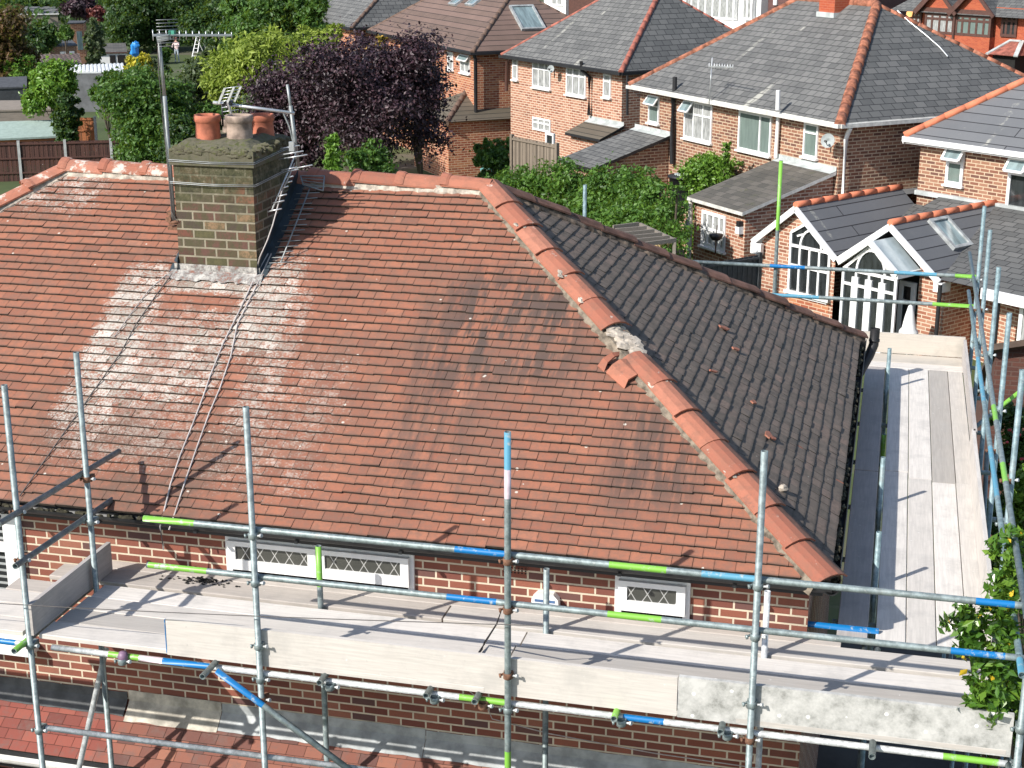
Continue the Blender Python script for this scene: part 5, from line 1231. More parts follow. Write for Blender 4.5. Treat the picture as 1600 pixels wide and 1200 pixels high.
# --- house A
A, fA, LA, DA, zRA, roA = hip_house('orange brick house with brown ribbed tile roof and skylights', (738, 81), (575, 47), (944, 67), (805, -19), (714, -24), ZB, 'tile_brown', 'brick_orange', 'hipbrown', hipr=.10, gut='black')
wins(A, fA, [
    (((719, 84), (734, 116)), dict(cols=(.5,), transom=.62, glass='glass_curtain', frame=.07, ol=1.0)),
    (((699, 80), (708, 110)), dict(cols=(), transom=.62, glass='glass_curtain', frame=.07)),
    (((660, 72), (680, 94)), dict(cols=(.5,), transom=.62, glass='glass_curtain', frame=.08)),
    (((630, 70), (645, 90)), dict(cols=(.5,), transom=.62, glass='glass_curtain', frame=.08))], wv)
pipe(A, [fA(-.1, .1, ZB - .1), fA(-.1, .18, ZB - .3), fA(-.1, .18, -.9)], .08, 'black')
def skylight(root, P0, U, Vv, w, h, label=None):
    N = Vector(U).cross(Vector(Vv)).normalized(); 
    if N.z < 0: N = -N
    U = Vector(U).normalized(); Vv = Vector(Vv).normalized(); P0 = Vector(P0); m_ = MB(); k = .09
    def bx(m, a0, a1, b0, b1, h0, h1): m.hexa([P0 + U * a + Vv * b + N * hh for hh in (h0, h1) for a, b in ((a0, b0), (a1, b0), (a1, b1), (a0, b1))])
    bx(m_, 0, w, 0, k, -.02, .10); bx(m_, 0, w, h - k, h, -.02, .10); bx(m_, 0, k, k, h - k, -.02, .10); bx(m_, w - k, w, k, h - k, -.02, .10)
    o = m_.build('skylight', M['lead'], root); g = MB(); bx(g, k, w - k, k, h - k, .0, .05); p = g.build('pane', M['glass_sky'], root); p.parent = o; return o
kA = (zRA - ZB) / (-fA.pl(805, -19, DA / 2)[0])
P_ = on_side(fA, ZB, zRA, -fA.pl(805, -19, DA / 2)[0], 815, 49); skylight(A, P_, fA.n, Vector(-fA.e) + Vector((0, 0, kA)), .95 * 1.2, 1.35 * 1.2)
kf = (zRA - ZB) / (DA / 2)
for px in ((727, 9), (701, 8)):
    P_ = Vector(onplane(px[0], px[1], np.array(fA(0, 0, ZB)), np.array([0, 0, 1.0]) - fA.n * kf)); skylight(A, P_, fA.e, Vector(fA.n) + Vector((0, 0, kf)), .9, 1.4)
# A's extension with hipped olive roof
v1, z1 = fA.pu(697, 191, .5); v2, z2 = fA.pu(832, 183, .5); zx = (z1 + z2) / 2; P = {'bl': fA(.5, v1, zx), 'br': fA(.5, v2, zx)}
fE = Fr(P['bl'], P['br'] - P['bl']); a = fE.loc(P['br'])[0]; w0, zr0 = fA.pu(728, 143, -1.6); w1, zr1 = fA.pu(808, 138, -1.6); zr = (zr0 + zr1) / 2
t0 = fE.loc(fA(-1.6, w0, zr)); t1 = fE.loc(fA(-1.6, w1, zr)); vt = (t0[1] + t1[1]) / 2
m_ = MB(); c = [fE(0, 0, zx), fE(a, 0, zx), fE(t1[0], vt, zr), fE(t0[0], vt, zr), fE(0, 2 * vt, zx)]
m_.face([c[0], c[1], c[2], c[3]]); m_.face([c[4], c[0], c[3]]); m_.face([c[4], c[3], c[2], fE(a, 2 * vt, zx)]); m_.face([c[1], fE(a, 2 * vt, zx), c[2]])
m_.face([q + Vector((0, 0, -.02)) for q in (c[1], c[0], c[4], fE(a, 2 * vt, zx))], 1)
exA = m_.build('extension', [M['tile_olive'], M['black']], A); hipline(A, exA, c[0], c[3], M['hipbrown'], .12); 
m_ = MB(); m_.bar(c[1] + Vector((0, 0, .02)), c[2] + Vector((0, 0, .02)), .28, .05); q = m_.build('lead_hip', M['lead_roof'], A); q.parent = exA
m_ = MB(); w = .15
for (p, r) in (((w, w), (a - w, w)), ((a - w, w), (a - w, 2 * vt)), ((w, 2 * vt), (w, w))): m_.face([fE(*p, G0), fE(*r, G0), fE(*r, zx - .02), fE(*p, zx - .02)])
q = m_.build('extension_wall', M['brick_orange'], A); q.parent = exA
window(A, lambda u, v, z: fE(v - .0, -u, z), -1.9, -.7, .5, 2.1, .14, cols=(.5,), glass='glass_dark', frame=.09) if False else None
# --- house far left behind trees
hip_house('house with pale grey slate roof and brown hip, partly hidden by treetops at the top', (549, 43), (455, 25), (690, 32), (612, -28), (560, -38), ZB, 'slate', 'brick_orange', 'hipbrown', hipr=.10, roofm2='slate_dark')

# --- house D with the glazed garden room
zF = 1.35; GL, GR_ = onz(1180, 372, zF), onz(1306, 399, zF); fD = Fr(GR_, GR_ - GL); wG = np.linalg.norm(GR_ - GL)
uA, zA = fD.pl(1253, 322, 0); uA = -wG / 2
vD = fD.loc(onz(1470, 303, zA))[1]
D = thing('house', 'pale brown brick house with new blue-grey tiles, orange ridges and glazed white garden-room gable', 'house', fD(2, vD, 0), fD.ang)
uc0, _ = fD.pl(1437, 250, vD); zED = fD.pl(1422, 214, vD - .3)[1]; HX = uc0 + 9.0
cD = np.array(fD(uc0 - .35, vD - .3, zED)); dn_ = fD.e + fD.n; nn = np.array([-dn_[1], dn_[0], 0.0]); Ph = onplane(1600, 128, cD, nn)
run = float((Ph - cD) @ fD.e); sD = (Ph[2] - zED) / run; dD = 7.5
m_ = MB(); hz = zED + sD * dD / 2; c = [fD(uc0 - .35, vD - .3, zED), fD(HX, vD - .3, zED), fD(HX, vD - .3 + dD, zED), fD(uc0 - .35, vD - .3 + dD, zED)]; r0, r1 = fD(uc0 - .35 + dD / 2, vD - .3 + dD / 2, hz), fD(HX - dD / 2, vD - .3 + dD / 2, hz)
m_.face([c[0], c[1], r1, r0]); m_.face([c[1], c[2], r1]); m_.face([c[2], c[3], r0, r1]); m_.face([c[3], c[0], r0]); m_.face([q + Vector((0, 0, -.05)) for q in (c[3], c[2], c[1], c[0])], 1)
roD = m_.build('roof', [M['slate_new'], M['white']], D)
for a_, b_ in ((c[0], r0), (c[3], r0), (r0, r1)): hipline(D, roD, a_ + Vector((0, 0, .06)), b_ + Vector((0, 0, .06)), M['hipnew'], .10, .55)
m_ = MB(); fbox(m_, fD, uc0 - .38, HX, vD - .36, vD - .301, zED - .14, zED - .0); fbox(m_, fD, uc0 - .40, uc0 - .352, vD - .3, vD + dD - .3, zED - .2, zED)
fbox(m_, fD, uc0 - .3, HX, vD - .3, vD, zED - .19, zED - .16); m_.build('fascia', M['white'], D)
m_ = MB()
for a_, b_ in (((uc0, vD), (HX - .3, vD)), ((HX - .3, vD), (HX - .3, vD + dD - .6)), ((HX - .3, vD + dD - .6), (uc0, vD + dD - .6)), ((uc0, vD + dD - .6), (uc0, vD))): m_.face([fD(*a_, G0), fD(*b_, G0), fD(*b_, zED - .1), fD(*a_, zED - .1)])
m_.build('wall', M['brick_tan'], D)
wins(D, fD, [(((1481, 228), (1503, 291)), dict(cols=(), transom=.60, glass='glass_green', frame=.09, ol=1.0)), (((1578, 246), (1630, 335)), dict(cols=(.55,), transom=.70, glass='glass_dark', frame=.09, ol=.5))], vD - .03)
# garden room roofs
uR2, zR2 = fD.pl(1465, 456, 0); u2, z2 = fD.pl(1392, 360, 0); w2 = uR2 - u2
ext = MB(); zl = zF
ext.face([fD(-wG, 0, zl), fD(uA, 0, zA), fD(uA, vD - .004, zA), fD(-wG, vD - .004, zl)][::-1]); ext.face([fD(uA, 0, zA), fD(0, 0, zl), fD(0, vD - .004, zl), fD(uA, vD - .004, zA)][::-1])
ext.face([fD(u2 - w2, 0, zl), fD(u2, 0, zA), fD(u2, vD - .004, zA), fD(u2 - w2, vD - .004, zl)][::-1]); ext.face([fD(u2, 0, zA), fD(u2 + w2, 0, zl), fD(u2 + w2, vD - .004, zl), fD(u2, vD - .004, zA)][::-1])
gr = ext.build('extension', [M['slate_new']], D); gr['label'] = 'garden room with pointed white gables'
m_ = MB(); m_.face([fD(-.02, .0, zl - .05), fD(HX, .0, zl - .05), fD(HX, vD - .006, zA - .03), fD(-.02 - (0), vD - .006, zA - .03)]); m_.face([fD(-wG - .6, .3, zl - .25), fD(0, .3, zl - .25), fD(0, vD - .006, zA - .4), fD(-wG - .6, vD - .006, zA - .4)]) 
q = m_.build('lean_to_roof', M['slate_dark'], D); q.parent = gr
m_ = MB(); fbox(m_, fD, uc0, HX, vD - .13, vD - .0, zA - .10, zA + .02); q = m_.build('flashing', M['lead_roof'], D); q.parent = gr
q_ = [Vector(onz(x, y, zA - .25)) for x, y in ((1290, 318), (1446, 300), (1440, 266), (1405, 262), (1340, 285))]; m_ = MB(); m_.face(q_); q = m_.build('side_roof', M['felt_grey'], D); q.parent = gr
for uu in (uA, u2):
    hipline(D, gr, fD(uu, -.05, zA + .05), fD(uu, vD - .01, zA + .05), M['hipnew'], .085, .5, 'ridge_tiles')
m_ = MB()
def barge(uc, hw_, v, z_lo, z_hi, th=.16, d=.06, right=True, left=True):
    for sg in ([1] if right else []) + ([-1] if left else []):
        a_ = fD(uc, v, z_hi - .03); b_ = fD(uc + sg * hw_, v, z_lo - .03); m_.bar(a_, b_ , d, th, up=Vector((0, 0, 1)))
barge(uA, wG / 2 + .05, -.05, zl - .08, zA - .06); barge(u2, w2 + .05, -.05, zl - .08, zA - .06); 
fbox(m_, fD, -wG - .1, -wG + .28, -.07, .05, zl - .42, zl - .12); fbox(m_, fD, u2 + w2 - .1, u2 + w2 + .15, -.06, .3, zl - .36, zl - .12)
u5, z5 = fD.pl(1536, 440, .0); fbox(m_, fD, u5, HX, -.06, 0, zl - .28, zl - .02)
q = m_.build('bargeboard', M['white'], D); q.parent = gr
v0 = .12; uj = fD.pl(1434, 470, v0)[0]; ue = fD.pl(1476, 470, v0)[0]
def wallp(*faces):
    m_ = MB()
    for f in faces: m_.face([fD(*q) for q in f])
    q = m_.build('extension_wall', M['brick_pink'], D); q.parent = gr
wallp([(-wG + .15, v0, G0), (-.10, v0, G0), (-.10, v0, zl - .05), (uA, v0, zA - .15), (-wG + .15, v0, zl - .05)], [(-wG + .15, vD, G0), (-wG + .15, v0, G0), (-wG + .15, v0, zl - .05), (-wG + .15, vD, zl - .05)])
wallp([(uj, v0, G0), (ue, v0, G0), (ue, v0, zl - .1), (uj, v0, zl + .4)], [(ue, v0, G0), (ue, v0 + 1.2, G0), (ue, v0 + 1.2, zl), (ue, v0, zl - .1)], [(ue, v0 + 1.2, G0), (HX, v0 + .25, G0), (HX, v0 + .25, zl - .05), (ue, v0 + 1.2, zl - .05)])
m_ = MB(); m_.face([fD(-.1, 1.0, G0), fD(uj, 1.0, G0), fD(uj, 1.0, zl), fD(-.1, 1.0, zl)]); q = m_.build('doorway_shade_sheet', M['soot'], D); q.parent = gr  # flat black sheet painted as the unlit space behind the doors
for px_ in ((1473, 480), (1557, 490)):
    uu = fD.pl(*px_, v0)[0]; vv = -.05 if px_[0] < 1500 else .15; pipe(D, [fD(uu, vv, zl - .15), fD(uu, vv, G0)], .055, 'black')
window(D, lambda a, b, c: fD(a, b, c), fD.pl(1592, 500, .3)[0], fD.pl(1640, 500, .3)[0], G0 + .9, G0 + 2.2, .3, cols=(.5,), glass='glass_curtain', frame=.1)
# arched gable window G1
def plg(x, y, v=v0 - .04): return fD.pl(x, y, v)
def gable_window(uL_, uR_, zb, zside, uap, zap, vv, Hs=None,  name='gable_window', nc=4, door=False, rails=(.0,)):
    F = MB(); k = .075; t_ = .05
    def bar(a, b, w_=k): 
        F.bar(fD(a[0], vv, a[1]), fD(b[0], vv, b[1]), t_, w_, up=Vector(fD(0, 0, 0)) - Vector(fD(0, 0, 0)) + Vector((0, 0, 1)) if abs(a[0] - b[0]) > .01 else Vector(fD.e))
    bar((uL_, zb), (uL_, zside[0])); bar((uR_, zb), (uR_, zside[1])); bar((uL_, zb), (uR_, zb), k * 1.3)
    bar((uL_, zside[0]), (uap, zap)); bar((uap, zap), (uR_, zside[1]))
    H_ = Hs or min(zside); bar((uL_, H_), (uR_, H_), k)
    for i in range(1, nc): u = uL_ + (uR_ - uL_) * i / nc; bar((u, zb), (u, H_), k * .85)
    for r_ in rails: z = zb + (H_ - zb) * r_; bar((uL_, z), (uR_, z), k * .9)
    # arch
    R_ = (uR_ - uL_) * .27; cu = uL_ + (uR_ - uL_) * .52; pts = [(cu + R_ * math.cos(a_), H_ + R_ * 1.35 * math.sin(a_)) for a_ in np.linspace(0, math.pi, 13)]
    for i in range(12): bar(pts[i], pts[i + 1], k * .8)
    for a_ in (2.3, 1.75, .8): 
        p_ = (cu + R_ * math.cos(a_), H_ + R_ * 1.35 * math.sin(a_)); qx = cu + R_ * 2 * math.cos(a_); qz = H_ + R_ * 2.6 * math.sin(a_)
        lim = zap - abs(qx - uap) * (zap - H_) / (uR_ - uap if qx > uap else uap - uL_) ; qz = min(qz, lim); bar(p_, (qx, qz), k * .7)
    o = F.build(name, M['white'], D); o.parent = gr
    G = MB(); G.face([fD(uL_, vv + .02, zb), fD(uR_, vv + .02, zb), fD(uR_, vv + .02, zside[1]), fD(uap, vv + .02, zap), fD(uL_, vv + .02, zside[0])]); g = G.build('pane', M['glass_dark'], D); g.parent = gr
    return o
a0 = plg(1232, 451); a1 = plg(1292, 474); zs = plg(1234, 362)[1]; ap = plg(1261, 349); zH = plg(1234, 382)[1]
gable_window(a0[0], a1[0], min(a0[1], a1[1]) + .02, (zs, zH + .02), ap[0], ap[1], v0 - .04, Hs=zH, rails=(.60,))
m_ = MB(); fbox(m_, fD, a0[0] - .1, a1[0] + .1, v0 - .14, v0, a0[1] - .1, a0[1] - .02); q = m_.build('sill', M['white'], D); q.parent = gr
m_ = MB(); fbox(m_, fD, a0[0] - .03, a1[0] + .03, v0 - .012, v0, a0[1] - .42, a0[1] - .1); q = m_.build('soldier_course', M['brick_orange'], D); q.parent = gr
# porch
vp = -.75; zp = 2.75
p0 = fD.pl(1318, 407, vp); p1 = fD.pl(1402, 432, vp); pa = fD.pl(1363, 377, vp); zlp = (p0[1] + p1[1]) / 2
m_ = MB(); mid = (p0[0] + p1[0]) / 2
m_.face([fD(p1[0] + .05, vp - .1, zlp), fD(p1[0] + .05, .1, zlp), fD(mid, .1, pa[1]), fD(mid, vp - .1, pa[1])][::-1]); m_.face([fD(mid, vp - .1, pa[1]), fD(mid, .1, pa[1]), fD(p0[0] - .05, .1, zlp), fD(p0[0] - .05, vp - .1, zlp)][::-1])
q = m_.build('porch_roof', M['glass_roof'] if 'glass_roof' in M else m_plain('frosted_porch_roof', (0.36, 0.42, 0.44), .2, var=.1), D); q.parent = gr
m_ = MB(); 
for a_, b_ in (((mid, pa[1] + .01), (p0[0] - .08, zlp + .01)), ((mid, pa[1] + .01), (p1[0] + .08, zlp + .01))): m_.bar(fD(a_[0], vp - .1, a_[1]), fD(b_[0], vp - .1, b_[1]), .08, .14)
m_.bar(fD(p1[0] + .05, vp - .1, zlp - .04), fD(p1[0] + .05, .1, zlp - .04), .08, .12); q = m_.build('bargeboard', M['white'], D); q.parent = gr
gable_window(p0[0] + .03, p1[0] - .02, G0 + .15, (zlp - .14, zlp - .14), mid, pa[1] - .12, vp, name='porch_doors', nc=4, rails=(.82,))
m_ = MB()
for fr_ in (.25, .5, .75): uu = p0[0] + (p1[0] - p0[0]) * fr_; fbox(m_, fD, uu - .10, uu + .10, vp - .035, vp + .02, G0 + .15, zlp - .3)
q = m_.build('door_stiles', M['white'], D); q.parent = gr
window(D, lambda a, b, c: fD(a, b, c), fD.pl(1407, 440, v0)[0], fD.pl(1432, 440, v0)[0], G0 + .1, zl - .3, v0 - .02, cols=(), transom=.72, glass='glass_dark', frame=.12, sill=False)
# skylight on the right slope of the second gable
kk = (zA - zl) / w2; p0_ = np.array(fD(u2, 0, zA)); nn = fD.e * kk + np.array([0, 0, 1.0]); P_ = Vector(onplane(1489, 392, p0_, nn)); skylight(D, P_, fD.n, Vector(-fD.e) + Vector((0, 0, kk)), .78, 1.05)
ps = thing('garden_parasol', 'closed white parasol standing in front of the dark garden-room panel', 'parasol', fD((fD.pl(1423, 500, -.8)[0]), -.8, G0))
uu, zt_ = fD.pl(1423, 476, -.8); m_ = MB(); Hq = zt_ - G0; m_.lathe(fD(uu, -.8, G0), [(.25, .75), (.23, 1.0), (.17, Hq * .65), (.12, Hq - .3), (.05, Hq - .03), (.001, Hq)], 10); m_.build('canopy', M['white'], ps)
m_ = MB(); m_.tube(fD(uu, -.8, G0), fD(uu, -.8, G0 + .8), .025, 8); m_.build('pole', M['alu'], ps); m_ = MB(); m_.lathe(fD(uu, -.8, G0), [(.3, 0), (.3, .08), (.001, .1)], 14); m_.build('base', M['black'], ps)

# --- far side of the road
eH = np.array([math.sin(math.radians(52)), -math.cos(math.radians(52)), 0])
PH = onz(1480, 55, 2.6); fH = Fr(PH, eH)
H = thing('house', 'bright orange brick house with twin pointed gables and brown-framed bay windows', 'house', fH(2, 4, 0), fH.ang)
def hu(x, y, v=0): return fH.pl(x, y, v)
uW0, uW1 = hu(1424, 30)[0], hu(1640, 30)[0]; zTop = hu(1480, 13)[1]
m_ = MB(); fbox(m_, fH, uW0 + .3, uW1, .5, 8, G0, zTop + .2); fbox(m_, fH, hu(1445, 30)[0], hu(1549, 30)[0], 0, .49, G0, hu(1480, 54)[1])
for (a_, b_) in (((1443, 13), (1490, 15)), ((1496, 15), (1549, 18))):
    ua, za = hu(*a_); ub, zb = hu(*b_); m_.prism([fH(ua, 0, zTop), fH(ub, 0, zTop), fH((ua + ub) / 2, 0, zTop + (ub - ua) * .52)], fH(0, .5, 0) - fH(0, 0, 0))
m_.build('wall', M['brick_deep'], H)
m_ = MB(); ml = MB()
for (a_, b_) in (((1443, 13), (1490, 15)), ((1496, 15), (1549, 18))):
    ua, ub = hu(*a_)[0], hu(*b_)[0]; um = (ua + ub) / 2; zz_ = zTop + (ub - ua) * .52
    m_.face([fH(ua - .4, -.3, zTop - .25), fH(um, -.3, zz_ + .1), fH(um, 5, zz_ + .1), fH(ua - .4, 5, zTop - .25)][::-1]); m_.face([fH(um, -.3, zz_ + .1), fH(ub + .4, -.3, zTop - .25), fH(ub + .4, 5, zTop - .25), fH(um, 5, zz_ + .1)][::-1])
    ml.bar(fH(um, -.32, zz_ + .02), fH(ua - .4, -.32, zTop - .33), .14, .30); ml.bar(fH(um, -.32, zz_ + .02), fH(ub + .4, -.32, zTop - .33), .1, .22)
    fbox(ml, fH, ua - .1, ub + .1, -.12, -.01, zTop - .28, zTop)
m_.face([fH(uW0 - 1.6, -.2, zTop - .3), fH(uW1, -.2, zTop - .3), fH(uW1, 4.3, zTop + 2.6), fH(uW0 + 1.5, 4.3, zTop + 2.6)]); m_.build('roof', M['slate_dark'], H); ml.build('bargeboard', M['brown'], H)
for (a_, b_, gl, nc) in (((1446, 19), (1490, 50), 'glass_curtain2', 4), ((1494, 20), (1547, 55), 'glass_curtain', 5)):
    ua, z1_ = hu(*a_); ub, _ = hu(*b_); z1_ = zTop - .3; z0_ = hu(1480, 54)[1]
    window(H, lambda a, b, c: fH(a, b, c), ua, ub, z0_, z1_, .0, cols=[i / nc for i in range(1, nc)], transom=.72, glass='glass_curtain' if nc == 4 else 'glass_green', frame=.16, wm='brown', sill=False, depth=.3)
window(H, lambda a, b, c: fH(a, b, c), hu(1567, 22, .5)[0], hu(1592, 22, .5)[0], hu(1580, 58, .5)[1], hu(1580, 24, .5)[1], .42, cols=(.33, .66), transom=.75, glass='glass_dark', frame=.16, wm='brown', sill=False)
window(H, lambda a, b, c: fH(a, b, c), hu(1425, 30, .5)[0], hu(1441, 30, .5)[0], hu(1430, 48, .5)[1], hu(1430, 18, .5)[1], .42, cols=(.5,), transom=.72, glass='glass_curtain', frame=.16, wm='brown', sill=False)
pipe(H, [fH(hu(1490, 30)[0] + .1, -.05, zTop - .3), fH(hu(1490, 30)[0] + .1, -.05, 0)], .08, 'brown')
ua, za = hu(1545, 84, -.9); ub, _ = hu(1590, 86, -.9); m_ = MB(); zt_ = hu(1566, 63, -.1)[1]; k = .9
m_.face([fH(ua, -1.1, za), fH(ub, -1.1, za), fH(ub - .7, .45, zt_), fH(ua + .5, .45, zt_)]); m_.face([fH(ua, -1.1, za), fH(ua + .5, .45, zt_), fH(ua, .45, za)]); m_.face([fH(ub, -1.1, za), fH(ub, .45, za), fH(ub - .7, .45, zt_)])
m_.face([fH(ub, -1.1, za - .02), fH(ua, -1.1, za - .02), fH(ua, .45, za - .02), fH(ub, .45, za - .02)]); po = m_.build('porch_roof', m_plain('faded_red_tile', (0.30, 0.10, 0.07), .8, var=.5, scale=3), H)
m_ = MB(); m_.bar(fH(ua, -1.1, za), fH(ua + .5, .45, zt_), .25, .08); m_.bar(fH(ub, -1.1, za), fH(ub - .7, .45, zt_), .25, .08); m_.bar(fH(ua + .5, .43, zt_), fH(ub - .7, .43, zt_), .25, .1); q = m_.build('lead_hip', M['lead_roof'], H); q.parent = po
m_ = MB(); fbox(m_, fH, ua + .2, ub - .2, -.8, .48, G0, za - .05); q = m_.build('porch_shade_block', M['soot'], H); q.parent = po  # solid black block painted as the shade under the porch roof
ln_ = thing('wall_lamp', 'glowing round lamp on the orange house beside the bay window', 'lamp', fH(hu(1422, 19, .4)[0], .4, hu(1422, 19, .4)[1] - .2))
lt_ = NT('lit_lamp'); lt_.b.inputs['Emission Color'].default_value = (1, .55, .2, 1); lt_.b.inputs['Emission Strength'].default_value = 1.2; M['lit'] = lt_.fin((.9, .5, .25), .5)
m_ = MB(); lump(m_, fH(hu(1422, 19, .35)[0], .35, hu(1422, 19, .35)[1]), (.22, .22, .25), 1, n1=6, n2=8); m_.build('globe', M['lit'], ln_); m_ = MB(); m_.tube(fH(hu(1422, 19, .4)[0], .35, hu(1422, 19)[1]), fH(hu(1422, 19, .4)[0], .6, hu(1422, 19)[1]), .05, 6); m_.build('bracket', M['black'], ln_)
# white bay house
PG = onz(1180, 36, 2.4); fG = Fr(PG, eH); G = thing('house', 'white rendered house with long white bay windows seen above the slate roofs', 'house', fG(-4, 3, 0), fG.ang)
uG = fG.pl(1052, 20, 0)[0]
m_ = MB(); fbox(m_, fG, uG - 6, .0, .0, 7, G0, 2.4); fbox(m_, fG, uG - 6, .0, .5, 7, 2.4, 7); m_.build('wall', M['render_white'], G)
window(G, lambda a, b, c: fG(a, b, c), fG.pl(1068, 10, 0)[0], fG.pl(1146, 10, 0)[0], 2.45, 5.2, .1, cols=[i / 7 for i in range(1, 7)], transom=.62, glass='glass_curtain', frame=.16, sill=False, depth=.3)
window(G, lambda a, b, c: fG(a, b, c), fG.pl(1158, 10, 0)[0], fG.pl(1174, 10, 0)[0], 2.55, 5.2, .1, cols=(.5,), transom=.7, glass='glass_curtain', frame=.16, sill=False, depth=.3)
m_ = MB(); m_.face([fG(uG - 6.5, -.4, 6.9), fG(1, -.4, 6.9), fG(-2, 3.5, 9), fG(uG - 4, 3.5, 9)]); m_.face([fG(1, -.4, 6.9), fG(1, 7.5, 6.9), fG(-2, 3.5, 9)]); m_.build('roof', M['slate_dark'], G)
m_ = MB(); fbox(m_, fG, .005, 9, 1.2, 7, G0, 6.5); G2 = thing('house', 'dark purplish brick house flank with a small white lamp beside the white bay house', 'house', fG(4, 4, 0), fG.ang); m_.build('wall', m_brick('dark_purple_brick', [(0.10, 0.045, 0.04), (0.14, 0.055, 0.05)], (0.16, 0.10, 0.09)), G2)
m_ = MB(); fbox(m_, fG, .6, .9, 1.05, 1.2, 3.6, 4.3); m_.build('wall_lamp', M['white'], G2); m_ = MB(); m_.face([fG(0, .8, 6.5), fG(9.5, .8, 6.5), fG(9, 4, 8.5), fG(0.5, 4, 8.5)]); m_.build('roof', M['slate_dark'], G2)
PI_ = onz(905, 20, 2.2); fI = Fr(PI_, eH); I_ = thing('house', 'white house corner visible between two slate roofs at the top edge', 'house', fI(-4, 3, 0), fI.ang); m_ = MB(); fbox(m_, fI, fI.pl(850, 8, 0)[0], fI.pl(884, 8, 0)[0], 0, 6, G0, 8); m_.build('wall', M['render_white'], I_); m_ = MB(); fbox(m_, fI, fI.pl(884, 8, 0)[0] + .002, fI.pl(884, 8, 0)[0] + 6, .3, 6, G0, 8); m_.build('side_wall', M['brown'], I_)
window(I_, lambda a, b, c: fI(a, b, c), fI.pl(862, 8, 0)[0], fI.pl(880, 8, 0)[0], 2.6, 5.0, -.05, cols=(.5,), glass='glass_curtain', frame=.15, sill=False)
# ------------------------------------------------------------------ ground
t = NT('garden_ground'); p = t.pos(); n1 = t.noise(.12, 6, p, .7); n2 = t.noise(3.5, 6, p, .7)
c_ = t.ramp(n1, [(0.35, (0.05, 0.075, 0.02)), (0.5, (0.075, 0.11, 0.028)), (0.62, (0.13, 0.115, 0.085))]); c_ = t.mix(t.math('MULTIPLY', n2, .5), c_, (0.04, 0.045, 0.02)); M['ground'] = t.fin(c_, .95)
def gz_(x, y): return 0.0 if y < 9.6 else max(G0, G0 * (y - 9.6) / 3.0)
YS = [-150, -60, -20, 0, 9.6, 12.6, 20, 40, 60, 80, 100, 130, 170, 230, 300, 400, 600, 850]; XS = [-500, -250, -120, -60, -30, -15, 0, 15, 30, 60, 120, 250, 500]
m_ = MB(); N = 24
for i in range(len(XS) - 1):
    for j in range(len(YS) - 1):
        x0, x1 = XS[i], XS[i + 1]; y0, y1 = YS[j], YS[j + 1]
        m_.face([(x, y, gz_(x, y)) for x, y in ((x0, y0), (x1, y0), (x1, y1), (x0, y1))])
tag(m_.build('ground', M['ground'], None), kind='structure')
M['tarmac'] = m_plain('tarmac', (0.12, 0.12, 0.125), .9, var=.2, scale=2); M['paving'] = m_plain('garden_paving', (0.085, 0.078, 0.068), .9, var=.35, scale=1.2)
fR = Fr(onz(1340, 12, G0), eH); m_ = MB(); m_.face([fR(-60, -4, G0 + .004), fR(60, -4, G0 + .004), fR(60, 5, G0 + .004), fR(-60, 5, G0 + .004)]); tag(m_.build('road', M['tarmac'], None), kind='structure')
m_ = MB(); fbox(m_, fR, -60, 60, 5.0, 7.0, G0, G0 + .12); tag(m_.build('pavement', M['paving'], None), kind='structure')
m_ = MB(); m_.face([(-12, -6, .004), (6, -6, .004), (6, 9.5, .004), (-12, 9.5, .004)]); tag(m_.build('path', M['paving'], None), kind='structure')
M['lawn'] = m_plain('sunlit_lawn', (0.14, 0.22, 0.035), .95, var=.25, scale=.8)
a_, b_ = onz(40, 16, G0), onz(92, 14, G0); m_ = MB(); m_.face([(a_[0] - 6, a_[1], G0 + .008), (b_[0] + 2, b_[1] + 2, G0 + .008), (b_[0] + 8, b_[1] + 70, G0 + .008), (a_[0] - 20, a_[1] + 70, G0 + .008)]); tag(m_.build('lawn', M['lawn'], None), kind='structure')

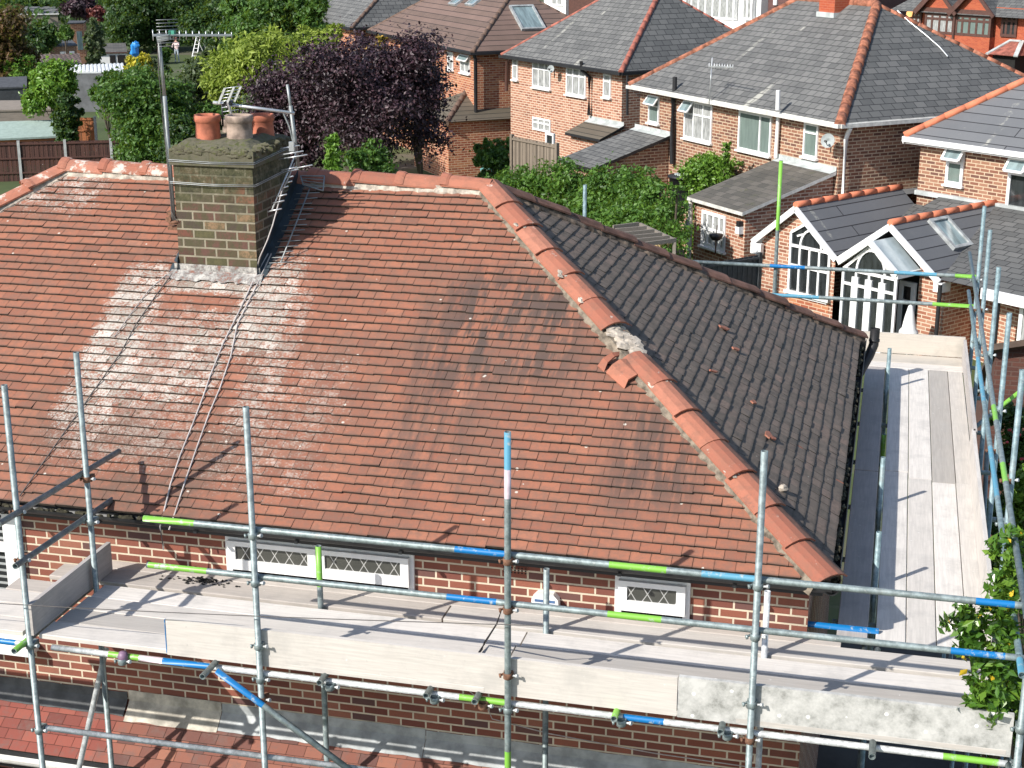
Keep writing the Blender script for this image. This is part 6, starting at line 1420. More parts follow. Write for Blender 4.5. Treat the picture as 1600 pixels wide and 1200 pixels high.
# ------------------------------------------------------------------ leaves
def leaves(name, mat, blobs, n, size, seed, parent=None, clump=26, spread=.17, shell=.62, up=.35, long=1.5, flat=.0):
    """blobs: (cx,cy,cz,rx,ry,rz); leaf-sized rhombs gathered in clumps spread through each blob"""
    rs = np.random.RandomState(seed); B = np.array(blobs, float); vol = (B[:, 3] * B[:, 4] * B[:, 5]) ** (2 / 3.); vol /= vol.sum(); nc = max(1, n // clump)
    bi = rs.choice(len(B), nc, p=vol); d = rs.randn(nc, 3); d /= np.linalg.norm(d, axis=1)[:, None]
    r = shell + (1 - shell) * rs.rand(nc) ** .6; r = np.where(rs.rand(nc) < .25, rs.rand(nc) * .9, r); r *= 1 + rs.randn(nc) * .07
    cc = B[bi, :3] + d * r[:, None] * B[bi, 3:]
    k = clump; C_ = np.repeat(cc, k, 0); D_ = np.repeat(d, k, 0); S_ = np.repeat(B[bi, 3:].mean(1), k) * spread * np.repeat(.6 + .9 * rs.rand(nc), k)
    P_ = C_ + rs.randn(len(C_), 3) * S_[:, None] * np.array([1, 1, .75]); P_[:, 2] = np.maximum(P_[:, 2], (G0 if P_[:, 1].mean() > 10 else 0) + .04)
    nn = D_ * .8 + rs.randn(len(C_), 3) * .75 + np.array([0, 0, up]); nn /= np.linalg.norm(nn, axis=1)[:, None]
    tt = np.cross(nn, rs.randn(len(C_), 3)); tt /= np.linalg.norm(tt, axis=1)[:, None]; bb = np.cross(nn, tt)
    sz = size * (.6 + .8 * rs.rand(len(C_)))[:, None]
    V = np.stack([P_ - tt * sz * long * .5, P_ + bb * sz * .42 + nn * sz * .08, P_ + tt * sz * long * .5, P_ - bb * sz * .42 + nn * sz * .08], 1).reshape(-1, 3)
    m = len(C_); F = np.arange(m * 4).reshape(m, 4); T = np.clip(np.repeat(rs.rand(nc), k) * .6 + rs.rand(m) * .4, 0, 1)
    me = bpy.data.meshes.new(name)
    if parent is not None: V = V - np.array(parent.location)
    me.vertices.add(len(V)); me.vertices.foreach_set('co', V.astype(np.float32).ravel()); me.loops.add(m * 4); me.loops.foreach_set('vertex_index', F.astype(np.int32).ravel())
    me.polygons.add(m); me.polygons.foreach_set('loop_start', (np.arange(m) * 4).astype(np.int32)); me.polygons.foreach_set('loop_total', np.full(m, 4, dtype=np.int32))
    me.polygons.foreach_set('use_smooth', np.zeros(m, dtype=bool)); me.update(calc_edges=True)
    at_ = me.attributes.new('tint', 'FLOAT', 'FACE'); at_.data.foreach_set('value', T.astype(np.float32)); me.materials.append(mat)
    o = bpy.data.objects.new(name, me); scene.collection.objects.link(o); o.parent = parent; return o
M['bark'] = m_plain('bark', (0.09, 0.07, 0.05), .95, var=.4, scale=8)
LM = dict(hedge=m_leaf('hedge_leaf', (0.034, 0.085, 0.016), (0.078, 0.176, 0.026), (0.169, 0.312, 0.046)),
          green=m_leaf('mid_green_leaf', (0.029, 0.072, 0.016), (0.065, 0.150, 0.026), (0.130, 0.247, 0.039)),
          dark=m_leaf('dark_green_leaf', (0.016, 0.044, 0.013), (0.036, 0.086, 0.021), (0.078, 0.150, 0.036)),
          lime=m_leaf('lime_willow_leaf', (0.130, 0.189, 0.026), (0.260, 0.338, 0.046), (0.416, 0.494, 0.091), rough=.6),
          plum=m_leaf('dark_plum_leaf', (0.016, 0.009, 0.013), (0.042, 0.021, 0.029), (0.111, 0.055, 0.068), trans=.12),
          laurel=m_leaf('bright_laurel_leaf', (0.065, 0.150, 0.019), (0.143, 0.286, 0.036), (0.260, 0.429, 0.065), rough=.4),
          grey=m_leaf('grey_green_leaf', (0.052, 0.078, 0.039), (0.098, 0.137, 0.065), (0.182, 0.221, 0.130)),
          yellow=m_leaf('golden_leaf', (0.325, 0.286, 0.026), (0.546, 0.468, 0.026), (0.780, 0.650, 0.052)),
          russet=m_leaf('russet_leaf', (0.046, 0.029, 0.013), (0.111, 0.065, 0.026), (0.195, 0.098, 0.039)),
          red=m_leaf('maroon_leaf', (0.065, 0.019, 0.019), (0.156, 0.039, 0.033), (0.260, 0.078, 0.052), trans=.15),
          autumn=m_leaf('yellow_orange_leaf', (0.208, 0.182, 0.039), (0.390, 0.286, 0.052), (0.598, 0.338, 0.065)),
          shrub=m_leaf('glossy_shrub_leaf', (0.036, 0.098, 0.016), (0.085, 0.195, 0.026), (0.221, 0.364, 0.046), rough=.28, yellow=(0.806, 0.546, 0.039)))
def tree(name, label, cat, px, py, dep, rx, ry, kind, n, size, seed, depth_k=.8, nb=9, trunk=True, group=None, base=None, low=False, **kw):
    """crown centred on the sight line (px,py) at depth dep metres, half-sizes rx, ry in photo pixels"""
    gk = 1.0
    if dep > 30: gk = 1.22 if dep < 60 else 1.09
    dep *= gk; size *= gk; gr_ = G0 if dep > 25 else 0.0
    d = ray(px, py); c = CAM + d * dep; R = rx * dep / FPX; Hh = ry * dep / FPX; rs = random.Random(seed)
    root = thing(name, label, cat, (c[0], c[1], gr_), 0, group)
    bl = []
    for k in range(nb):
        a = rs.uniform(0, 6.28); q = rs.uniform(.25, .62) if nb < 20 else rs.uniform(.3, .85); zz = rs.uniform(-.55, .6) if nb < 20 else rs.uniform(-.8, .8) * (1.05 - .45 * q); s_ = rs.uniform(.36, .56) if nb < 20 else rs.uniform(.16, .38)
        bl.append((c[0] + math.cos(a) * q * R, c[1] + math.sin(a) * q * R * depth_k, c[2] + zz * Hh, R * s_, R * s_ * depth_k, min(Hh, R) * s_ * 1.0))
    bl.append((c[0], c[1], c[2], R * .6, R * .6 * depth_k, Hh * .7))
    if low:
        zb = c[2] - Hh * .4
        while zb > gr_ + .3:
            for q in range(4): bl.append((c[0] + rs.uniform(-.6, .6) * R, c[1] + rs.uniform(-.5, .5) * R * depth_k, zb, R * .5, R * .5 * depth_k, R * .45))
            zb -= R * .5
        n = int(n * (1 + .3 * len(bl) / nb))
    leaves('crown', LM[kind], bl, n, size, seed, root, **kw) if True else None
    m_ = MB(); rt = max(.04, R * (.06 if 'tree' in name else .03)); top = Vector((c[0], c[1], c[2] + Hh * .2)); b0 = Vector((c[0], c[1], gr_)); mid = b0.lerp(top, .5) + Vector((rt, 0, 0))
    m_.path([b0, mid, top], [rt * 1.3, rt, rt * .4], 8)
    for b in bl[:7]: m_.path([b0.lerp(top, .45), (b0.lerp(top, .6) + Vector(b[:3])) / 2, Vector(b[:3])], [rt * .5, rt * .35, rt * .12], 6)
    m_.build('trunk', M['bark'], root)
    return root, bl
# dark plum tree, willow, broad bush
tree('plum_tree', 'large dark purple leaved tree behind the ridge, right of the aerials', 'tree', 548, 158, 41, 162, 128, 'plum', 46000, .066, 1, nb=26, shell=.35, spread=.26)
tree('plum_tree', 'lower dark purple leaved tree behind the chimney aerial, joined to the big one', 'tree', 450, 205, 43, 70, 80, 'plum', 14000, .075, 2, nb=9, shell=.4)
tree('plum_tree', 'wispy purple leaved tree in front of the orange brick house windows', 'tree', 652, 150, 42, 62, 95, 'plum', 9500, .07, 3, nb=12, shell=.5, spread=.3)
tree('willow_tree', 'bright lime green feathery tree above the chimney pots', 'tree', 385, 130, 50, 92, 78, 'lime', 24000, .085, 4, nb=13, long=2.6, shell=.4)
tree('willow_tree', 'yellow green feathery tree at the left of the dark purple trees', 'tree', 480, 100, 53, 50, 55, 'lime', 8000, .09, 5, nb=8, long=2.4)
tree('round_bush', 'dense rounded green bush left of the tall aerial mast', 'bush', 230, 178, 47, 76, 78, 'green', 28000, .085, 6, nb=14, shell=.55, spread=.16, low=True)
tree('round_bush', 'dark green bush behind the tall aerial mast next to the orange fence', 'bush', 285, 215, 45, 40, 55, 'dark', 9000, .08, 61, nb=8, low=True)
tree('climbing_shrub', 'slim bright green shrub rising in front of the purple tree by the ridge', 'shrub', 521, 232, 36, 14, 36, 'laurel', 3200, .06, 7, nb=6, low=True)
tree('climbing_shrub', 'low green shrub just behind the ridge tiles right of the drooping aerial', 'shrub', 575, 245, 37, 42, 28, 'green', 6000, .06, 8, nb=8, low=True)
tree('autumn_shrub', 'small yellow and orange tinted tree in front of the orange brick wall', 'tree', 592, 76, 47, 15, 26, 'autumn', 2400, .08, 9, nb=6)
tree('autumn_shrub', 'yellowing treetop in front of the grey slate house at the top', 'tree', 520, 60, 56, 25, 28, 'lime', 3600, .09, 10, nb=6)
# hedge
rs = random.Random(77); bl = []
for x, y, d_ in ((792, 266, 50), (825, 258, 50), (858, 262, 48), (890, 252, 47), (920, 268, 46), (950, 266, 45), (980, 264, 44), (1010, 268, 43), (1034, 270, 42), (1050, 285, 40.5), (810, 262, 49), (875, 264, 47), (935, 274, 45), (995, 276, 43), (1020, 282, 42)):
    for off, rr in ((22, .62), (52, .8), (90, .95), (130, 1.0)):
        P_ = CAM + ray(x + rs.uniform(-8, 8), y + off + rs.uniform(-6, 6)) * (d_ + rs.uniform(-.8, .8)); rr *= (.62 if x > 1015 else 1); bl.append((P_[0], P_[1], P_[2], rr, rr * .8, rr * .8))
hg = thing('garden_hedge', 'long bushy green hedge between the tiled roof and the slate lean-to', 'hedge', (bl[28][0], bl[28][1], G0)); leaves('foliage', LM['hedge'], bl, 70000, .085, 21, hg, shell=.5, spread=.2, clump=20)
m_ = MB()
for b in bl[::4]: m_.path([(b[0], b[1], G0), (b[0] + .1, b[1], b[2])], [.06, .03], 6)
m_.build('stems', M['bark'], hg)
tree('garden_bush', 'light green bush against the tan brick wall left of the slate lean-to', 'bush', 1112, 268, 39, 50, 26, 'laurel', 9000, .06, 22, nb=10, low=True)
tree('conifer_sapling', 'thin upright sapling in front of the tan brick wall below the large window', 'shrub', 1134, 235, 38, 9, 22, 'laurel', 900, .05, 23, nb=4, low=True)
tree('garden_bush', 'rough green bush next to the grey panel fence', 'bush', 775, 238, 43, 32, 26, 'green', 6000, .07, 24, nb=7, low=True)
# far left trees
FT = [('broad_tree', 'big dark green tree filling the top of the view left of the willow', 245, 12, 112, 95, 56, 'dark', 26000, .19, 30), ('broad_tree', 'dark green tree behind the tall mast tip', 335, 36, 108, 60, 45, 'dark', 13000, .18, 31),
      ('broad_tree', 'mid green tree at the top left of the grey slate house', 425, 25, 76, 75, 50, 'green', 18000, .14, 32), ('broad_tree', 'bright green tree at the top edge above the willow', 392, 5, 90, 45, 35, 'green', 8000, .16, 33),
      ('broad_tree', 'green tree touching the grey slate roof at the top', 490, 30, 68, 34, 48, 'green', 8000, .13, 34),
      ('russet_tree', 'tall russet brown tree at the top left corner', 8, 65, 80, 48, 75, 'russet', 18000, .15, 35), ('round_tree', 'dark rounded tree behind the russet one near the tiled shed', 62, 60, 92, 36, 26, 'dark', 7000, .15, 36),
      ('maroon_tree', 'dark maroon tree at the top behind the orange brick outbuilding', 122, 14, 104, 34, 20, 'plum', 6000, .17, 37), ('maroon_tree', 'reddish maroon shrub at the top between dark trees', 150, 20, 100, 16, 12, 'red', 2500, .15, 38),
      ('round_tree', 'spiky green tree next to the small orange brick outbuilding', 147, 45, 82, 16, 20, 'grey', 3000, .13, 39), ('round_tree', 'small green round tree left of the orange brick outbuilding', 100, 50, 86, 16, 12, 'green', 2500, .13, 40),
      ('grey_shrub', 'grey green shrub with pale flowers right of the tall mast', 318, 116, 62, 44, 28, 'grey', 9000, .10, 41), ('grey_shrub', 'dark shrub between the tall mast and the willow', 330, 88, 78, 22, 18, 'grey', 3000, .12, 42),
      ('laurel_bush', 'bright laurel bush at the left edge above the black shed', 22, 104, 80, 34, 24, 'laurel', 6500, .10, 43), ('laurel_bush', 'large glossy bright green laurel bush beside the black shed', 80, 138, 57, 46, 42, 'laurel', 16000, .10, 44), ('laurel_bush', 'dark lower laurel bush beside the yellow boat', 104, 168, 55, 24, 30, 'dark', 9000, .09, 45),
      ('golden_shrub', 'golden yellow shrub above the rounded green bush', 218, 96, 60, 26, 13, 'yellow', 3200, .09, 46), ('garden_bush', 'low green bush by the pale corrugated roof', 175, 128, 58, 26, 22, 'green', 3600, .09, 48),
      ('broad_tree', 'shadowy tree at the top left behind the lawn', 60, 2, 130, 60, 14, 'dark', 6000, .25, 49), ('broad_tree', 'dark tree along the top between the maroon tree and the big green one', 192, 42, 110, 32, 30, 'dark', 8000, .16, 50)]
for (nm, lb_, x, y, dp, rx, ry, kd, n, sz, sd) in FT: tree(nm, lb_, 'tree' if 'tree' in nm else 'bush', x, y, dp, rx, ry, kd, n, sz, sd, nb=10, shell=.45, low=(dp < 100 and sd not in (43, 44, 47, 48, 40, 36)))
tree('garden_bush', 'dull green shrub behind the golden shrub and the tall mast', 'bush', 248, 108, 60, 22, 16, 'grey', 3500, .09, 54, nb=8, low=True)
tree('garden_bush', 'mixed green shrubs around the white corrugated outbuilding wall', 'bush', 165, 150, 54, 30, 24, 'green', 5000, .09, 55, nb=8)
tree('garden_bush', 'deep green shrub under the reflector grid beside the chimney pots', 'bush', 330, 190, 47, 40, 40, 'green', 7000, .08, 56, nb=9, low=True)
tree('garden_bush', 'brownish green shrub between willow and plum trees', 'bush', 420, 190, 46, 50, 50, 'grey', 7000, .08, 57, nb=9, low=True)
tree('garden_bush', 'small pale shrub below the step ladder in the far garden', 'bush', 304, 99, 98, 18, 11, 'grey', 2200, .12, 58, nb=6)
tree('garden_bush', 'small dark shrub left of the standing person in the far garden', 'bush', 257, 88, 104, 14, 16, 'green', 2200, .13, 59, nb=6, low=True)
tree('garden_bush', 'dark hedge clump behind the standing person in the far garden', 'bush', 285, 68, 118, 26, 18, 'dark', 4200, .16, 60, nb=8, low=True)
# background fill: distant belt of gardens
rs = random.Random(5); bl = []
for k in range(60): 
    x = rs.uniform(-40, 560); P_ = onz(x, rs.uniform(-60, -15) + 30 * (x > 500), 0) if False else CAM + ray(x, rs.uniform(-45, 5)) * rs.uniform(128, 175); r = rs.uniform(3, 6); bl.append((P_[0], P_[1], max(r * .7, min(P_[2], 7)), r, r, r * .9))
tag(leaves('distant_trees', LM['dark'], bl, 26000, .35, 90, None, shell=.5), kind='stuff')

# leafy shrub growing up by the front right scaffold corner
def shrub(label, blobs, n, size, seed, base, group=None):
    root = thing('leafy_shrub', label, 'shrub', base); leaves('foliage', LM['shrub'], blobs, n, size, seed, root, clump=14, spread=.22, shell=.45, up=.5, long=1.9)
    m_ = MB(); rs = random.Random(seed); b0 = Vector(base)
    for b in blobs: m_.path([b0 + Vector((rs.uniform(-.1, .1), rs.uniform(-.1, .1), 0)), (b0 + Vector(b[:3])) / 2 + Vector((rs.uniform(-.1, .1), 0, .4)), Vector(b[:3])], [.03, .02, .008], 6)
    m_.build('stems', M['bark'], root); return root
def sb(px, py, Y, r): P_ = ony(px, py, Y); return (P_[0], P_[1], P_[2], r, r, r)
shrub('glossy green leafy shrub hanging over the right end of the front platform', [sb(1510, 975, -.95, .13), sb(1530, 1010, -1.0, .14), sb(1560, 965, -.9, .12), sb(1555, 1040, -1.05, .15), sb(1530, 1085, -1.15, .12), sb(1560, 1095, -1.1, .14), sb(1590, 1070, -.9, .16), sb(1580, 1000, -.9, .13), sb(1600, 1110, -.9, .16), sb(1545, 1110, -1.16, .10)], 2600, .042, 5, (1.75, -.8, 0))
shrub('glossy green leafy branch in front of the side guard rails above the platform corner', [sb(1570, 860, -.2, .11), sb(1575, 905, -.3, .13), sb(1562, 930, -.5, .10), sb(1592, 880, -.1, .12), sb(1598, 940, -.5, .14), sb(1585, 835, .0, .07)], 1300, .042, 6, (2.0, -.1, 0))
tree('garden_bush', 'dark bush with red flowers behind the side guard rails', 'bush', 1590, 690, 21, 42, 70, 'dark', 7000, .05, 51, nb=9, low=True)
tree('garden_bush', 'light green bush behind the side guard rails below the flowers', 'bush', 1612, 745, 17, 34, 50, 'laurel', 3600, .05, 52, nb=7, low=True)
tree('garden_bush', 'dark bush low behind the shrub at the right edge', 'bush', 1610, 1000, 13.5, 40, 120, 'dark', 6000, .05, 53, nb=8, low=True)
rs = random.Random(4); m_ = MB(); 
for k in range(9): lump(m_, CAM + ray(1588 + rs.uniform(-16, 12), 700 + rs.uniform(-35, 30)) * 20.1, (.02, .02, .018), k, n1=4, n2=6)
o = m_.build('red_flowers', m_plain('red_petals', (0.45, 0.04, 0.05), .6), None); recentre(o); tag(o, 'scattered red flowers on the dark bush behind the side guard rails', 'flowers', kind='stuff')

# ------------------------------------------------------------------ sheds and fences of the gardens
M['timber_old'] = m_wood('old_grey_timber', (0.26, 0.23, 0.20), var=.4, stain=.3); M['timber_brown'] = m_wood('dark_brown_fence', (0.10, 0.045, 0.035), var=.3, along='z', stain=.1); M['timber_orange'] = m_wood('orange_fence', (0.38, 0.14, 0.055), var=.25, along='z', stain=.1)
M['timber_fence'] = m_wood('grey_brown_fence', (0.24, 0.20, 0.16), var=.3, along='z', stain=.2); M['concrete'] = m_plain('concrete_post', (0.42, 0.43, 0.42), .9, var=.2)
M['corr_white'] = m_plain('white_corrugated_sheet', (0.62, 0.64, 0.65), .5, var=.12); M['felt_green'] = m_plain('pale_green_felt', (0.30, 0.38, 0.34), .85, var=.12); M['felt_black'] = m_plain('dark_grey_felt', (0.075, 0.08, 0.09), .85, var=.2); M['shed_black'] = m_plain('black_shed_boards', (0.05, 0.055, 0.06), .8, var=.25)
M['roof_pan'] = m_slate('old_brown_pantile', [(0.13, 0.09, 0.075), (0.18, 0.12, 0.10), (0.22, 0.16, 0.14)], .25, 1.2, line=(0.05, 0.035, 0.03), ms=.05)
def shed(name, label, cat, fl, fr_, br, bl, z0, z1, roofm, wallm, over=.12, th=.08, corr=False, door=None, trim=None):
    z0 += G0; z1 += G0; P_ = [Vector(onz(*fl, z0)), Vector(onz(*fr_, z0)), Vector(onz(*br, z1)), Vector(onz(*bl, z1))]; cen = sum(P_, Vector()) / 4
    e = (P_[1] - P_[0]); root = thing(name, label, cat, (cen.x, cen.y, G0), math.atan2(e.y, e.x))
    m_ = MB(); lo = [q - Vector((0, 0, th)) for q in P_]
    if corr:
        n = max(8, int(e.length / .22)); 
        for i in range(n):
            for k, hh in ((0, 0), (1, .035)):
                u0_, u1_ = (i + k * .5) / n, (i + k * .5 + .5) / n; up_ = Vector((0, 0, hh)); m_.face([P_[0].lerp(P_[1], u0_) + up_, P_[0].lerp(P_[1], u1_) + up_, P_[3].lerp(P_[2], u1_) + up_, P_[3].lerp(P_[2], u0_) + up_])
                if k: m_.face([P_[0].lerp(P_[1], u0_), P_[0].lerp(P_[1], u1_), P_[0].lerp(P_[1], u1_) + up_, P_[0].lerp(P_[1], u0_) + up_]); m_.face([P_[0].lerp(P_[1], u0_), P_[0].lerp(P_[1], u0_) + up_, P_[3].lerp(P_[2], u0_) + up_, P_[3].lerp(P_[2], u0_)]); m_.face([P_[0].lerp(P_[1], u1_) + up_, P_[0].lerp(P_[1], u1_), P_[3].lerp(P_[2], u1_), P_[3].lerp(P_[2], u1_) + up_])
    m_.face(P_)
    for i in range(4): j = (i + 1) % 4; m_.face([lo[i], lo[j], P_[j], P_[i]], 1)
    m_.face(lo[::-1], 1); m_.build('roof', [M[roofm], M[trim or roofm]], root)
    q = []; 
    for k in range(4): v_ = P_[k].lerp(cen, .07); q.append(Vector((v_.x, v_.y, P_[k].z - th)))
    m_ = MB()
    for i in range(4): j = (i + 1) % 4; m_.face([Vector((q[i].x, q[i].y, G0)), Vector((q[j].x, q[j].y, G0)), q[j], q[i]])
    m_.build('wall', M[wallm], root)
    if door:
        for k, (u0_, u1_, za_, zb_, mt, nm_) in enumerate(door):
            a_, b_ = q[0].lerp(q[1], u0_), q[0].lerp(q[1], u1_); nrm = Vector((e.y, -e.x, 0)).normalized() * .03; m_ = MB(); m_.hexa([Vector((p_.x, p_.y, zz + G0)) + o_ for zz in (za_, zb_) for p_, o_ in ((a_, nrm), (b_, nrm), (b_, nrm * 0), (a_, nrm * 0))]); m_.build(nm_, M[mt], root)
    return root
shed('playhouse', 'wooden playhouse with pale green felt roof behind the brown fence', 'playhouse', (-8, 217), (100, 212), (94, 187), (-8, 190), 1.25, 1.75, 'felt_green', 'timber_orange', door=[(.02, .45, .3, 1.05, 'soot', 'window'), (.5, .62, .3, 1.05, 'soot', 'window'), (.66, .92, .3, 1.05, 'soot', 'window')])
shed('garden_shed', 'old weathered timber shed with grey board roof behind the green-roofed playhouse', 'shed', (-10, 172), (88, 170), (86, 156), (-10, 157), 1.9, 2.2, 'timber_old', 'timber_old')
shed('garden_shed', 'black shed with dark felt roof at the left edge', 'shed', (-12, 137), (42, 135), (42, 119), (-12, 121), 2.1, 2.5, 'felt_black', 'shed_black')
shed('garage', 'long grey outbuilding with white corrugated roof', 'outbuilding', (57, 113), (196, 112), (192, 99), (60, 104), 2.2, 2.5, 'corr_white', 'felt_grey', corr=True)
shed('tiled_shed', 'shed with brown pantile roof behind the white corrugated one', 'shed', (57, 103), (128, 100), (124, 83), (50, 86), 2.2, 2.45, 'roof_pan', 'brick_brown')
shed('flat_roof_shed', 'low outbuilding with dark blue-grey flat roof and white window patches', 'shed', (77, 72), (121, 70), (112, 62), (74, 64), 2.3, 2.35, 'felt_black', 'brick_brown', door=[(.35, .6, .9, 1.9, 'white', 'window'), (.7, .9, .9, 1.9, 'white', 'window')])
shed('slate_shed', 'outbuilding with mottled dark slate roof and black openings', 'outbuilding', (150, 82), (199, 81), (196, 67), (146, 68), 2.2, 2.5, 'slate_brown', 'render_white', door=[(.42, .62, .2, 2.0, 'soot', 'doorway'), (.68, .96, .2, 2.0, 'soot', 'doorway')], trim='brown')
shed('brick_outbuilding', 'small orange brick outbuilding with a single pale window', 'outbuilding', (105, 36), (131, 35), (135, 32), (108, 32), 3.1, 3.1, 'felt_black', 'brick_orange', door=[(.5, .85, 1.2, 2.5, 'glass_sky', 'window')])
shed('pale_roof_shed', 'distant outbuilding with pale roof edge at the top left', 'outbuilding', (31, 22), (92, 21), (88, 10), (40, 10), 2.5, 2.9, 'felt_grey', 'timber_old', trim='white')
def fence(label, a, b, h, matk, post=1.83, pc=True, z0=0.0, thick=.05, name='fence', rail=True, cap=False, n_only=None, lead=.0):
    a, b = Vector(a), Vector(b); a.z = b.z = G0; h += G0; z0 = G0; d = (b - a); L = d.length; d.normalize(); n = max(1, int(round(L / post))); root = thing(name, label, 'fence', (a + b) / 2, math.atan2(d.y, d.x)); st = L / n; s = Vector((d.y, -d.x, 0))
    for i in range(n):
        m_ = MB(); p0 = a + d * (st * i + .06); w = st - .12; k = int(w / .09)
        for j in range(k):
            q0 = p0 + d * (w * j / k); q1 = p0 + d * (w * (j + .93) / k); o_ = s * (.012 if j % 2 else 0)
            m_.hexa([Vector((v_.x, v_.y, zz)) for zz in (z0, h) for v_ in (q0 + o_, q1 + o_, q1 + o_ - s * .02, q0 + o_ - s * .02)], 0, random.Random(j + i * 31).random())
        if rail:
            for zz in (.35, .95, h - G0 - .08): m_.bar(p0 + s * .03 + Vector((0, 0, zz)), p0 + s * .03 + d * w + Vector((0, 0, zz)), .04, .06)
        m_.build('fence_panel', M[matk], root)
    for i in range(n + 1):
        m_ = MB(); p_ = a + d * st * i; m_.bar(p_, p_ + Vector((0, 0, h - G0 + .06)), .11, .11, up=s); m_.build('post', M['concrete' if pc else matk], root)
    return root
# brown fence: posts seen at x=30 and x=104
zf = 1.62; A0, A1 = onz(34, 283, G0), onz(106, 281, G0); d_ = A1 - A0
fence('dark brown panel fence with pale concrete posts behind the left roof slope', A0 - d_ * 1, A0 + d_ * 3, zf, 'timber_brown', post=np.linalg.norm(d_))
O0, O1 = onz(97, 226, 0) if False else onz(90, 236, G0), onz(152, 236, G0)
fence('orange larch panel fence with one concrete post between playhouse and round bush', O0, O1, 1.55, 'timber_orange', post=np.linalg.norm(O1 - O0) / 2.4)
G0_, G1_ = onz(800, 262, 0), onz(868, 262, 0); fence('weathered grey panel fence behind the hedge, in front of the salmon brick extension', CAM + ray(800, 262) * 51, CAM + ray(870, 255) * 49, 3.75, 'timber_fence', post=2.2, pc=False)
K0, K1 = onz(1098, 413, 1.1), onz(1187, 398, 1.1); fence('black boarded fence between the slate lean-to and the garden room', K0, K1, 2.0, 'shed_black', pc=False)
# pergola slats behind the rear hip
pg = thing('pergola', 'grey slatted pergola roof behind the rear hip tiles', 'pergola', onz(1010, 368, 2.2) * np.array([1, 1, 0]) + np.array([0, 0, G0]))
sl = [((958, 355), (998, 350)), ((962, 360), (1010, 356)), ((972, 366), (1022, 361)), ((984, 371), (1034, 366)), ((994, 376), (1046, 371)), ((1004, 382), (1056, 375))]
m_ = MB()
for a_, b_ in sl: m_.bar(onz(*a_, 2.3), onz(*b_, 2.3), .05, .10)
m_.build('slats', M['timber_old'], pg); m_ = MB(); m_.bar(onz(962, 356, 2.2), onz(1012, 388, 2.2), .06, .1); m_.bar(onz(1000, 351, 2.2), onz(1054, 376, 2.2), .06, .1)
for q in ((1000, 351), (1054, 376), (962, 356)): P_ = onz(*q, 2.2); m_.bar(P_, (P_[0], P_[1], G0), .08, .08)
m_.build('frame', M['timber_old'], pg)
lg = thing('timber_offcuts', 'pale sawn log ends stacked below the slatted pergola', 'logs', onz(1035, 392, 1.4) * np.array([1, 1, 0]) + np.array([0, 0, G0])); m_ = MB(); rs = random.Random(2)
for k in range(5): P_ = Vector(onz(1026 + k * 4.5, 382 + (k % 2) * 4, 1.5)); m_.tube(P_, P_ + Vector((rs.uniform(-.3, .3), .35, .05)), .09, 8)
m_.build('logs', m_plain('sawn_wood', (0.50, 0.36, 0.18), .8), lg); m_ = MB(); P_ = Vector(onz(1035, 392, 1.4)); m_.box(P_.x - .5, P_.x + .5, P_.y - .1, P_.y + .5, G0, 1.35); m_.build('log_pile', M['bark'], lg)
# turquoise chair behind ridge
P_ = Vector(onz(762, 262, .5 + G0)); tc = thing('garden_chair', 'turquoise metal garden chair behind the hip end of the ridge', 'chair', (P_.x, P_.y, G0)); TQ = m_plain('turquoise_paint', (0.15, 0.42, 0.40), .5)
m_ = MB(); [m_.tube((P_.x - .25 + .1 * k, P_.y + .2, G0 + .5), (P_.x - .25 + .1 * k, P_.y + .28, G0 + .98), .014, 6) for k in range(6)]; m_.tube((P_.x - .27, P_.y + .28, G0 + .98), (P_.x + .27, P_.y + .28, G0 + .98), .02, 6); m_.build('backrest', TQ, tc)
m_ = MB(); m_.box(P_.x - .27, P_.x + .27, P_.y - .25, P_.y + .22, G0 + .44, G0 + .48); m_.build('seat', TQ, tc)
for sx__ in (-.24, .24):
    for sy__ in (-.22, .2): m_ = MB(); m_.tube((P_.x + sx__, P_.y + sy__, G0), (P_.x + sx__, P_.y + sy__, G0 + .45), .016, 6); m_.build('leg', TQ, tc)
# yellow boat-shaped cover and blue tarpaulin
P_ = Vector(onz(137, 138, 0)); m_ = MB(); lump(m_, P_, (.75, .5, .26), 3, n1=9, n2=14); sd_b = thing('inflatable_boat', 'small yellow inflatable boat beside the laurel bush', 'boat', (P_.x, P_.y, G0)); m_.build('hull', m_plain('yellow_plastic', (0.75, 0.55, 0.06), .45, var=.08), sd_b)
m_ = MB(); m_.box(P_.x - 1.0, P_.x + .9, P_.y - .5, P_.y + .6, -.35, -.22); m_.build('stand', M['timber_orange'], sd_b)
P_ = Vector(onz(210, 80, .2)); m_ = MB(); lump(m_, P_, (.30, .3, .55), 6, n1=7, n2=8); lump(m_, P_ + Vector((.15, 0, .45)), (.24, .2, .25), 8); o = m_.build('tarpaulin', m_plain('bright_blue_sheet', (0.03, 0.25, 0.68), .4, var=.2), None); recentre(o); tag(o, 'crumpled bright blue tarpaulin beside the dark slate outbuilding', 'tarpaulin')
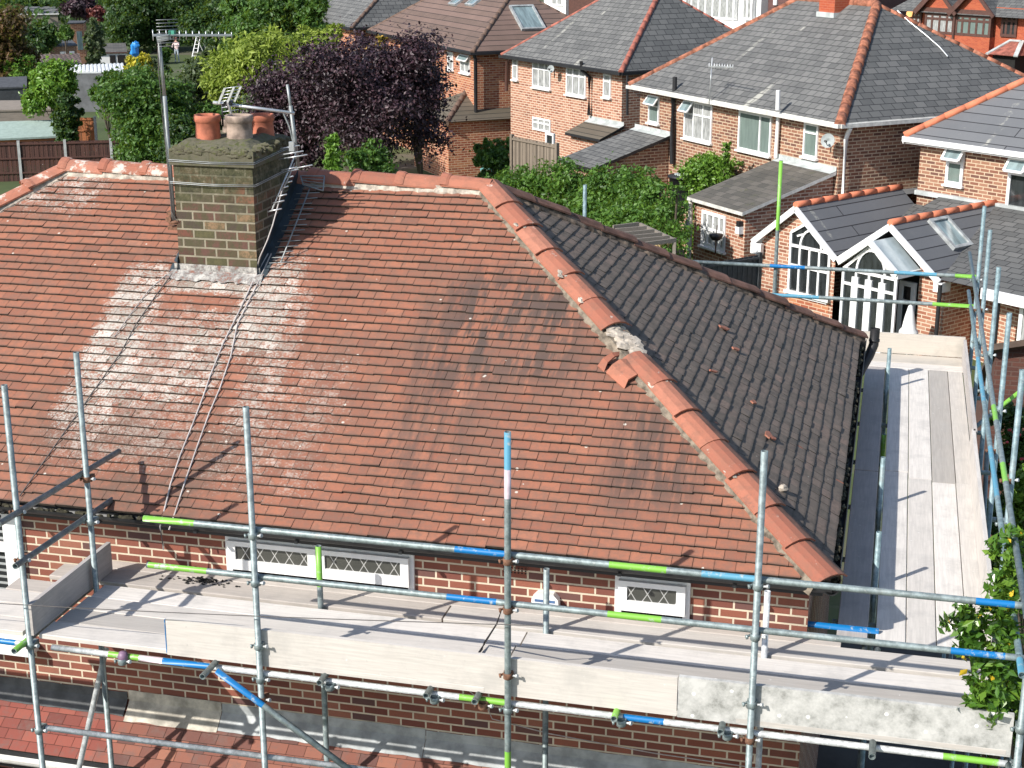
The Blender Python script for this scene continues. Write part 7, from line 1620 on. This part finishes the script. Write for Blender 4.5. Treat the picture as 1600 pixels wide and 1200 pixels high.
# garage at the right edge
gx = onx(1557, 543, 2.9) if False else ony(1557, 543, 13.0); g1 = ony(1588, 528, 13.0); gg = thing('garage', 'dark brown brick garage with brown roof edge behind the side scaffold', 'garage', (gx[0] + 1.6, 14.5, -.9))
zt0, zt1 = gx[2], g1[2]; xr = g1[0]; m_ = MB(); m_.face([(gx[0], 13, -.9), (xr + 2.5, 13, -.9), (xr + 2.5, 13, zt0), (xr + .4, 13, zt1), (gx[0], 13, zt0)]); m_.face([(gx[0], 17, -.9), (gx[0], 13, -.9), (gx[0], 13, zt0), (gx[0], 17, zt0 - 2.2)])
m_.build('wall', m_brick('dark_brown_brick', [(0.13, 0.05, 0.035), (0.10, 0.04, 0.03)], (0.12, 0.07, 0.055)), gg)
m_ = MB(); m_.hexa([(gx[0] - .1, 12.8, zt0), (xr + .4, 12.8, zt1), (xr + .4, 17.2, zt1 - 2.2), (gx[0] - .1, 17.2, zt0 - 2.2), (gx[0] - .1, 12.8, zt0 + .1), (xr + .4, 12.8, zt1 + .1), (xr + .4, 17.2, zt1 - 2.1), (gx[0] - .1, 17.2, zt0 - 2.1)]); m_.hexa([(xr + .4, 12.8, zt1), (xr + 2.7, 12.8, zt0), (xr + 2.7, 17.2, zt0 - 2.2), (xr + .4, 17.2, zt1 - 2.2), (xr + .4, 12.8, zt1 + .1), (xr + 2.7, 12.8, zt0 + .1), (xr + 2.7, 17.2, zt0 - 2.1), (xr + .4, 17.2, zt1 - 2.1)])
m_.build('roof', m_plain('brown_felt_edge', (0.12, 0.085, 0.065), .85), gg)
# step ladder in the far garden
P0 = onz(304, 86, -.6); sl_ = thing('step_ladder', 'white step ladder standing in the shrubs between mast and willow', 'ladder', (P0[0], P0[1], G0)); zt_ = .75; P1 = Vector((P0[0] + .25, P0[1], zt_))
m_ = MB(); m_.bar((P1.x - .28, P1.y - .5, G0), P1, .07, .05); m_.bar((P1.x + .12, P1.y - .5, G0), P1 + Vector((.3, 0, 0)), .07, .05)
for k in range(1, 6): u = k / 6; a_ = Vector((P1.x - .28, P1.y - .5, G0)).lerp(P1, u); b_ = Vector((P1.x + .12, P1.y - .5, G0)).lerp(P1 + Vector((.3, 0, 0)), u); m_.bar(a_, b_, .1, .03)
m_.build('steps', M['white'], sl_); m_ = MB(); m_.bar(P1, (P1.x + .3, P1.y + .8, G0), .05, .05); m_.bar(P1 + Vector((.3, 0, 0)), (P1.x + .7, P1.y + .8, G0), .05, .05); m_.build('rear_legs', M['white'], sl_); m_ = MB(); m_.box(P1.x - .05, P1.x + .35, P1.y - .15, P1.y + .15, zt_, zt_ + .05); m_.build('top_step', M['felt_pale'], sl_)

# ------------------------------------------------------------------ person standing in the far garden (tiny in the photo)
def person():
    f = onz(277, 97, G0); gz = f[2]; o0 = Vector((f[0], f[1], gz))
    root = thing('person', 'person in pale pink top and light trousers among shrubs beyond the tall mast', 'person', o0)
    J = [(0, 0, .94), (0, 0, 1.15), (0, 0, 1.38), (0, -.01, 1.50), (0, -.02, 1.60), (0, -.02, 1.70), (-.18, 0, 1.40), (-.30, -.10, 1.15), (-.16, -.30, 1.10), (.18, 0, 1.40), (.28, -.12, 1.15), (.10, -.30, 1.12), (-.10, 0, .88), (-.12, -.02, .48), (-.12, .02, .08), (-.13, -.14, .04), (.10, 0, .88), (.13, -.04, .48), (.14, .04, .08), (.15, -.12, .04)]
    E_ = [(0, 1), (1, 2), (2, 3), (3, 4), (4, 5), (2, 6), (6, 7), (7, 8), (2, 9), (9, 10), (10, 11), (0, 12), (12, 13), (13, 14), (14, 15), (0, 16), (16, 17), (17, 18), (18, 19)]
    R_ = [.15, .14, .15, .06, .10, .09, .065, .048, .035, .065, .048, .035, .095, .065, .045, .04, .095, .065, .045, .04]
    me = bpy.data.meshes.new('body'); me.from_pydata(J, E_, []); o = bpy.data.objects.new('body', me); scene.collection.objects.link(o)
    sk = o.modifiers.new('skin', 'SKIN'); su = o.modifiers.new('sub', 'SUBSURF'); su.levels = 1; su.render_levels = 1
    for i, v in enumerate(me.skin_vertices[0].data): v.radius = (R_[i], R_[i] * .8); v.use_root = (i == 0)
    t = NT('clothes_and_skin'); s = t.n('ShaderNodeSeparateXYZ'); t.put(s.inputs[0], t.obj()); z = s.outputs[2]
    c = t.mix(t.math('GREATER_THAN', z, .93), (0.42, 0.48, 0.52), (0.68, 0.52, 0.50)); c = t.mix(t.math('GREATER_THAN', z, 1.46), c, (0.52, 0.30, 0.22)); c = t.mix(t.math('LESS_THAN', z, .10), c, (0.6, 0.6, 0.55)); me.materials.append(t.fin(c, .8)); o.parent = root
    m_ = MB(); lump(m_, Vector(o0) + Vector((0, .02, 1.70)), (.105, .12, .11), 3); m_.build('hair', m_plain('auburn_hair', (0.12, 0.035, 0.025), .7), root)
person()

# ------------------------------------------------------------------ look-alikes share a group
GP = dict(toe_board='toe boards of the platforms', satellite_dish='satellite dishes on the houses', fence='garden fences', garden_bush='bushes in the gardens', house='neighbouring houses behind', broad_tree='big trees at the top left',
          plum_tree='purple leaved trees', willow_tree='lime green feathery trees', round_bush='round bushes behind the ridge', climbing_shrub='shrubs behind the ridge', autumn_shrub='yellowing trees', laurel_bush='laurel bushes', grey_shrub='grey green shrubs',
          maroon_tree='maroon trees', round_tree='round trees far left', garden_shed='garden sheds', roof_cable='cables on the roofs', roof_aerial='roof aerials', leafy_shrub='leafy shrubs by the scaffold')
for o in list(scene.objects):
    b = o.name.split('.')[0]
    if o.parent is None and b in GP and 'group' not in o: o['group'] = GP[b]
